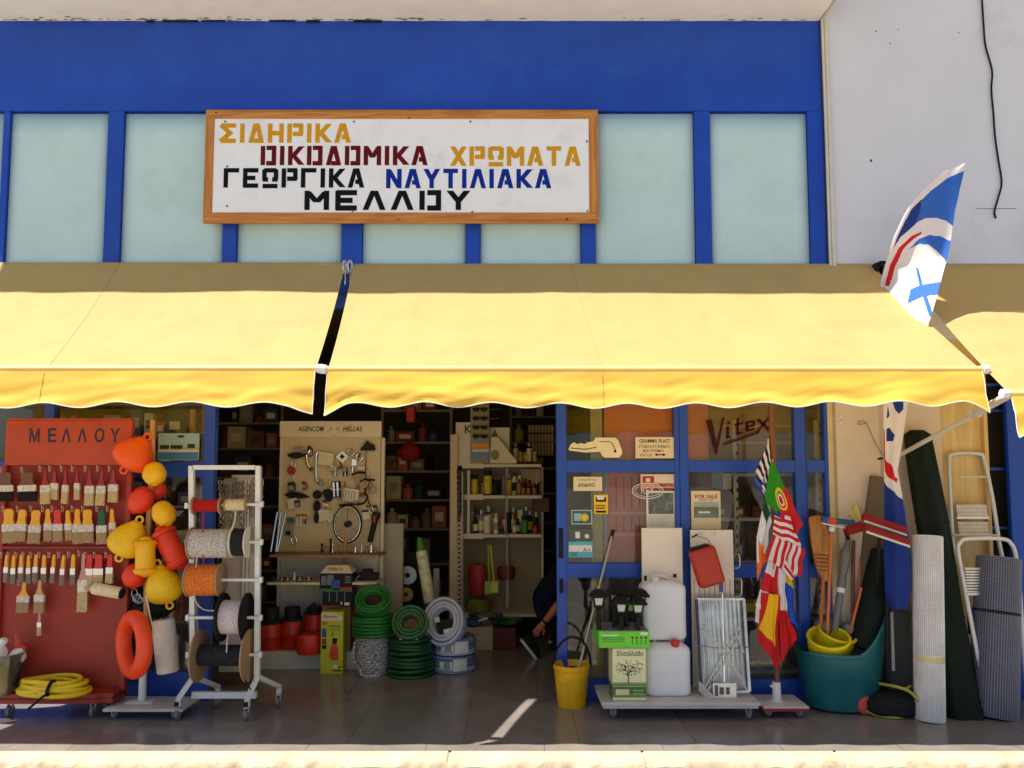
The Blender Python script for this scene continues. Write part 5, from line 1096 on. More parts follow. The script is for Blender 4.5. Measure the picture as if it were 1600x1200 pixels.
# wares on it
d = SY + .1
turned('bottle', 'tin with yellow label at the left of the upper shelf', 'tin', 741, 742, 774, 5.5, d, CAN, [dark, lab_y, dark], 'wares on the middle shelving')
turned('bottle', 'jar with yellow label and dark lid hanging high on the upper shelf', 'jar', 762, 735, 774, 6.5, d, CAN, [dark, lab_y, dark], 'wares on the middle shelving')
turned('bottle', 'small dark bottle with red foot on the upper shelf', 'bottle', 774, 745, 774, 3.5, d, BOT, [dark, dark, lab_r], 'wares on the middle shelving')
turned('bottle', 'brown bottle with white cap on the upper shelf right', 'bottle', 811, 744, 774, 4.5, d, BOT, [M('amber_plastic', L(130, 80, 50), .4), M('amber_label', L(150, 100, 70), .5), white], 'wares on the middle shelving')
for k, px in enumerate((818, 826, 835)): turned('bottle', f'small brown jar, {ordn[k]} beside the brown bottle on the upper shelf', 'jar', px, 762, 774, 3.5, d, CAN, [bronze, M('amber_label', (0, 0, 0)), dark], 'wares on the middle shelving')
for k, (px, y0, r, ms, lab) in enumerate(((743, 806, 4, [dark, cream, dark], 'dark bottle with cream label at the left of the middle shelf'), (751.5, 797, 3.6, [grey, cream, white], 'slim pale spray bottle behind the white jar'), (761, 806, 5.6, [white, cream, white], 'white jar with cream label on the middle shelf'), (775, 802, 4, [white, grey, white], 'white pump bottle in the centre of the middle shelf'), (783, 818, 4, [lab_r, dark, lab_r], 'small red capped jar on the middle shelf'), (804, 812, 3.6, [grey, cream, grey], 'grey tin on the right of the middle shelf'), (810, 810, 3.4, [dark, grey, dark], 'dark grey bottle beside the grey tin'), (820, 806, 5, [dark, lab_g, dark], 'green labelled dark bottle towards the right end'), (836, 818, 4.5, [lab_r, lab_r, dark], 'short red jar at the right end of the middle shelf'))):
    turned('bottle', lab, 'bottle', px, y0, 834.5, r, SY + .1, BOT if r < 5 else CAN, ms, 'wares on the middle shelving')
rnd = random.Random(55)
for row, (py, lo, hi) in enumerate(((773, 735, 762), (834, 790, 815), (722, 690, 712))):
    for k in range(13):
        px = 738 + k * 8.2 + rnd.uniform(-2, 2); c_ = [bxm0 for bxm0 in (dark, grey, lab_g, lab_r, lab_b, cream, bronze)]; m_ = rnd.choice(c_)
        if row == 2 and px < 800: continue
        turned('bottle', f'{"dark" if m_ is dark else "grey" if m_ is grey else "green" if m_ is lab_g else "red" if m_ is lab_r else "blue" if m_ is lab_b else "cream" if m_ is cream else "bronze"} container, {ordn[min(k, 12)]} from left, back row of the {("upper", "middle", "top")[row]} middle shelf', 'container', px, rnd.uniform(lo, hi), py, rnd.uniform(3, 4.6), SY + .28, rnd.choice([BOT, CAN, SPR]), [m_, rnd.choice([cream, grey, dark, lab_y]), rnd.choice([dark, grey, white])], 'wares on the middle shelving')
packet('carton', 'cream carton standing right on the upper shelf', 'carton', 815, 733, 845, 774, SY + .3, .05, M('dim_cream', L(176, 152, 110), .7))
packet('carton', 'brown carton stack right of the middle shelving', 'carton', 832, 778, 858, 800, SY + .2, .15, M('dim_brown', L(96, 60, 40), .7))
mb = MB(); y = SY - .0
P = [(0, 0), (1, 0), (1, .1), (.3, 1), (.05, 1)]; a, b, c, e = rc(765, 683, 807, 724, y); mb.prism([(a + (b - a) * u, c + (e - c) * v) for u, v in P], y, y + .1); mb.mi = 1; mb.prism([(a + (b - a) * (.2 + .28 * math.cos(k) * .6), c + (e - c) * (.32 + .2 * math.sin(k))) for k in [6.28 * i / 12 for i in range(12)]], y - .002, y + .001)
o = mb.build('display_box', [cream, M('green_picture', L(130, 130, 60), .5)]); settle(o, ((a + b) / 2, y, c)); tag(o, 'wedge shaped cream display box on top of the middle shelving', 'box')
y = SY - .03; a, b, c, e = rc(735, 628, 764, 724, y)
T = thing('sunglasses_stand', 'tall card of sunglasses with orange and blue picture on top of the shelving', 'display card', ((a + b) / 2, y, c)); mb = MB(); mb.box((a, y, c), (b, y + .02, e)); mb.build('card', M('olive_card', L(150, 140, 96), .6), T)
art('picture', 736, 692, 765, 716, M('blue_picture', L(110, 130, 160), .5, 0, .2, 20), 0, y, T); art('picture', 737, 693, 764, 701, M('orange_picture', L(226, 140, 30), .5), 1, y, T); art('picture', 738, 702, 764, 706, M('pale_picture', L(210, 206, 200), .5), 1, y, T)
sg = M('sunglass_lens', (.015, .013, .012), .15)
for k, py in enumerate((640, 654, 668, 682)):
    s = ppm(y, 2.2); q = pt(750, py, y - .03); mb = MB()
    for sx in (-1, 1): mb.lathe([(0, -.004), (5 * s, -.003), (5.4 * s, 0), (5 * s, .003), (0, .004)], Matrix.Translation(q + Vector((sx * 6.3 * s, 0, 0))) @ Matrix.Rotation(R(90), 4, 'X'), 14, sy=.62)
    mb.tube([q + Vector((-11 * s, .02, 2 * s)), q + Vector((-11 * s, 0, 2 * s)), q + Vector((0, 0, 1.6 * s)), q + Vector((11 * s, 0, 2 * s)), q + Vector((11 * s, .02, 2 * s))], .8 * s, 6)
    o = mb.build('sunglasses', sg, smooth=True); settle(o, q); tag(o, f'pair of dark sunglasses, {ordn[k]} from the top of the card', 'sunglasses', 'sunglasses on the card')
for k, (py, x1) in enumerate(((640, 780), (654.5, 780))): mb = MB(); mb.cyl(pt(765, py, y), pt(x1, py - 1, y - .04), .005, 6); mb.build('prong', steel, T)
mb = MB(); rnd = random.Random(4)
for k in range(3): chain(mb, [pt(716 + 2.4 * k, 737, SY - .08), pt(716.5 + 2.4 * k, 790, SY - .09), pt(716 + 2.2 * k, 815 - 9 * k, SY - .085)], .014, .034, .0045)
o = mb.build('chain', M('dark_chain', (.08, .075, .07), .5, .7), smooth=True); settle(o, pt(718, 737, SY - .08)); tag(o, 'dark chain hanging down the slotted post of the middle shelving', 'chain')
d = SY - .12
for k, (x0, x1, m_, m2) in enumerate(((763, 764.5, M('lime_plastic', L(140, 176, 30), .4), 0), (766.5, 772, M('lime_yellow_plastic', L(196, 200, 50), .4), 1))):
    t = thing('dustpan', ('green', 'yellow-green')[k] + ' long handled dustpan hanging from the middle shelving', 'dustpan', pt(x1, 920, d)); mb = MB(); mb.cyl(pt(x1, 910, d), pt(x0, 852, d), .011, 8); mb.build('handle', m_, t, smooth=True)
    mb = MB(); rbox(mb, (757, 766)[k], 908, (768, 779)[k], (929, 927)[k], d - .02 - .03 * k, d + .02 - .02 * k, .008); mb.build('pan', m_, t)
mb = MB(); mb.cyl(pt(722.5, 962, SY - .1), pt(722.5, 738, SY - .1), .006, 8); o = mb.build('hanging_tube', offwhite, smooth=True); settle(o, pt(722.5, 962, SY - .1)); tag(o, 'thin pale tube hanging beside the slotted post', 'tube')
mb = MB(); mb.tube([pt(791, 738, SY - .05), pt(790, 800, SY - .05), pt(793, 870, SY - .05), pt(796, 945, SY - .05)], .006, 6); o = mb.build('twine', grey, smooth=True); settle(o, pt(791, 738, SY - .05)); tag(o, 'thin grey cord hanging in front of the middle shelving', 'cord')
rnd = random.Random(21)
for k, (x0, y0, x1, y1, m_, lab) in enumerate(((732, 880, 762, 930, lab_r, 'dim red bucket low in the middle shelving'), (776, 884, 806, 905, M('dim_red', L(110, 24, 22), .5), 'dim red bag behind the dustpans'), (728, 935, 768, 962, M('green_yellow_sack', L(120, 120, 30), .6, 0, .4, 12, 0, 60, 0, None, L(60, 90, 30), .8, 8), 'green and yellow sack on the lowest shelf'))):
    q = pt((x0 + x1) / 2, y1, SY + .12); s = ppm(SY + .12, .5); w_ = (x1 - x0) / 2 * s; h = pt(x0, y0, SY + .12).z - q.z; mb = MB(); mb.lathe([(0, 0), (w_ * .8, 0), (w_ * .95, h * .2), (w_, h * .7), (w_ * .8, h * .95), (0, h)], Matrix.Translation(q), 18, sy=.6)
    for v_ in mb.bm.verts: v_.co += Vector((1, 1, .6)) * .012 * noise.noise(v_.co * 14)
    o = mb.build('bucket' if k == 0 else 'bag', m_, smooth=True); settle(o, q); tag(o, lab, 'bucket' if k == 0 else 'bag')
# carton and clutter on the floor before the person
g = gp(748, 1016); T = thing('carton', 'cream carton with dark red side on the floor before the shelving', 'carton', g); h = pt(745, 980, g.y).z; a, b, c, e = rc(724, 980, 770, 1016, g.y)
mb = MB(); mb.box((a, g.y, 0.001), (b, g.y + .3, h), .003); mb.build('box', M('dull_cream_carton', L(190, 176, 150), .7), T); mb = MB(); mb.box((b + .001, g.y + .0, 0.001), (b + .22, g.y + .3, h - .01), .003); mb.build('red_side', M('dark_red_carton', L(96, 24, 26), .6), T)
rnd = random.Random(31)
for k in range(9):
    q = Vector((pt(rnd.uniform(740, 815), 985, g.y + .1).x, g.y + rnd.uniform(.02, .25), h + .01)); sx, sz = rnd.uniform(.04, .1), rnd.uniform(.03, .09); mb = MB(); mb.box((-sx, -.05, 0), (sx, .05, sz), .01)
    for v_ in mb.bm.verts: v_.co = Matrix.Rotation(rnd.uniform(-1, 1), 3, 'Z') @ v_.co
    m_ = rnd.choice([dark, M('dull_teal', L(70, 96, 100), .5), grey, lab_g, M('dull_green', L(50, 70, 50), .6)])
    o = mb.build('small_box', m_); o.location = q; tag(o, f'small {"dark" if m_ is dark else "teal" if m_.name == "dull_teal" else "grey" if m_ is grey else "green"} box heaped on the floor cartons before the person', 'box', 'small boxes on the cartons')
mb = MB(); mb.cyl(pt(740, 972, g.y), pt(762, 966, g.y + .05), .012, 8); o = mb.build('bright_tube', white, smooth=True); settle(o, pt(740, 972, g.y)); tag(o, 'short white tube lying on the cartons by the shelving', 'tube')

# ---- shelving along the back and left of the room, dim
bx_cols = [('brown', L(120, 86, 54)), ('cream', L(196, 178, 138)), ('grey', L(130, 124, 114)), ('dark red', L(110, 36, 28)), ('dark green', L(44, 66, 40)), ('black', L(26, 24, 24)), ('blue', L(44, 62, 104)), ('orange', L(170, 84, 36))]
bxm = {n: M('box_' + n.replace(' ', '_'), c, .6, 0, .2, 12) for n, c in bx_cols}
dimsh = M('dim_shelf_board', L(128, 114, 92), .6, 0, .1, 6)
def backshelf(label, x0, x1, rows, d, key, rnd, cans=.4):
    a = pt(x0, 800, d).x; b = pt(x1, 800, d).x; t = thing('shelving_unit', label, 'shelving', ((a + b) / 2, d, 0))
    zs = [pt(800, r, d).z for r in rows]
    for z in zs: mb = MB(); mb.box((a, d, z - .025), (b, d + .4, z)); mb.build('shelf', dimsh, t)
    for x in (a - .03, b): mb = MB(); mb.box((x, d - .012, 0), (x + .03, d - .0005, zs[0] + .35)); mb.build('upright', dimsh, t)
    for r, z in enumerate(zs):
        x = a + .03; i = 0
        while x < b - .08:
            w_ = rnd.uniform(.07, .22); h = rnd.uniform(.12, .27); n = rnd.choice(bx_cols)[0]
            if x + w_ > b - .02: break
            lab = f'{n} ware, {ordn[min(i, 12)]} from left, {ordn[r]} shelf of {key}'
            if rnd.random() < cans:
                mb = MB(); rr = min(w_, .12) / 2; mb.lathe([(0, 0), (rr, 0), (rr, h * .6), (rr * .4, h * .72), (rr * .4, h * .85), (0, h * .85)], Matrix.Translation((x + rr, d + .1, z)), 14); o = mb.build('bottle', bxm[n], smooth=True); settle(o, (x + rr, d + .1, z)); tag(o, lab.replace('ware', 'bottle'), 'bottle', 'wares on ' + key); x += 2 * rr + .008
            else:
                mb = MB(); mb.box((x, d + .04, z), (x + w_, d + .3, z + h), .004); m2 = rnd.choice([cream, grey, bxm['dark red']]); mb.box((x + w_ * .2, d + .038, z + h * .3), (x + w_ * .8, d + .041, z + h * .7), 0, None, 1); o = mb.build('carton', [bxm[n], m2]); settle(o, (x + w_ / 2, d + .17, z)); tag(o, lab.replace('ware', 'carton'), 'carton', 'wares on ' + key); x += w_ + rnd.uniform(.003, .03)
            i += 1
    return t
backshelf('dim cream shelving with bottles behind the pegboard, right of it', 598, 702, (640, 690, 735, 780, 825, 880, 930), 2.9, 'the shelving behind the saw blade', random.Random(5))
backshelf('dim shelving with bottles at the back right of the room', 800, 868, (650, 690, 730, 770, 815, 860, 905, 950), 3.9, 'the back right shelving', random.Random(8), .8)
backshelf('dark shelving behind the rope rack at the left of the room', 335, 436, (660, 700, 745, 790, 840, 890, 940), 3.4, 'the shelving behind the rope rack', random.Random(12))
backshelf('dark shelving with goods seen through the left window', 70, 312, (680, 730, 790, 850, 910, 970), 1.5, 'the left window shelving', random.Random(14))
t = thing('buoy', 'dim red ball float on the back shelf right of the pegboard', 'float', pt(640, 705, 2.7)); q = pt(640, 707, 2.7); s = ppm(2.7, 2); mb = MB(); mb.lathe([(0, -14 * s), (12 * s, -12 * s), (18 * s, -4 * s), (17 * s, 4 * s), (10 * s, 12 * s), (4 * s, 17 * s), (0, 18 * s)], Matrix.Translation(q), 22); mb.build('float', M('dull_red_float', L(170, 40, 34), .4), t, smooth=True)
mb = MB(); rbox(mb, 634, 634, 648, 660, 2.6, 2.7, .02); o = mb.build('hanging_bag', M('bright_red_bag', L(206, 60, 30), .5)); settle(o, pt(641, 634, 2.6)); tag(o, 'bright orange-red bag hanging high behind the pegboard', 'bag')
for r, (py0, py1) in enumerate(((664, 676), (678, 690), (692, 712))):
    for k in range(8):
        px = 826 + k * 5; d = 3.2; mb = MB(); rbox(mb, px, py0, px + 3.6, py1, d, d + .015, .003); o = mb.build('small_brush', M('pale_tool', L(196, 176, 130), .6)); settle(o, pt(px + 1.8, py0, d)); tag(o, 'pale small tool hanging in rows at the back right of the room', 'tool', 'pale tools hung in rows')

# ---- person crouching behind the door frame
def skinmesh(name, joints, edges, mat, parent, sub=2):
    me = bpy.data.meshes.new(name); org = Vector(parent.location)
    me.from_pydata([Vector(j[0]) - org for j in joints], edges, []); me.materials.append(mat)
    o = bpy.data.objects.new(name, me); COL.objects.link(o); o.parent = parent
    sk = o.modifiers.new('skin', 'SKIN'); sk.use_smooth_shade = True
    for v_, j in zip(me.skin_vertices[0].data, joints): v_.radius = (j[1], j[2] if len(j) > 2 else j[1])
    me.skin_vertices[0].data[0].use_root = True
    s_ = o.modifiers.new('sub', 'SUBSURF'); s_.levels = sub; s_.render_levels = sub
    dg = bpy.context.evaluated_depsgraph_get(); m2 = bpy.data.meshes.new_from_object(o.evaluated_get(dg)); o.modifiers.clear(); o.data = m2; m2.materials.clear(); m2.materials.append(mat); return o
g = gp(852, 1026); PX, PY = g.x - .11, g.y
T = thing('person', 'person in dark navy clothes and dark shoes crouching in the doorway beside the door frame', 'person', (PX, PY, 0))
skin_m = M('tanned_skin', L(180, 108, 72), .5, 0, .06, 12); navy = M('navy_cloth', L(20, 26, 46), .9, 0, .15, 10, .2, 40)
def j(dx, dy, z, r, r2=None): return (Vector((PX + dx, PY + dy, z)), r, r2 or r)
J = [j(.02, .18, .34, .15, .13), j(.09, .16, .50, .15, .12), j(.19, .14, .66, .165, .12), j(.27, .12, .78, .12, .1), j(.33, .1, .87, .055), j(.37, .09, .93, .05),
     j(.10, .02, .36, .09), j(.36, -.03, .42, .075), j(.38, -.03, .38, .062), j(.24, -.02, .14, .05), j(.16, -.02, .07, .04),
     j(.10, .30, .34, .09), j(.38, .33, .42, .075), j(.40, .33, .38, .06), j(.30, .34, .14, .05), j(.24, .34, .07, .04)]
E = [(0, 1), (1, 2), (2, 3), (3, 4), (4, 5), (0, 6), (6, 7), (7, 8), (8, 9), (9, 10), (0, 11), (11, 12), (12, 13), (13, 14), (14, 15)]
skinmesh('body', J, E, navy, T)
el = pt(880, 936, PY - .16); wr = pt(849, 974, PY - .2); sh_ = Vector((PX + .26, PY - .06, .78))
skinmesh('sleeve', [(Vector((PX + .24, PY + .0, .74)), .08), (sh_.lerp(el, .3), .068), (sh_.lerp(el, .62), .06)], [(0, 1), (1, 2)], navy, T)
hd = (wr - el).normalized()
JA = [(sh_.lerp(el, .55), .046), (el, .044), (el.lerp(wr, .35), .046), (el.lerp(wr, .8), .034), (wr, .028, .024), (wr + hd * .05, .038, .018), (wr + hd * .085, .036, .016)]
EA = [(k, k + 1) for k in range(6)]
skinmesh('forearm', JA, EA, skin_m, T)
sd = hd.cross(Vector((0, 1, 0))).normalized()
for k, (o_, l) in enumerate(((-.026, .065), (-.009, .078), (.008, .072), (.024, .055))):
    b0 = wr + hd * .075 + sd * o_; skinmesh('finger', [(b0, .010), (b0 + hd * l * .5 + Vector((0, -.006, 0)), .009), (b0 + hd * l * .8 + Vector((.012, -.004, 0)), .008), (b0 + hd * l + Vector((.024, .002, 0)), .007)], [(0, 1), (1, 2), (2, 3)], skin_m, T, 1)
b0 = wr + hd * .03 + sd * .03; skinmesh('thumb', [(b0, .012), (b0 + sd * .025 + hd * .02, .011), (b0 + sd * .03 + hd * .055, .009)], [(0, 1), (1, 2)], skin_m, T, 1)
mb = MB(); mb.lathe([(.032, -.011), (.036, -.008), (.036, .008), (.032, .011)], axis(wr - hd * .015, wr), 16); mb.build('watch', dark, T, smooth=True)
hc = Vector((PX + .42, PY + .08, 1.04)); mb = MB(); mb.lathe([(0, -.12), (.05, -.11), (.075, -.05), (.085, .02), (.075, .08), (.04, .11), (0, .12)], Matrix.Translation(hc), 20, sx=1.1)
mb.lathe([(0, -.02), (.016, -.01), (.01, .025), (0, .03)], Matrix.Translation(hc + Vector((.1, 0, -.01))), 8)
for s_ in (-1, 1): mb.lathe([(0, -.03), (.012, -.01), (.014, .02), (0, .03)], Matrix.Translation(hc + Vector((.0, s_ * .085, 0))), 8)
mb.build('head', skin_m, T, smooth=True)
mb = MB(); mb.lathe([(.09, .0), (.088, .05), (.075, .095), (.04, .122), (0, .13)], Matrix.Translation(hc + Vector((-.012, 0, 0))), 20, sx=1.1); mb.build('hair', M('dark_hair', (.02, .015, .012), .6), T, smooth=True)
for k, (ft_, hl) in enumerate(((Vector((PX - .02, PY - .06, .0)), Vector((PX - .115, PY - .08, .165))), (Vector((PX + .28, PY + .34, 0)), Vector((PX + .16, PY + .34, .07))))):
    tx = (Vector((ft_.x, ft_.y, .04)) - hl).normalized(); ln = .25; m = Matrix.Translation(hl) @ tx.to_track_quat('X', 'Z').to_matrix().to_4x4()
    mb = MB(); P = [(0, -.035), (.0, .035), (.08, .03), (.17, .045), (.23, .035), (.25, 0), (.23, -.04), (.17, -.047), (.08, -.035)]
    A = [mb.bm.verts.new(m @ Vector((x, y_, -.008))) for x, y_ in P]; C_ = [mb.bm.verts.new(m @ Vector((x, y_, .014))) for x, y_ in P]; D_ = [mb.bm.verts.new(m @ Vector((x * .96 + .005, y_ * .9, .05 if x > .15 else .085))) for x, y_ in P]; E_ = [mb.bm.verts.new(m @ Vector((.05 + (x - .05) * .45, y_ * .55, .1))) for x, y_ in P]
    n = len(P); f1 = [mb.bm.faces.new(A)]; f2 = []
    for i in range(n):
        f1.append(mb.bm.faces.new((A[i], A[(i + 1) % n], C_[(i + 1) % n], C_[i])))
        for U, V in ((C_, D_), (D_, E_)): f2.append(mb.bm.faces.new((U[i], U[(i + 1) % n], V[(i + 1) % n], V[i])))
    f2.append(mb.bm.faces.new(E_)); mb._mark(f1, 1); mb._mark(f2, 0); mb.build('shoe', [dark, white], T, smooth=True)
# ================================================================== right of the doorway
# ---- things on and behind the glass
def flat(name, label, cat, x0, y0, x1, y1, mat, arts=(), d=.0, th=.006, group=None):
    """flat printed thing on the front plane d: arts = [(px0, py0, px1, py1, material)]"""
    a, b, c, e = rc(x0, y0, x1, y1, d); mb = MB(); mb.box((a, d, c), (b, d + th, e)); mats = [mat]
    for i, (p0, q0, p1, q1, m_) in enumerate(arts):
        u, v, w_, z = rc(p0, q0, p1, q1, d); k = .0008 + .00025 * i; mats.append(m_); mb.box((u, d - k, w_), (v, d + .0003, z), 0, None, i + 1)
    o = mb.build(name, mats); settle(o, ((a + b) / 2, d, c)); return tag(o, label, cat, group)
def words(par, body, x0, y0, x1, y1, mat, d, bold=0., shear=0.):
    a, b, c, e = rc(x0, y0, x1, y1, d); return text_mesh('lettering', body, a, b, c, e, d, mat, par, shear, bold)
GD = .0265                                                              # just in front of the glass
ink = M('brown_ink', L(70, 52, 44), .6); inkb = M('black_ink', L(20, 18, 18), .6); paper = M('cream_paper', L(232, 214, 176), .7, 0, .04, 9); paperw = M('white_paper', L(232, 228, 216), .6, 0, .05, 12)
# key cut-out
y = GD - .012; kp = [(888, 702), (892, 694), (897, 691), (902, 694), (908, 692), (913, 694), (918, 691), (926, 690), (929, 687), (931, 683.5), (962, 684), (966, 688), (972, 704), (972, 709), (968, 715), (945, 715), (941, 713), (938, 706), (914, 707), (890, 704)]
P = [pt(a, b, y) for a, b in kp]; mb = MB(); mb.prism([(v.x, v.z) for v in P][::-1], y, y + .01); o = mb.build('key_cutout', M('cream_key_board', L(236, 222, 178), .6)); settle(o, pt(930, 712, y)); tag(o, 'cream board cut out as a large key on the upper pane of the door', 'key sign')
mb = MB(); h = pt(961, 705, y); mb.lathe([(0, .004), (.011, .003), (.011, 0)], Matrix.Translation(h) @ Matrix.Rotation(R(90), 4, 'X'), 12, sx=.8)
mb.build('key_hole', inkb, o); mb = MB(); mb.tube([pt(892, 700, y - .002), pt(914, 702, y - .002), pt(932, 699, y - .002)], .003, 5); mb.tube([pt(937, 690, y - .002), pt(952, 690, y - .002), pt(956, 692, y - .002), pt(963, 706, y - .002)], .0025, 5); mb.build('groove', ink, o)
o = flat('shop_notice', 'cream notice with engraving offer and double arrow on the upper pane of the door', 'notice', 993, 683, 1053, 716, paper, (), GD - .01, .008)
words(o, 'GRAMMA PLAST', 999, 686, 1047, 692, ink, GD - .0115, .012); words(o, 'ΑΥΤΟΚΟΛΛΗΤΑ ΓΡΑΜΜΑΤΑ', 998, 695, 1047, 700, ink, GD - .0115); words(o, 'ΚΑΙ ΣΧΕΔΙΑ', 1005, 702, 1037, 706, ink, GD - .0115, .01); words(o, 'ΕΝΤΟΣ', 1000, 709, 1019, 713, ink, GD - .0115)
mb = MB(); A, Bq = pt(1025, 710.5, GD - .011), pt(1038, 710.5, GD - .011); mb.prism([(A.x - .012, A.z), (A.x + .01, A.z + .011), (A.x + .01, A.z + .004), (Bq.x - .01, A.z + .004), (Bq.x - .01, A.z + .011), (Bq.x + .012, A.z), (Bq.x - .01, A.z - .011), (Bq.x - .01, A.z - .004), (A.x + .01, A.z - .004), (A.x + .01, A.z - .011)], GD - .0115, GD - .0095); mb.build('arrow', inkb, o)
o = flat('shop_notice', 'small pale notice with two printed lines at the top left of the door pane', 'notice', 896, 745, 941, 767, paper, (), GD - .006, .004); words(o, 'Τα κλειδιά σας', 902, 748, 931, 751.5, ink, GD - .0075); words(o, 'ΚΛΕΙΔΑΡΙΕΣ', 904, 755, 930, 760.5, ink, GD - .0075, .01)
yst = M('yellow_sticker', L(246, 198, 20), .45)
o = flat('sticker', 'yellow sticker with a white and black car picture on the door pane', 'sticker', 928, 773, 950, 803, yst, [(931, 777, 947, 784, inkb), (933, 775, 944, 781, paperw), (930, 789, 946, 791, lab_r), (931, 793, 945, 795, ink), (931, 798, 947, 801, inkb)], GD - .005, .003)
teal = M('teal_sticker', L(30, 92, 104), .45, 0, .2, 30)
o = flat('sticker', 'teal card sticker with a round yellow badge beside the yellow sticker', 'sticker', 893, 797, 925, 819, paperw, [(894, 798, 924, 818, teal), (897, 802, 908, 814, M('pale_teal', L(150, 190, 190), .5))], GD - .005, .003)
mb = MB(); mb.lathe([(0, .003), (.021, .0028), (.0215, 0)], Matrix.Translation(pt(913.5, 808.5, GD - .006)) @ Matrix.Rotation(R(90), 4, 'X'), 20); mb.lathe([(.024, .001), (.024, .0015), (.03, .0015), (.03, .001)], Matrix.Translation(pt(913.5, 808.5, GD - .006)) @ Matrix.Rotation(R(90), 4, 'X'), 20); mb.build('badge', yst, o)
o = flat('sticker', 'dark grey sticker with two pale marks by the door edge', 'sticker', 888, 826, 926, 845, M('grey_sticker', L(84, 88, 84), .5), [(899, 831, 906, 841, paperw), (914, 835, 920, 841, paperw)], GD - .005, .003)
o = flat('sticker', 'pale blue sticker at the bottom left of the door pane', 'sticker', 888, 846, 926, 871, M('pale_blue_sticker', L(96, 176, 196), .5, 0, .15, 20), [(889, 852, 925, 862, paperw), (892, 862, 902, 869, M('mid_blue', L(70, 140, 170), .5))], GD - .005, .003); words(o, 'Α+', 911, 856, 923, 862, teal, GD - .0075)
o = flat('poster', 'white poster with red emblem and black writing at the top right of the door pane', 'poster', 1001, 741, 1054, 764, M('pinkish_paper', L(232, 206, 180), .6), [(1004, 744, 1022, 755, lab_r), (1009, 747, 1016, 753, paper), (1001, 756, 1054, 761, M('salmon_band', L(222, 120, 90), .5)), (1002, 762, 1053, 764, lab_r)], GD - .004, .003); words(o, 'BARBATOS', 1023, 755, 1051, 760, inkb, GD - .006, .02)
o = flat('poster', 'black and white photo poster low on the right of the door pane', 'poster', 1010, 767, 1055, 825, paperw, [(1013, 770, 1052, 803, M('grey_photo', L(96, 98, 96), .5, 0, .6, 18, 0, 60, 0, None, L(190, 190, 186), .9, 14))], GD - .0005, .003)
for k in range(6): words(o, 'ΠΩΛΕΙΤΑΙ ΣΚΑΦΟΣ', 1014, 805.5 + 3 * k, 1050 - 4 * (k % 3), 807 + 3 * k, grey, GD - .0025)
t = thing('sticker', 'clear oval sticker with white rim beside the red emblem poster', 'sticker', pt(1013, 768, GD)); q = pt(1012, 767, GD - .006); mb = MB(); s = ppm(GD, 1.9); mb.torus(q, 24 * s, .8 * s, None, 36, 6, sz=.5); mb.torus(q, 20 * s, .5 * s, None, 36, 6, sz=.44); mb.build('rim', paperw, t, smooth=True); words(t, 'ΚΕΥ', 1002, 761, 1022, 772, paperw, GD - .007, .01)
mb = MB(); a, b, c, e = rc(1003, 775, 1026, 808, .0); mb.box((a, GD - .0003, c), (b, GD + .0, e)); mb.bm.free()
o = flat('poster', 'sale poster with red heading and coastline photo on the second window', 'poster', 1080, 767, 1126, 827, paper, [(1084, 784, 1123, 809, M('hazy_sky_print', L(168, 176, 166), .5)), (1084, 792, 1123, 804, M('hill_print', L(110, 116, 92), .5, 0, .35, 30)), (1084, 803, 1123, 809, M('sea_print', L(120, 136, 130), .5)), (1091, 799, 1110, 802, paperw)], GD - .004, .003)
words(o, 'FOR SALE', 1086, 773, 1121, 779, lab_r, GD - .006, .02); words(o, 'ΑΓΡΙΑ - 520', 1093, 780, 1114, 782.5, ink, GD - .006)
# painted script lettering on the upper pane
t = thing('window_lettering', 'slanting dark red letters painted on the second window, underlined', 'lettering', pt(1150, 690, GD)); vm = M('dark_maroon_paint', L(62, 16, 14), .5)
def stroke(pts, r, y=GD - .004):
    mb = MB(); P = [pt(a, b, y) for a, b in pts]; s = ppm(y, 2); 
    for (a, b), p, q in zip(zip(pts, pts[1:]), P, P[1:]):
        n = Vector((-(q - p).z, 0, (q - p).x)).normalized() * r * 1.35 * s; mb.prism([((v).x, (v).z) for v in (p - n, q - n, q + n, p + n)], y, y + .003)
    mb.build('letter', vm, t)
mb = MB(); P = [pt(a, b, GD - .004) for a, b in ((1103, 656), (1112, 655), (1120, 692), (1129, 652), (1132, 652), (1120, 711), (1117, 707))]; mb.prism([(v.x, v.z) for v in P][::-1], GD - .004, GD - .001); mb.build('letter', vm, t)
stroke([(1137, 684), (1137.5, 666)], 1.6); stroke([(1135, 684), (1141, 682.5)], 1.1); stroke([(1136.5, 661), (1140.5, 660)], 1.8)
stroke([(1152, 679), (1153, 654), (1155, 654)], 1.6); stroke([(1148, 664), (1161, 661)], 1.2); stroke([(1152, 678), (1160, 675.5)], 1.4)
stroke([(1166, 667), (1178, 664.5)], 1.3); stroke([(1178, 665), (1178, 657.5)], 1.5); stroke([(1178, 658), (1167, 660)], 1.4); stroke([(1167, 659), (1167, 673)], 1.6); stroke([(1166, 673), (1179, 670)], 1.4)
stroke([(1184, 655), (1204, 673)], 1.9); stroke([(1203, 651), (1187, 670), (1184, 676)], 1.3)
stroke([(1131, 695), (1184, 676)], 1.1); stroke([(1131, 692), (1183, 673)], .5)
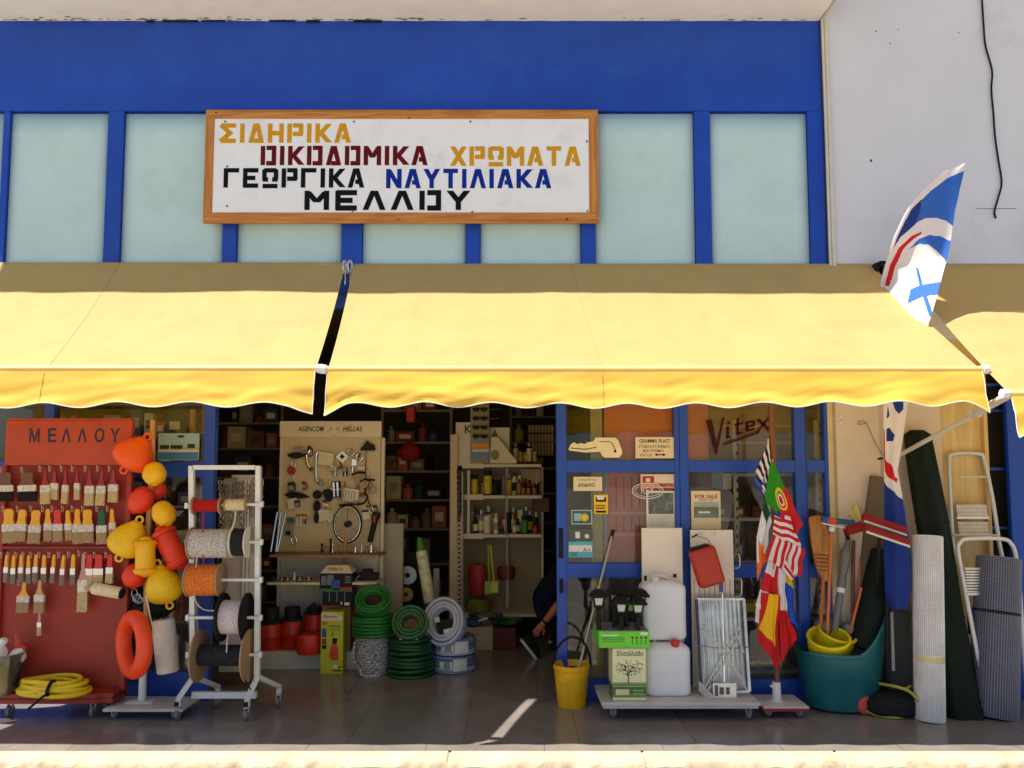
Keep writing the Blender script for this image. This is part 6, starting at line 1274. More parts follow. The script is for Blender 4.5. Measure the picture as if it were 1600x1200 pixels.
# goods and posts seen through the glass; boards added as painted reflections
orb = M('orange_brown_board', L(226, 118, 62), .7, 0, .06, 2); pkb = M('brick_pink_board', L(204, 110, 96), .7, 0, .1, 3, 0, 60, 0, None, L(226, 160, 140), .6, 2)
def board(name, label, x0, y0, x1, y1, d, mat, dep=.02, cat='board', lines=()):
    a, b, c, e = rc(x0, y0, x1, y1, d); mb = MB(); mb.box((a, d, c), (b, d + dep, e)); mats = [mat]
    for (p0, q0, p1, q1, m_) in lines:
        u, v, w_, z = rc(p0, q0, p1, q1, d); mats.append(m_); mb.box((u, d - .004, w_), (v, d + .001, z), 0, None, len(mats) - 1)
    o = mb.build(name, mats); settle(o, ((a + b) / 2, d, c)); return tag(o, label, cat)
lite = M('pale_slat', L(206, 150, 124), .6); dkline = M('maroon_reflected_line', L(104, 46, 40), .6)
board('reflection_board', 'orange-brown board standing in for a reflection behind the upper pane of the door', 944, 560, 1066, 722, .10, orb)
board('reflection_board', 'brick pink board painted as a reflection behind the middle pane of the door', 946, 724, 1066, 892, .10, pkb, .02, 'board', [(954, 800, 1040, 804, lite), (946, 832, 1066, 838, lite)] + [(962 + 12 * k, 806, 963.5 + 12 * k, 832, dkline) for k in range(7)] + [(962 + 12 * k, 744, 963.5 + 12 * k, 796, dkline) for k in range(4)])
board('reflection_board', 'plain maroon board standing in for a reflection behind the lower pane of the door', 940, 893, 1066, 1075, .12, M('maroon_board', L(110, 64, 56), .7, 0, .1, 3))
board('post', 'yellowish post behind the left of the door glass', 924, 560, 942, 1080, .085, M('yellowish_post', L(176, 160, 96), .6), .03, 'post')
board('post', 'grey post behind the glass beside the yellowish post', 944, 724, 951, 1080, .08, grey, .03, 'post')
board('reflection_board', 'orange board standing in for a reflection behind the top of the second window', 1070, 560, 1106, 722, .09, orb)
board('reflection_board', 'brown board standing in for a reflection behind the top right of the second window', 1106, 560, 1252, 726, .22, M('olive_brown_board', L(150, 116, 62), .7), .02, 'board', [(1130, 664, 1250, 668, M('pale_reflected_rail', L(190, 160, 110), .6)), (1130, 690, 1250, 694, M('pale_reflected_rail', (0, 0, 0)))])
board('carton', 'dark red carton on the shelf behind the sale poster', 1074, 740, 1112, 764, .3, bxm['dark red'], .2, 'carton'); board('carton', 'pale blue carton on the shelf behind the second window', 1112, 738, 1130, 762, .3, M('pale_blue_carton', L(150, 170, 196), .6), .2, 'carton'); board('carton', 'cream carton on the shelf behind the second window', 1130, 740, 1143, 764, .3, cream, .2, 'carton')
for k, (px, lab) in enumerate(((1152, 'slotted cream upright behind the second window'), (1281, 'slotted cream upright behind the narrow right hand window'))):
    for (y0, y1) in ((656, 1064),):
        mb = MB(); d = .16; rbox(mb, px - 3.5, y0, px + 3.5, y1, d, d + .02); mb.mi = 1
        for j in range(28): rbox(mb, px - 1.2, y0 + 6 + 14.4 * j, px + 1.6, y0 + 12 + 14.4 * j, d - .002, d + .002)
        o = mb.build('slotted_post', [slot, dark]); settle(o, pt(px, y1, d)); tag(o, lab, 'shelf post')
rnd = random.Random(77)
for r, py in enumerate((742, 812, 880, 968, 1050)):
    d = .45; t = thing('window_shelf', f'dim shelf board behind the right hand windows, {ordn[r]} from the top', 'shelf', pt(1180, py, d), 'shelves behind the right hand windows'); mb = MB(); a, b, c, e = rc(1106, py - 3, 1300, py + 2, d); mb.box((a, d, c), (b, d + .3, e)); mb.build('board', shelf_m, t)
    x = a + .02; i = 0
    while x < b - .12:
        w_ = rnd.uniform(.08, .26); h = rnd.uniform(.08, .2); n = rnd.choice(bx_cols)[0]
        if x + w_ > b: break
        mb = MB(); mb.box((x, d + .02, e), (x + w_, d + .25, e + h), .004); mb.box((x + w_ * .15, d + .018, e + h * .3), (x + w_ * .85, d + .021, e + h * .75), 0, None, 1); o = mb.build('carton', [bxm[n], rnd.choice([cream, grey, bxm['dark red'], lab_y])]); settle(o, (x + w_ / 2, d + .1, e)); tag(o, f'{n} carton, {ordn[i]} from left on the {ordn[r]} shelf behind the right windows', 'carton', 'cartons behind the right hand windows'); x += w_ + rnd.uniform(.02, .09); i += 1

# ---- yellow bucket with mop
g = gp(895, 1108); s = ppm(g.y, .15); Rb = 22 * s; cc = Vector((g.x, g.y + Rb, 0)); h = pt(895, 1043, g.y - .02).z
T = thing('bucket', 'yellow plastic bucket with black handle standing on the pavement by the door', 'bucket', cc)
yb = plastic('bucket_yellow', L(236, 178, 10), .4)
mb = MB(); mb.lathe([(0, .006), (Rb * .96, .006), (Rb, .0), (Rb * 1.02, .012), (Rb * 1.26, h - .035), (Rb * 1.33, h - .03), (Rb * 1.35, h), (Rb * 1.31, h + .002), (Rb * 1.22, h - .035), (Rb * .95, .02), (0, .02)], Matrix.Translation(cc), 36); mb.build('shell', yb, T, smooth=True)
mb = MB(); hr = Rb * 1.36; P = [cc + Vector((hr * math.cos(a), -.01 - .12 * math.sin(a), h - .02 + .235 * math.sin(a))) for a in [math.pi * k / 20 for k in range(21)]]; mb.tube(P, .009, 8); mb.build('handle', black, T, smooth=True)
mb = MB(); mb.lathe([(0, h * .62), (Rb * 1.1, h * .62), (Rb * 1.12, h * .7), (Rb * .5, h * .86), (0, h * .9)], Matrix.Translation(cc), 18)
for v_ in mb.bm.verts: v_.co += Vector((1, 1, 1.2)) * .02 * noise.noise(v_.co * 18)
o = mb.build('cleaning_cloth', M('dark_cloth', (.03, .025, .022), .9, 0, .5, 30), smooth=True); settle(o, cc + Vector((0, 0, h * .62))); tag(o, 'dark cloth bunched inside the yellow bucket', 'cloth')
y0_, y1_ = cc.y - .02, cc.y + .12; T = thing('mop', 'mop with pale stick and black grip standing in the yellow bucket', 'mop', pt(904, 1046, y0_)); mb = MB(); A, Bq = pt(903, 1050, y0_), pt(956, 838, y1_); mb.cyl(A, Bq, .0095, 10); mb.build('stick', M('pale_metal_stick', L(190, 176, 160), .35, .3, .1, 8), T, smooth=True); mb = MB(); mb.cyl(pt(953.5, 848, y1_), pt(958.5, 828, y1_ + .01), .0135, 10); mb.build('grip', black, T, smooth=True)

# ---- white platform trolley and what stands on it
zt = .125; f0, f1 = gp(940, 1098, zt), gp(1189, 1098, zt); yb_ = -.03; bl = gp(926, 1078, zt)
T = thing('platform_trolley', 'low white wheeled platform in front of the right hand windows', 'trolley', ((f0.x + f1.x) / 2, (f0.y + yb_) / 2, 0))
wp = M('dusty_white_laminate', L(206, 200, 196), .5, 0, .08, 9, 0, 60, 0, None, L(150, 140, 130), .4, 6)
mb = MB(); mb.box((f0.x, f0.y, zt - .022), (f1.x, yb_, zt), .003); mb.build('deck', wp, T); mb = MB(); mb.box((f0.x + .012, f0.y + .012, zt - .044), (f1.x - .012, yb_ - .01, zt - .023), .003); mb.build('under_board', wp, T)
for x, y in ((f0.x + .09, f0.y + .09), (f1.x - .07, f0.y + .06), (f0.x + .09, yb_ - .08), (f1.x - .07, yb_ - .08)): castor(T, x, y, zt - .045, .032)
FY = f0.y
# tin of oil
d = FY + .045; a, b, c, e = rc(957, 1013, 1010, 1091, d); T = thing('oil_tin', 'cream and green square tin with an olive tree, on the white platform', 'tin', ((a + b) / 2, d + .1, zt)); e = max(e, c + .3)
tn = M('cream_tin', L(228, 226, 176), .35, .0, .05, 6); grn = M('tin_green', L(62, 104, 56), .4); grl = M('tin_pale_green', L(150, 172, 110), .4); olv = M('dark_olive_print', L(56, 66, 44), .5)
xs_ = pt(957, 1050, d).x; mb = MB(); mb.box((a, d, zt), (b, d + .22, e), .008); mb.build('body', tn, T)
mb = MB(); mb.box((a + .006, d + .006, e), (b - .006, d + .214, e + .006), .003); mb.build('lid', steel, T)
def on(x0, y0, x1, y1, m_, k, name='printed_band', dd=d):
    u, v, w_, z = rc(x0, y0, x1, y1, dd); mb = MB(); mb.box((u, dd - .001 - .0003 * k, w_), (v, dd + .001, z)); return mb.build(name, m_, T)
on(957, 1067, 1010, 1084, grn, 0); on(957, 1066, 1010, 1069, grl, 1); on(957, 1071, 1010, 1073, grl, 1); on(957, 1084, 1010, 1090, M('tin_mid_green', L(104, 136, 80), .4), 1); on(962, 1077, 983, 1086, M('tin_cream_patch', L(216, 206, 150), .4), 2); on(989, 1078, 1005, 1080, grl, 2); on(989, 1083, 1006, 1085, grl, 2)
mb = MB(); mb.box((a - .0012, d + .01, zt + .002), (a - .0002, d + .21, zt + .1)); mb.build('side_band', grn, T)
words(T, 'Ελαιόλαδο', 964, 1017, 1005, 1025, olv, d - .002, .01, .15)
mb = MB(); s = ppm(d, .2)
def br_(P, r0, r1): P = [pt(a_, b_2, d - .0006) for a_, b_2 in P]; n = len(P); mb.tube(P, [(r0 + (r1 - r0) * i / (n - 1)) * s for i in range(n)], 5, flat=.4)
for P, r0, r1 in (([(982, 1068), (982, 1060), (981, 1053), (978, 1047), (971, 1043)], 2.2, .7), ([(982, 1056), (984, 1049), (989, 1044), (997, 1041)], 1.6, .5), ([(981, 1053), (982, 1045), (981, 1036)], 1.2, .4), ([(985, 1049), (992, 1049), (999, 1051), (1003, 1054)], 1, .4), ([(978, 1047), (970, 1048), (966, 1051)], .9, .4), ([(978, 1046), (973, 1038)], .8, .3), ([(987, 1045), (990, 1037)], .8, .3)): br_(P, r0, r1)
rnd = random.Random(9)
for k in range(95):
    a1 = rnd.uniform(0, 6.28); r = math.sqrt(rnd.random()); px, py = 984 + 22 * r * math.cos(a1), 1043.5 + 12 * r * math.sin(a1); q = pt(px, py, d - .0008); aa = rnd.uniform(0, 6.28); l, w_ = rnd.uniform(1.1, 2.1) * s, .55 * s
    mb.prism([(q.x + l * math.cos(aa), q.z + l * math.sin(aa)), (q.x - w_ * math.sin(aa), q.z + w_ * math.cos(aa)), (q.x - l * math.cos(aa), q.z - l * math.sin(aa)), (q.x + w_ * math.sin(aa), q.z - w_ * math.cos(aa))], d - .0012, d + .0002)
mb.build('olive_tree_print', olv, T)
tin_top = e + .006
# green tray of solar lamps on the tin
lime = plastic('lime_carton', L(108, 206, 44), .45); d2 = d - .02; a, b, c, e = rc(936, 987, 1015, 1013, d2); c = tin_top; e = c + (e - rc(936, 987, 1015, 1013, d2)[2])
a2 = a - .03
T = thing('lamp_tray', 'lime green display carton of solar lamps standing on the olive oil tin', 'carton', ((a + b) / 2, d2 + .15, c)); mb = MB(); mb.box((a2 + .03, d2, c), (b, d2 + .34, e), .003); mb.build('carton', lime, T)
mb = MB(); mb.box((a2 + .034, d2 + .004, e), (b - .004, d2 + .336, e + .004)); mb.build('top_card', M('grey_card', L(130, 124, 118), .7), T)
kk = 0
for (x0, y0, x1, y1, m_) in ((940, 992, 966, 993.5, white), (940, 996, 976, 997.2, lab_g), (940, 999, 976, 1000, lab_g), (940, 1002, 974, 1003, lab_g), (1001, 988, 1012, 992, white)): on(x0, y0, x1, y1, m_, kk, 'printed_line', d2)
mb = MB()
for px in (988, 995, 1002, 1009):
    q = pt(px, 1000, d2 - .001); s = ppm(d2, .4); mb.prism([(q.x - 2.2 * s, q.z + 3 * s), (q.x + 2.2 * s, q.z + 3 * s), (q.x + 1 * s, q.z + 5 * s), (q.x - 1 * s, q.z + 5 * s)], d2 - .0015, d2); mb.prism([(q.x - .4 * s, q.z - 7 * s), (q.x + .4 * s, q.z - 7 * s), (q.x + .4 * s, q.z + 3 * s), (q.x - .4 * s, q.z + 3 * s)], d2 - .0015, d2)
mb.build('lamp_print', inkb, T)
lg = M('lamp_glass', L(206, 206, 196), .15, 0, .1, 20)
for k, (px, dy, py, lab) in enumerate(((935, .05, 931, 'black solar lantern at the front left of the lime green carton'), (970, .03, 941, 'black solar lantern in the front middle of the lime green carton'), (996, .03, 942, 'black solar lantern at the front right of the lime green carton'), (960, .14, 926, 'black solar lantern in the second row on the left of the lime green carton'), (978, .15, 929, 'black solar lantern in the second row in the middle of the lime green carton'), (966, .24, 918, 'black solar lantern at the back of the lime green carton'), (1000, .2, 930, 'black solar lantern at the back right of the lime green carton'))):
    d3 = d2 + dy; q = pt(px, py, d3); z0 = e + .004; s = ppm(d3, .6); t = thing('solar_lantern', lab, 'lantern', (q.x, d3, z0), 'solar lanterns on the green carton'); m = Matrix.Translation((q.x, d3, 0)); hz = q.z
    mb = MB(); mb.lathe([(0, z0), (.02, z0), (.016, z0 + .03), (.015, hz - .09), (.034, hz - .075), (.034, hz - .063), (0, hz - .063)], m, 12); mb.build('stake', black, t, smooth=True)
    mb = MB(); mb.lathe([(0, hz - .062), (.030, hz - .062), (.045, hz - .005), (0, hz - .004)], m @ Matrix.Rotation(R(45), 4, 'Z'), 4); mb.build('glass', lg, t)
    mb = MB(); mb.lathe([(0, hz), (.084, hz - .008), (.086, hz + .002), (.05, hz + .036), (.026, hz + .046), (0, hz + .048)], m @ Matrix.Rotation(R(45), 4, 'Z'), 4)
    for ax_ in range(4): mb.cyl((q.x + .025 * (-1) ** (ax_ // 2), d3 + .025 * (-1) ** ax_, hz - .065), (q.x + .036 * (-1) ** (ax_ // 2), d3 + .036 * (-1) ** ax_, hz), .0045, 5)
    mb.build('cap', black, t)
    if k == 1: mb = MB(); mb.box((q.x + .045, d3 - .05, hz - .05), (q.x + .075, d3 - .046, hz - .0), .004); mb.build('swing_tag', lab_g, t)
# jerrycans
milk = M('milky_jerrycan', L(226, 226, 232), .35, 0, .03, 4)
def jerry(label, x0, x1, y0, y1, d, dep, capcol, cappx, group=None):
    a, b, c, e = rc(x0, y0, x1, y1, d); w_ = b - a; h = e - c; t = thing('jerrycan', label, 'jerrycan', ((a + b) / 2, d + dep / 2, c)); mb = MB(); ctr = Vector(((a + b) / 2, d + dep / 2, 0))
    def ring(z, f, r):  # rounded rectangle
        hw, hd = w_ / 2 * f, dep / 2 * f; r = min(r, hw, hd); P = []
        for cx, cy, a0 in ((hw - r, hd - r, 0), (-hw + r, hd - r, 90), (-hw + r, -hd + r, 180), (hw - r, -hd + r, 270)):
            for k in range(7): an = R(a0 + 15 * k); P.append(Vector((cx + r * math.cos(an), cy + r * math.sin(an), z)))
        return [mb.bm.verts.new(ctr + p) for p in P]
    prof = [(0, .86), (.01, .93), (.03, .97), (.07, 1), (.34, .995), (.36, .985), (.38, .995), (.62, .995), (.64, .985), (.66, .995), (.82, 1), (.87, .97), (.91, .88), (.95, .72), (.965, .6)]
    rs = [ring(c + h * z, f, .05) for z, f in prof]
    for A, Bv in zip(rs, rs[1:]):
        n = len(A)
        for i in range(n): mb.bm.faces.new((A[i], A[(i + 1) % n], Bv[(i + 1) % n], Bv[i]))
    mb.bm.faces.new(rs[0][::-1]); mb.bm.faces.new(rs[-1]); mb.build('body', milk, t, smooth=True)
    q = pt(cappx, y0, d + dep * .35); mb = MB(); mb.lathe([(0, 0), (.026, 0), (.03, .02), (.03, .045), (.026, .05), (0, .05)], Matrix.Translation((q.x, d + dep * .16, e - .035)), 18); mb.build('cap', capcol, t, smooth=True)
    mb = MB(); mb.tube(smoothpath([(a + w_ * .25, d + dep * .55, e - .06), (a + w_ * .28, d + dep * .55, e + .0), (a + w_ * .5, d + dep * .55, e + .012), (a + w_ * .72, d + dep * .55, e - .02)], 5), .013, 8); mb.build('grip', milk, t, smooth=True)
    return c, e
dj = gp(1046, 1089, zt).y
c, e = jerry('translucent white jerrycan with red cap standing on the white platform, lower of two', 1009, 1081, 1004, 1089, dj, .2, red, 1053)
jerry('translucent white jerrycan without red cap stacked on the lower one', 1003, 1074, 905, 1001, dj + .075, .19, offwhite, 1022)
t0 = [o for o in COL.objects if o.name.startswith('jerrycan')][-1]
mb = MB(); mb.box(pt(1056, 903, dj) + Vector((0, .08, -.008)), pt(1061, 899, dj) + Vector((0, .1, 0))); mb.box(pt(1010, 908, dj) + Vector((0, .08, -.008)), pt(1014, 902, dj) + Vector((0, .1, 0))); mb.build('black_clip', black, t0)
# white panels standing behind
for k, (x0, x1, y0, y1, d, lab) in enumerate(((1004, 1068, 825, 1075, -.13, 'plain white board standing behind the stacked jerrycans'), (1081, 1148, 828, 1075, -.12, 'white board with hooks and a cord standing behind the red canister'))):
    a, b, c, e = rc(x0, y0, x1, y1, d); t = thing('white_board', lab, 'board', ((a + b) / 2, d, zt)); mb = MB(); mb.box((a, d, zt), (b, d + .025, e), .004); mb.build('board', M('cream_white_melamine', L(236, 222, 206), .5, 0, .03, 5), t)
    if k:
        for j, (px, py) in enumerate(((1092, 834), (1098, 833), (1116, 834))): mb = MB(); q = pt(px, py, d - .006); mb.torus(q, .011, .003, Matrix.Rotation(R(20), 4, 'Y'), 12, 5); mb.build('eyelet', steel, t, smooth=True)
        mb = MB(); mb.tube(smoothpath([pt(p, q, d - .004) for p, q in ((1090, 838), (1104, 842), (1113, 856), (1119, 880), (1120, 905))], 4), .0018, 4); mb.tube([pt(1081, 840, d - .004), pt(1090, 835, d - .03)], .006, 6); mb.build('cord', M('dark_cord', (.04, .03, .03), .7), t)
        for j, (p0, p1) in enumerate((((1149, 866), (1156, 888)), ((1149, 904), (1159, 932)))): mb = MB(); mb.tube([pt(1148, p0[1], d), pt(p1[0] - 2, p0[1], d - .0), pt(p1[0], p0[1] + 4, d), pt(p1[0], p1[1] - 4, d), pt(p1[0] - 3, p1[1], d), pt(1148, p1[1], d)], .005, 6); mb.build('wire_bracket', steel, t, smooth=True)
        for j in range(8): mb = MB(); rbox(mb, 1085 + 8 * j, 905, 1086 + 8 * j, 1000, d - .003, d); mb.build('groove', M('panel_groove', L(170, 150, 136), .6), t)
# red canister
y = -.24; T = thing('fuel_can', 'red fuel canister hanging aslant in front of the white board', 'canister', pt(1104, 884, y)); q = pt(1104, 885, y); s = ppm(y, 1); mb = MB(); mb.box((-21 * s, -.05, -31 * s), (21 * s, .05, 31 * s), .035, None, None, 4)
rm = Matrix.Translation(q) @ Matrix.Rotation(R(-16), 4, 'Y')
for v_ in mb.bm.verts: v_.co = rm @ v_.co
mb.build('body', M('dull_red_canister', L(176, 46, 24), .45, 0, .06, 5), T, smooth=True)
mb = MB(); mb.box((-20 * s, -.04, 30.5 * s), (12 * s, .04, 34 * s), .008)
for v_ in mb.bm.verts: v_.co = rm @ v_.co
mb.build('grip', black, T, smooth=True)
mb = MB(); rbox(mb, 1124, 909, 1130, 925, -.2, -.185, .003); o = mb.build('blue_strap', lab_b); settle(o, pt(1127, 909, -.2)); tag(o, 'short blue strap hanging under the red canister', 'strap')
# galvanised folding barbecue
d = FY + .17; T = thing('folding_barbecue', 'folded galvanised barbecue tray with crossed legs on the white platform', 'barbecue', pt(1128, 1085, d)); zg = M('zinc_sheet', (.66, .68, .68), .35, .75, .22, 10, .05, 20, 0, None, (.85, .87, .88), .8, 4)
P0, P1, P2, P3 = pt(1088, 936, d + .10), pt(1162, 936, d + .10), pt(1171, 1080, d), pt(1096, 1084, d)
mb = MB(); mb.grid(56, 6, lambda u, v: P0.lerp(P1, u).lerp(P3.lerp(P2, u), v) + Vector((0, .012 * abs(((u * 11) % 1) - .5) * 2 + .05, 0))); o = mb.build('sheet', zg, T); o.modifiers.new('thickness', 'SOLIDIFY').thickness = .003
for k, (A, Bq) in enumerate(((P0, P1), (P1, P2), (P2, P3), (P3, P0))):
    mb = MB(); mb.tube([A, Bq], .013 if k in (1, 3) else .011, 4); mb.build('rim', zg if k != 3 else M('dark_rim', (.07, .07, .075), .5, .6), T)
mb = MB()
for k in range(14): A = P0.lerp(P1, (k + .5) / 14); mb.cyl(A + Vector((0, -.01, .0)), A + Vector((0, .02, .014)), .004, 6)
mb.build('grill_wires', steel, T)
for k, pts in enumerate((((1096, 984), (1168, 1078)), ((1101, 1074), (1155, 978)), ((1106, 1078), (1158, 990)), ((1100, 978), (1164, 1068)), ((1148, 985), (1162, 1020)))):
    mb = MB(); mb.tube([pt(*pts[0], d - .02 - .012 * k), pt(*pts[1], d - .03 - .012 * k)], .009, 4); mb.build('leg', M('dark_zinc', (.34, .35, .37), .3, .85, .15, 20), T)
mb = MB(); mb.cyl(pt(1129, 928, d), pt(1132, 1072, d - .06), .006, 8); mb.build('spit', chrome, T, smooth=True)
mb = MB(); A, Bq = pt(1092, 1010, d + .0), pt(1172, 1012, d - .0); mb.tube([A + Vector((0, .04, 0)), A.lerp(Bq, .3) + Vector((0, -.03, 0)), A.lerp(Bq, .7) + Vector((0, -.03, 0)), Bq + Vector((0, .02, 0))], .009, 4, flat=.3); mb.build('tie_band', M('blue_tie', L(84, 130, 196), .4), T)
a, b, c, e = rc(1114, 1067, 1151, 1092, d - .08); mb = MB(); mb.box((a, d - .08, c), (b, d - .07, e), .003); mb.mi = 1; mb.box((a + .012, d - .083, c + .018), (a + .035, d - .0795, e - .016)); mb.box((a + .045, d - .083, c + .03), (a + .075, d - .0795, e - .03)); mb.box((a + .09, d - .083, c + .03), (a + .115, d - .0795, e - .03)); mb.build('bracket_plate', [zg, M('dark_slot', (.1, .1, .11), .5)], T)
mb = MB(); mb.grid(4, 4, lambda u, v: pt(1092, 1068, d).lerp(pt(1114, 1090, d - .08), u) + Vector((0, -.005, .02 - (.1 * v if False else .07 * v)))); o = mb.build('side_plate', zg, T); o.modifiers.new('thickness', 'SOLIDIFY').thickness = .003

# ---- flag stand and its flags
g = gp(1226, 1112); zt2 = .07; f0, f1 = gp(1193, 1107, zt2), gp(1262, 1105, zt2); fy = f0.y
T = thing('flag_stand', 'brown flag pole in white socket on a small red edged wheeled board', 'flag stand', ((f0.x + f1.x) / 2, fy + .15, 0))
mb = MB(); mb.box((f0.x, fy, zt2 - .002), (f1.x, fy + .3, zt2 + .012), .002); mb.build('board', wp, T); mb = MB(); mb.box((f0.x - .001, fy - .003, zt2 - .02), (f1.x + .001, fy + .3, zt2 - .003), .002); mb.build('edge_strip', lab_r, T)
for x, y in ((f0.x + .05, fy + .06), (f1.x - .05, fy + .06), (f0.x + .05, fy + .25), (f1.x - .05, fy + .25)): castor(T, x, y, zt2 - .021, .022)
PY_ = fy + .14; b0 = pt(1214, 1099, PY_); b0.z = zt2 + .012; mb = MB(); mb.lathe([(.045, 0), (.045, .006), (.03, .01), (.028, .13), (.0, .13)], Matrix.Translation(b0), 14); mb.tube([b0 + Vector((-.028, -.005, .1)), b0 + Vector((-.045, -.005, .105))], .009, 6); mb.build('socket', white, T, smooth=True)
mb = MB(); mb.tube([b0 + Vector((0, 0, .01)), pt(1213, 900, PY_), pt(1205, 632, PY_)], [.0185, .019, .021], 10); mb.build('pole', brown_wood, T, smooth=True)
fm = {'r': cloth_mat('flag_red', L(214, 26, 34), .2), 'w': cloth_mat('flag_white', L(236, 230, 232), .2), 'b': cloth_mat('flag_navy', L(30, 58, 146), .2), 'g': cloth_mat('flag_green', L(44, 150, 30), .2), 'y': cloth_mat('flag_yellow', L(248, 200, 24), .2), 'o': cloth_mat('flag_orange', L(248, 120, 20), .2), 'lb': cloth_mat('flag_blue', L(44, 92, 210), .2), 'k': cloth_mat('flag_dark_stripe', L(48, 40, 60), .2), 'dg': cloth_mat('flag_dark_green', L(22, 76, 40), .2), 'm': cloth_mat('flag_sky', L(52, 110, 204), .2)}
FK = list(fm); FMATS = [fm[k] for k in FK]
def cloth(name, label, cat, sheets, group=None, res=150):
    """hanging cloth: sheets of (four photo corners, depth, folds, colour rule)"""
    c0 = pt(*sheets[0][0][0], sheets[0][1]); mb = MB()
    for qd, d, (fa, fn, fp), cf in sheets:
        A, Bq, C_, D_ = [pt(a, b, d) for a, b in qd]
        def f(u, v):
            p = A.lerp(Bq, u).lerp(D_.lerp(C_, u), v); k = (.25 + .75 * v)
            p.y += fa * k * math.sin(fn * u * 6.283 + fp + 1.1 * v) + .4 * fa * math.sin(2.3 * fn * u * 6.283 + 2 * fp)
            p.x += .006 * math.sin(9 * v + fp) * u; p.z += .007 * math.sin(11 * u + 2 * fp) * v
            return p
        mb.grid(res, res, f, lambda u, v: FK.index(cf(u, v)))
    o = mb.build(name, FMATS, smooth=True, recalc=False); settle(o, c0); o.modifiers.new('thickness', 'SOLIDIFY').thickness = .0012
    return tag(o, label, cat, group)
FG = 'small flags on the flag stand'; y = PY_
def portugal(u, v):
    r = math.hypot((u - .40) * 1.5, v - .5)
    if r < .1: return 'r'
    if r < .15: return 'w'
    if .2 < r < .27: return 'y'
    return 'g' if u < .4 else 'r'
cloth('flag', 'green and red flag with a yellow emblem, the highest big one on the stand', 'flag', [([(1206, 717), (1254, 820), (1245, 834), (1196, 784)], y - .06, (.022, 1.2, .5), portugal)], FG)
cloth('flag', 'white and dark striped flag at the top left of the stand', 'flag', [([(1201, 690), (1206, 745), (1192, 762), (1181, 738)], y - .035, (.012, 1.3, 0), lambda u, v: 'w' if int(v * 6.99 + u * .8) % 2 == 0 else 'k'), ([(1181, 742), (1200, 764), (1198, 784), (1178, 756)], y - .03, (.012, 1., 1), lambda u, v: 'b' if u < .55 and abs(v - .5) > .12 else ('w' if int(v * 5) % 2 else 'b'))], FG)
def usa(u, v):
    return 'b' if (u < .55 and v < .22) else ('r' if int((v + .12 * u) * 7.5) % 2 == 0 else 'w')
cloth('flag', 'red and white striped flag with blue corner in the middle of the stand', 'flag', [([(1212, 797), (1233, 806), (1255, 858), (1209, 836)], y - .075, (.018, .9, 1), usa), ([(1209, 836), (1256, 858), (1248, 900), (1197, 874)], y - .085, (.022, 1.6, .3), lambda u, v: 'r' if int(u * 11) % 2 == 0 else 'w'), ([(1215, 880), (1251, 870), (1254, 892), (1236, 905)], y - .07, (.015, 1.6, 2), lambda u, v: 'r' if int(u * 8) % 2 else 'w')], FG)
cloth('flag', 'green, white and orange flag hanging at the left of the stand', 'flag', [([(1195, 778), (1205, 815), (1196, 868), (1182, 838)], y - .03, (.014, 1.0, 2), lambda u, v: 'dg' if v < .32 and u < .7 else 'w'), ([(1182, 838), (1198, 866), (1193, 886), (1183, 906)], y - .03, (.014, 1.0, 2), lambda u, v: 'o' if u > .25 or v > .6 else 'w')], FG)
cloth('flag', 'red flag with white upper part hanging behind the yellow and red one', 'flag', [([(1203, 868), (1213, 876), (1206, 960), (1181, 948)], y - .045, (.014, 1.1, 1.5), lambda u, v: 'w' if v < .32 else ('r' if v < .66 else 'w')), ([(1181, 950), (1196, 938), (1190, 970), (1180, 974)], y - .04, (.01, 1, 0), lambda u, v: 'w'), ([(1205, 878), (1217, 882), (1216, 930), (1203, 935)], y - .04, (.01, 1, 0), lambda u, v: 'r')], FG)
def spain(u, v): return 'y' if .3 < u + .05 * v < .78 and v < .62 else 'r'
cloth('flag', 'red and yellow flag hanging lowest on the left of the pole', 'flag', [([(1190, 926), (1218, 930), (1216, 1046), (1186, 1004)], y - .07, (.02, 1.1, .7), lambda u, v: 'r' if (u + v * .55 < .42 or u + v * .1 > .92 or v > .74) else 'y')], FG)
cloth('flag', 'blue and yellow flag at the right of the stand', 'flag', [([(1224, 894), (1236, 903), (1247, 985), (1228, 960)], y - .03, (.016, 1.2, 0), lambda u, v: 'y' if v < .2 else 'lb')], FG)
cloth('flag', 'white and red flag hanging right of the pole below the striped one', 'flag', [([(1216, 886), (1226, 894), (1230, 962), (1216, 948)], y - .05, (.014, 1.1, 1), lambda u, v: 'w'), ([(1217, 948), (1231, 958), (1246, 1000), (1219, 1034)], y - .05, (.02, 1.2, 2), lambda u, v: 'r')], FG)
mb = MB(); 
for (a, b) in (((1200, 686), (1202, 800)), ((1207, 718), (1199, 800))): mb.cyl(pt(*a, y - .02), pt(*b, y - .02), .005, 6)
o = mb.build('flag_staff', offwhite, smooth=True); settle(o, pt(1202, 800, y - .02)); tag(o, 'thin white flag staffs tied to the brown pole', 'staff')

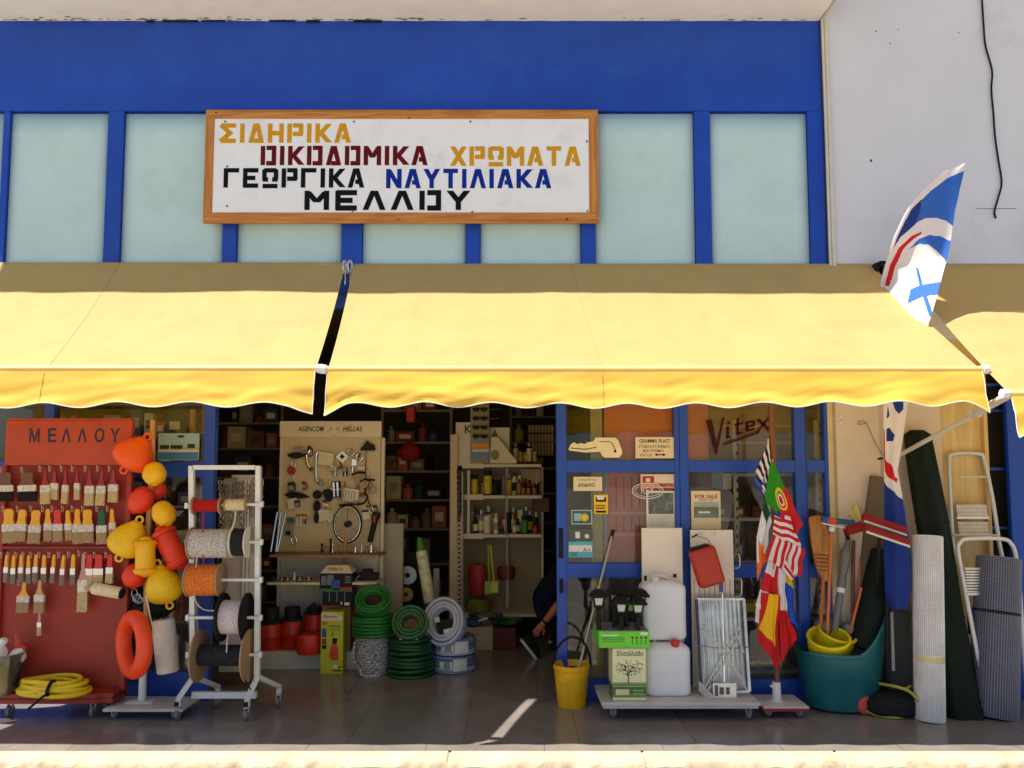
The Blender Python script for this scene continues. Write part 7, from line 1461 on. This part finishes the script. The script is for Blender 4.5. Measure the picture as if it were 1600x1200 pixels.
# ---- teal tub cart and what stands in it
g = gp(1315, 1118); s = ppm(g.y, .3); Rb = 56 * s; cc = Vector((pt(1314, 1118, g.y + .2).x, g.y + Rb * .8, 0)); h = pt(1300, 1022, g.y).z
tl = plastic('teal_plastic', L(14, 96, 104), .4); T = thing('tub_cart', 'big teal plastic tub cart with an orange wheel, standing before the pillar', 'tub cart', cc)
def tubv(v):
    r = (v - cc); k = max(0, r.x / Rb); t = v.z / h
    return cc + Vector((r.x * (1 + .10 * k * t), r.y * .8, v.z + (.30 * max(0, k - .1) ** 1.6 * max(0, t - .5) * 2 if t > .5 else 0)))
mb = MB(); mb.lathe([(0, .012), (Rb * .9, .012), (Rb * .98, .02), (Rb * 1.0, .05), (Rb * 1.07, h * .5), (Rb * 1.095, h * .52), (Rb * 1.2, h * .93), (Rb * 1.25, h * .94), (Rb * 1.265, h * .98), (Rb * 1.25, h), (Rb * 1.19, h * .99), (Rb * 1.12, h * .9), (Rb * .95, .06), (0, .05)], Matrix.Translation(cc), 48)
for v_ in mb.bm.verts: v_.co = tubv(v_.co)
mb.build('tub', tl, T, smooth=True)
q = pt(1352, 1103, g.y + .02); mb = MB(); mb.lathe([(0, -.014), (.05, -.016), (.062, -.012), (.064, 0), (.062, .012), (.05, .016), (.02, .014), (0, .02)], axis(Vector((q.x, q.y + .0, .064)), Vector((q.x + .4, q.y - .9, .064))), 24); mb.build('wheel', M('red_orange_wheel', L(214, 88, 62), .5), T, smooth=True)
zt3 = h * .75
# yellow bundle
rb = plastic('yellow_mesh_bag', L(232, 214, 20), .45)
T = thing('yellow_baskets', 'nested yellow plastic baskets lying at the front of the teal tub', 'basket', cc + Vector((-.12, -.12, h)))
for k, (x0, x1, y0, y1, dy, rt) in enumerate(((1264, 1324, 990, 1022, -.01, -6), (1274, 1328, 982, 1014, .05, 8))):
    d = cc.y - .02 + dy; q = pt((x0 + x1) / 2, y1, d); R_ = (x1 - x0) / 2 * ppm(d, .5); hh = pt(x0, y0, d).z - q.z; m = Matrix.Translation(q) @ Matrix.Rotation(R(rt), 4, 'Y') @ Matrix.Rotation(R(22), 4, 'X'); mb = MB()
    mb.lathe([(R_ * .8, -hh * .15), (R_ * .86, -.02), (R_ * .96, hh * .5), (R_ * 1.0, hh * .92)], m, 40); bw = mb.build('basket_wall', rb, T); wm = bw.modifiers.new('wire', 'SOLIDIFY'); wm.thickness = .005
    mb = MB(); mb.tube([m @ Vector((R_ * 1.02 * math.cos(a), R_ * 1.02 * math.sin(a), hh * .95)) for a in [2 * math.pi * i / 32 for i in range(32)]], .011, 8, closed=True); mb.build('rim', rb, T, smooth=True)
    mb = MB()
    for i in range(30): a = 2 * math.pi * i / 30; mb.tube([m @ Vector((R_ * f * math.cos(a), R_ * f * math.sin(a), z)) for f, z in ((.88, -.02), (.985, hh * .5), (1.02, hh * .9))], .004, 5)
    mb.build('ribs', rb, T, smooth=True)
# dark roll standing in the tub
def roll(name, label, cat, p0, p1, d0, d1, r0px, r1px, mat, flat_=1., rot=0, seg=28, fold=0.):
    A, Bq = pt(*p0, d0), pt(*p1, d1); s = ppm(d0, 1); ln = (Bq - A).length; m = axis(A, Bq); mb = MB()
    P = [(0, 0)] + [((r0px + (r1px - r0px) * k / 12) * s * (1 + fold * noise.noise(Vector((k * .7, 1, p0[0])))), ln * k / 12) for k in range(13)]
    P += [(r1px * s * .86, ln + .012), (r1px * s * .8, ln - .01), (r1px * s * .4, ln - .012), (0, ln - .012)]
    mb.lathe(P, m @ Matrix.Rotation(R(rot), 4, 'Z'), seg, sy=flat_); o = mb.build(name, mat, smooth=True); settle(o, A); return tag(o, label, cat)
drk = M('dark_green_netting', L(22, 34, 28), .6, 0, .3, 30, .4, 120)
d = cc.y
roll('netting_roll', 'dark green roll standing in the teal tub behind the yellow baskets', 'roll', (1352, 1015), (1381, 864), d - .04, d + .06, 25, 21, drk)
# sweeping things
def stick(name, label, pts, r, mat, cat='stick'):
    mb = MB(); mb.tube([pt(*p) for p in pts], r, 8); o = mb.build(name, mat, smooth=True); settle(o, pt(*pts[0])); return tag(o, label, cat)
orst = M('orange_stick', L(206, 112, 52), .5, 0, .1, 6); gpl = M('grey_pvc', L(112, 110, 106), .5, 0, .08, 6)
T = thing('straw_broom', 'straw broom standing head up in the teal tub before the blue frame', 'broom', pt(1284, 960, d)); straw = wood_mat('broom_straw', L(214, 150, 70), L(160, 100, 40), 'Z', 3)
mb = MB(); P = [(1264, 812), (1268, 806), (1288, 806), (1296, 840), (1299, 872), (1296, 905), (1288, 910), (1276, 890), (1268, 850)]; Q = [pt(a, b, d + .06) for a, b in P]; mb.prism([(v.x, v.z) for v in Q][::-1], d + .05, d + .085); bmesh.ops.bevel(mb.bm, geom=mb.bm.edges[:], offset=.008, segments=2, affect='EDGES'); mb.build('head', straw, T, smooth=True)
mb = MB()
for k in range(5): mb.tube([pt(1272 + k, 866 + 6 * k, d + .045), pt(1297, 868 + 6 * k, d + .045)], .0025, 5)
mb.build('binding', M('dark_thread', L(120, 60, 30), .6), T)
mb = MB(); mb.cyl(pt(1286, 905, d + .06), pt(1280, 1030, d + .02), .012, 8); mb.build('stick', orst, T, smooth=True)
T = thing('push_broom', 'orange stick broom with white and blue head lying across the top of the tub sticks', 'broom', pt(1296, 990, d - .05))
mb = MB(); mb.cyl(pt(1292, 1000, d - .03), pt(1299.5, 826, d - .02), .0125, 10); mb.build('stick', orst, T, smooth=True)
mb = MB(); mb.tube([pt(1284, 817, d - .02), pt(1300, 821, d - .03), pt(1332, 826, d - .03)], .013, 8, flat=.6); mb.lathe([(0, 0), (.02, 0), (.022, .03), (.016, .035), (0, .035)], Matrix.Translation(pt(1299.5, 826, d - .02) + Vector((0, 0, -.02))), 12); mb.build('head', white, T, smooth=True)
for k, (x0, x1, m_) in enumerate(((1284, 1293, blue_dk), (1293, 1306, M('orange_red_bristle', L(226, 84, 40), .9, 0, .3, 60, .5, 150)), (1306, 1334, M('blue_bristle', L(52, 84, 130), .9, 0, .3, 60, .5, 150)))):
    mb = MB(); A, Bq = pt(x0, 811 + k * 1.5, d - .03), pt(x1, 812 + k * 2.5, d - .03); mb.tube([A, Bq], .02, 8); mb.build('bristles', m_, T, smooth=True)
T = thing('plunger_pump', 'grey plastic pipe pump with white collar standing in the teal tub', 'pump', pt(1310, 980, d + .02)); A, Bq = pt(1304, 985, d - .0), pt(1326, 838, d + .04); ln = (Bq - A).length; s = ppm(d, 1); mb = MB(); mb.lathe([(0, 0), (5.5 * s, 0), (5.5 * s, ln * .45), (7 * s, ln * .45), (7 * s, ln * .55), (6 * s, ln * .56), (6.5 * s, ln * .62), (9.5 * s, ln * .8), (9 * s, ln * .84), (5 * s, ln * .88), (3.5 * s, ln), (0, ln)], axis(A, Bq), 18); mb.build('pipe', gpl, T, smooth=True)
mb = MB(); q = A.lerp(Bq, .40); mb.cyl(q, A.lerp(Bq, .48), 6.8 * s, 16); mb.build('collar', white, T, smooth=True)
stick('tool_handle', 'brown wooden tool handle in the tub just right of the grey pipe', [(1332, 985, d + .05), (1334, 845, d + .1)], .012, brown_wood)
stick('tool_handle', 'reddish tool handle in the tub between the grey pipe and the dark roll', [(1341, 970, d + .05), (1345, 870, d + .1)], .011, orst)
stick('tool_handle', 'orange tool handle leaning against the dark roll in the tub', [(1328, 990, d - .02), (1346, 918, d - .0)], .010, orst)
stick('white_plank', 'white slat standing behind the red brushes at the pillar', [(1345, 975, d + .12), (1348, 832, d + .12)], .022, offwhite, 'slat')
for k, (x, yy) in enumerate(((1290, 980), (1330, 985))):
    q = pt(x, yy, d + .1 - .05 * k); mb = MB(); mb.lathe([(0, -.06), (.06, -.05), (.09, 0), (.07, .05), (0, .07)], Matrix.Translation(q), 14)
    for v_ in mb.bm.verts: v_.co += Vector((1, 1, 1)) * .025 * noise.noise(v_.co * 12)
    o = mb.build('plastic_bag', M('grey_plastic_bag', L(120, 120, 124), .35, 0, .1, 8), smooth=True); settle(o, q); tag(o, ('grey plastic bag bunched behind the yellow baskets in the tub', 'grey plastic bag tucked beside the dark roll in the tub')[k], 'bag')
rbm = M('dark_red_bristle', L(150, 26, 24), .9, 0, .3, 60, .6, 150)
T = thing('red_broom', 'dark red double push broom head standing high at the pillar', 'broom', pt(1384, 830, d + .05))
for k, (A_, B_, r) in enumerate((((1348, 807), (1414, 829), 6.5), ((1351, 824), (1419, 847), 6.0))):
    mb = MB(); A, Bq = pt(*A_, -.44 - .05 * k), pt(*B_, -.47 - .05 * k); mb.tube([A, Bq], r * s, 10, flat=.9); mb.build('bristles', rbm, T, smooth=True)
    mb = MB(); mb.tube([A + Vector((0, -.02, -r * s)), Bq + Vector((0, -.02, -r * s))], .009, 6); mb.build('head_board', offwhite, T)
mb = MB(); mb.cyl(pt(1374, 842, -.44), pt(1366, 985, d + .05), .012, 8); mb.build('stick', black, T, smooth=True)
T = thing('red_brush', 'small dark red round brush above the grey pipe', 'brush', pt(1333, 828, d)); mb = MB(); mb.tube([pt(1322, 830, d - .04), pt(1347, 822, d - .02)], .035, 10); mb.build('bristles', rbm, T, smooth=True)
mb = MB(); mb.cyl(pt(1322, 832, d - .03), pt(1325, 842, d - .01), .014, 8); mb.build('neck', black, T, smooth=True)
mb = MB(); A = pt(1326, 788, d + .12); mb.grid(10, 10, lambda u, v: pt(1326, 806, d + .1).lerp(pt(1336, 786, d + .1), u).lerp(pt(1344, 815, d + .06).lerp(pt(1352, 812, d + .08), u), v) + Vector((0, .02 * math.sin(5 * u + 3 * v), .01 * math.sin(7 * v)))); o = mb.build('yellow_bag', M('pale_yellow_film', L(216, 206, 110), .3), smooth=True); settle(o, A); o.modifiers.new('thickness', 'SOLIDIFY').thickness = .002; tag(o, 'crumpled pale yellow film above the brooms at the pillar', 'bag')
# taupe board and dark roll against the pillar
mb = MB(); P = [(1362, 743), (1381, 745), (1392, 960), (1340, 960), (1354, 800)]; y = -.1; Q = [pt(a, b, y) for a, b in P]; mb.prism([(v.x, v.z) for v in Q][::-1], y, y + .03); o = mb.build('taupe_sheet', M('taupe_sheet', L(104, 88, 70), .6, 0, .06, 4)); settle(o, pt(1365, 960, y)); tag(o, 'taupe brown sheet leaning on the pillar behind the feather flag', 'sheet')
mb = MB(); y = -.08; rbox(mb, 1378, 955, 1424, 1098, y, y + .03); o = mb.build('grey_slab', M('grey_slab', L(96, 96, 92), .7, 0, .1, 6)); settle(o, pt(1400, 1098, y)); tag(o, 'grey panel standing low behind the white rod', 'panel')
stick('white_rod', 'short white rod leaning on the grey panel beside the tub', [(1396, 1048, -.16), (1393, 956, -.12)], .012, white, 'rod')
mb = MB(); rbox(mb, 1366, 965, 1384, 1098, -.12, -.09); o = mb.build('black_board', dark); settle(o, pt(1375, 1098, -.12)); tag(o, 'dark narrow panel between the teal tub and the white rod', 'panel')
q = gp(1392, 1116); mb = MB(); mb.lathe([(0, .01), (.17, .01), (.2, .03), (.2, .09), (.17, .13), (.1, .15), (0, .155)], Matrix.Translation((q.x + .02, -.33, 0)), 26, sy=.7); o = mb.build('black_tub', blackrub, smooth=True); settle(o, (q.x, -.33, 0)); tag(o, 'low black rubber tub on the pavement beside the teal cart', 'tub')
ygh = M('yellow_green_hose', L(176, 172, 60), .4); mb = MB(); P = [gp(1352, 1110, .03), gp(1372, 1117, .012), gp(1400, 1121, .012), gp(1430, 1116, .012), gp(1442, 1108, .012), gp(1440, 1100, .03)]; mb.tube(smoothpath(P, 6), .0115, 8)
P = [pt(1374, 1068, -.3), pt(1400, 1073, -.42), pt(1420, 1080, -.45), pt(1434, 1094, -.47), pt(1440, 1106, -.46)]; mb.tube(smoothpath(P, 6), .0105, 8); mb.tube(smoothpath([pt(1415, 1076, -.43), pt(1425, 1072, -.36), pt(1432, 1080, -.3)], 4), .009, 6); o = mb.build('hose', ygh, smooth=True); settle(o, gp(1400, 1121, 0)); tag(o, 'thin yellow-green hose looping on the pavement around the black tub', 'hose')
# ---- tall dark green roll, wire mesh rolls, ladders
T = thing('netting_roll', 'tall dark green netting roll leaning against the wall by the step ladders', 'roll', gp(1507, 1124)); y0 = gp(1507, 1124).y + .05; y1 = .02
A, Bq = pt(1507, 1124, y0), pt(1432, 672, y1 - .05); A.z = .0; n = 26
mb = MB(); ln = (Bq - A).length; s = ppm(-.3, 1)
def dkr(u, v):
    a = 2 * math.pi * u; c = A.lerp(Bq, v); w_ = (29 - 6 * v) * s * (1 + .04 * math.sin(9 * v + 2)); 
    if v > .97: w_ *= max(.05, math.sqrt(max(0, 1 - ((v - .97) / .03) ** 2)) * .35 + .65) if v < .999 else .5
    x = w_ * math.cos(a); yy = .6 * w_ * math.sin(a) * (1 + .18 * math.sin(5 * a + 4 * v))
    return c + Vector((x + .01 * noise.noise(Vector((math.cos(a) * 2, math.sin(a) * 2, v * 4))), yy, 0))
vs = mb.grid(40, 60, dkr); mb.bm.faces.new(vs[-1][:-1]); bmesh.ops.remove_doubles(mb.bm, verts=mb.bm.verts[:], dist=.0005); mb.build('roll', M('blackish_green_netting', L(20, 32, 24), .5, 0, .35, 14, .5, 140), T, smooth=True)
mb = MB()
for v in (.33, .66): mb.tube([dkr(k / 40, v) + (dkr(k / 40, v) - A.lerp(Bq, v)) * .015 for k in range(40)], .006, 5, closed=True)
mb.build('tie', dark, T)
def meshroll(label, x0t, x1t, yt, x0b, x1b, yb, wirem, core, nu, nv, tie=None):
    g = gp((x0b + x1b) / 2, yb); s = ppm(g.y, .6); r = (x1b - x0b) / 2 * s; c0 = Vector((g.x, g.y + r * .8, 0)); top = pt((x0t + x1t) / 2, yt, c0.y + .1)
    t = thing('wire_mesh_roll', label, 'mesh roll', c0); ax_ = top - c0; m = axis(c0, top); ln = ax_.length; rt = (x1t - x0t) / 2 * ppm(g.y, 1.2)
    mb = MB()
    def f(u, v):
        rr = (r + (rt - r) * v) * (1 + .015 * noise.noise(Vector((math.cos(6.28 * u), math.sin(6.28 * u), v * 5)))); return m @ Vector((rr * math.cos(6.2832 * u), rr * math.sin(6.2832 * u), ln * v))
    for i in range(nu): mb.tube([f(i / nu, k / 10) for k in range(11)], .003, 4)
    for k in range(nv + 1): mb.tube([f(i / 30, k / nv) for i in range(30)], .003, 4, closed=True)
    mb.build('wires', wirem, t)
    mb = MB(); mb.lathe([(0, .01)] + [((r + (rt - r) * k / 8) * .955, ln * k / 8) for k in range(9)] + [(rt * .8, ln + .004), (rt * .78, ln - .05), (0, ln - .06)], m, 30); mb.build('inner_layers', core, t, smooth=True)
    mb = MB()
    for rr in (.9, .72, .55): mb.tube([m @ Vector((rt * rr * math.cos(a) + .01 * (1 - rr), rt * rr * math.sin(a), ln + .003)) for a in [2 * math.pi * i / 30 for i in range(30)]], .003, 5, closed=True)
    mb.build('top_edge', wirem, t)
    if tie:
        mb = MB(); v = tie[0]; h = tie[2]; mb.lathe([((r + (rt - r) * v) * 1.02, ln * v), ((r + (rt - r) * v) * 1.024, ln * v + h * .5), ((r + (rt - r) * v) * 1.02, ln * v + h)], m, 30); mb.build('tie_band', tie[1], t, smooth=True)
    return t
meshroll('tall roll of white plastic mesh with a yellowish tape band', 1427, 1471, 838, 1441, 1484, 1130, M('white_mesh_wire', L(236, 232, 230), .5), M('white_mesh_core', L(196, 192, 194), .8), 44, 92, (.31, M('yellow_tape', L(206, 192, 130), .5), .045))
meshroll('thick roll of dark grey wire mesh at the right edge of the pavement', 1529, 1592, 872, 1534, 1604, 1126, M('grey_mesh_wire', L(128, 130, 148), .5, .2), M('grey_mesh_core', L(56, 58, 70), .8), 56, 78, (.64, dark, .02))
def ladder(label, out, steps, d0, d1, mat, y_of):
    """step ladder: outline points in the photo for the tubular frame, plus its treads"""
    t = thing('step_ladder', label, 'ladder', gp(*out[0])); P = [pt(a, b, y_of(b)) for a, b in out]; mb = MB(); mb.tube(smoothpath(P, 6), .0145, 10); mb.build('frame', mat, t, smooth=True)
    for (x0, x1, y0, y1) in steps:
        yy = y_of(y1); a, b, c, e = rc(x0, y0, x1, y1, yy); mb = MB(); mb.box((a, yy - .02, c), (b, yy + .02, c + .02), .003); n = 9
        for k in range(n): z = c + .02 + (e - c - .02) * k / n; mb.box((a + .006, yy - .012 + .012 * k / n, z), (b - .006, yy + .008 + .012 * k / n, z + (e - c) / n * .6), .002)
        mb.build('tread', M('ribbed_aluminium', (.7, .69, .66), .35, .6, .15, 20), t)
    return t
lm = M('pale_grey_tube', L(204, 208, 214), .4, .2, .06, 8)
t = ladder('tall folding step ladder with ribbed treads leaning against the plywood panel', [(1503, 1050), (1494, 930), (1486, 800), (1483, 720), (1488, 710), (1505, 708), (1528, 709), (1537, 716), (1550, 775), (1560, 840), (1570, 900), (1585, 1050)], [(1493, 1543, 788, 811), (1496, 1545, 815, 838)], 0, 0, lm, lambda py: .03 - (py - 708) * .0006)
mb = MB()
for (a, b, c, e) in ((1500, 745, 1540, 745), (1490, 836, 1560, 836), (1497, 900, 1570, 902)): mb.tube([pt(a, b, -.01 - (b - 708) * .0006), pt(c, e, -.01 - (b - 708) * .0006)], .007, 6)
mb.build('brace', lm, t, smooth=True)
t = ladder('shorter step ladder with white tubular frame standing behind the grey mesh roll', [(1546, 1112), (1535, 1060), (1520, 985), (1505, 905), (1497, 860), (1500, 848), (1512, 842), (1565, 842), (1580, 850), (1587, 868), (1593, 920), (1598, 1000), (1608, 1110)], [(1508, 1560, 886, 930)], 0, 0, white, lambda py: -.22 - (py - 842) * .0007)
for k, (x0, y0, x1, y1) in enumerate(((1516, 950, 1590, 992), (1528, 1010, 1595, 1050))):
    yy = -.25 - .06 * k; mb = MB(); a, b, c, e = rc(x0, y0, x1, y1, yy); mb.box((a, yy, c), (b, yy + .04, e), .004); mb.build('blue_tread', M('blue_tread', L(40, 62, 150), .45), t)
mb = MB(); mb.tube([pt(1504, 888, -.27), pt(1586, 888, -.27)], .009, 6); mb.tube([pt(1522, 1000, -.3), pt(1540, 1000, -.3)], .02, 8); mb.build('brace', steel, t, smooth=True)

# ---- feather flag rising through the gap between the awnings
T = thing('feather_flag', 'tall white and blue feather flag rising between the yellow awnings', 'flag', pt(1388, 1095, -.30))
EDGE = [(255, 1507, 1508.5, -.70, -.70), (262, 1489, 1507, -.69, -.70), (275, 1470, 1505, -.67, -.69), (290, 1453, 1501, -.64, -.68), (310, 1434, 1497, -.6, -.67), (330, 1420, 1492, -.55, -.66), (370, 1401, 1487, -.46, -.64), (410, 1388, 1478, -.34, -.64), (440, 1380, 1470, -.27, -.67), (470, 1379, 1462, -.34, -.72), (500, 1378, 1453, -.42, -.74), (520, 1379, 1448, -.42, -.70), (560, 1379, 1436, -.4, -.6), (635, 1381, 1418, -.38, -.42), (700, 1382, 1408, -.37, -.38), (735, 1382, 1402, -.36, -.37), (780, 1382, 1410, -.36, -.36), (820, 1382, 1416, -.36, -.36), (870, 1382, 1423, -.36, -.36), (920, 1384, 1424, -.36, -.36), (952, 1388, 1417, -.36, -.36)]
def edge(py):
    for a, b in zip(EDGE, EDGE[1:]):
        if a[0] <= py <= b[0]: t = (py - a[0]) / (b[0] - a[0]); return [a[i] + (b[i] - a[i]) * t for i in range(5)]
ZO = lambda L_: [(1250 + a / 3.4286, 230 + b / 3.4286) for a, b in L_]
SHP = [('w', ZO([(640, 260), (655, 235), (760, 140), (890, 70), (890, 122), (790, 165), (700, 235), (655, 280)])),
       ('b', ZO([(655, 275), (648, 330), (622, 410), (540, 480), (485, 570), (520, 480), (600, 330)])), ('m', ZO([(655, 280), (700, 235), (790, 165), (895, 110), (830, 430), (780, 395), (720, 378), (670, 382), (622, 405), (648, 330)])),  # navy wedge paints the shade of the fold into the blue
       ('r', ZO([(455, 740), (480, 640), (530, 540), (600, 475), (655, 450), (650, 465), (610, 490), (555, 545), (512, 640), (480, 745)])),
       ('m', ZO([(585, 545), (640, 490), (690, 472), (750, 478), (810, 505), (785, 615), (740, 565), (690, 525), (640, 518)])),
       ('m', ZO([(575, 840), (590, 760), (640, 740), (752, 720), (740, 790), (660, 800)])), ('m', ZO([(620, 645), (632, 645), (655, 735), (680, 800), (712, 890), (695, 915), (665, 830), (640, 760)])),
       ('b', [(1386, 654), (1388, 634), (1391, 648), (1390, 651)]), ('b', [(1395, 628), (1411, 628), (1411, 640), (1403, 647), (1398, 640)]), ('b', [(1386, 670), (1391, 668), (1397, 680), (1395, 689), (1386, 690)]),
       ('r', [(1380, 672), (1383, 672), (1384, 717), (1392, 726), (1397, 745), (1402, 748), (1400, 755), (1390, 747), (1383, 735)]), ('b', [(1378, 748), (1390, 762), (1401, 775), (1412, 782), (1440, 780), (1440, 960), (1370, 960)])]
def fcol(px, py):
    for k, P in SHP:
        if inpoly(px, py, P): return k
    return 'w'
mb = MB(); NV, NU = 520, 84
def fpos(u, v):
    py = 255 + 697 * v; e = edge(py); lo = max(0, (py - 560) / 390); p = pt(e[1] + (e[2] - e[1]) * u, py, e[3] + (e[4] - e[3]) * u)
    p.y += .035 * math.sin(5.5 * u + .8) * (.15 + .6 * lo) + .015 * math.sin(13 * u + 6 * v) * lo; return p
def fc(u, v): py = 255 + 697 * v; e = edge(py); return FK.index(fcol(e[1] + (e[2] - e[1]) * u, py))
mb.grid(NU, NV, fpos, fc); o = mb.build('cloth', FMATS, T, smooth=True); o.modifiers.new('thickness', 'SOLIDIFY').thickness = .0012
mb = MB(); mb.tube([fpos(0, v / 60) + Vector((-.006, .0, 0)) for v in range(1, 26)], .011, 8); mb.build('sleeve', fm['w'], T, smooth=True)
mb = MB(); e = pt(1382, 700, -.38); mb.tube([fpos(0, .98), pt(1386, 1000, -.34), pt(1388, 1095, -.30)], .011, 8); mb.build('pole', black, T, smooth=True)
mb = MB(); mb.cyl(pt(1371, 717, -.37), pt(1380, 716, -.38), .008, 8); mb.build('toggle', black, T)
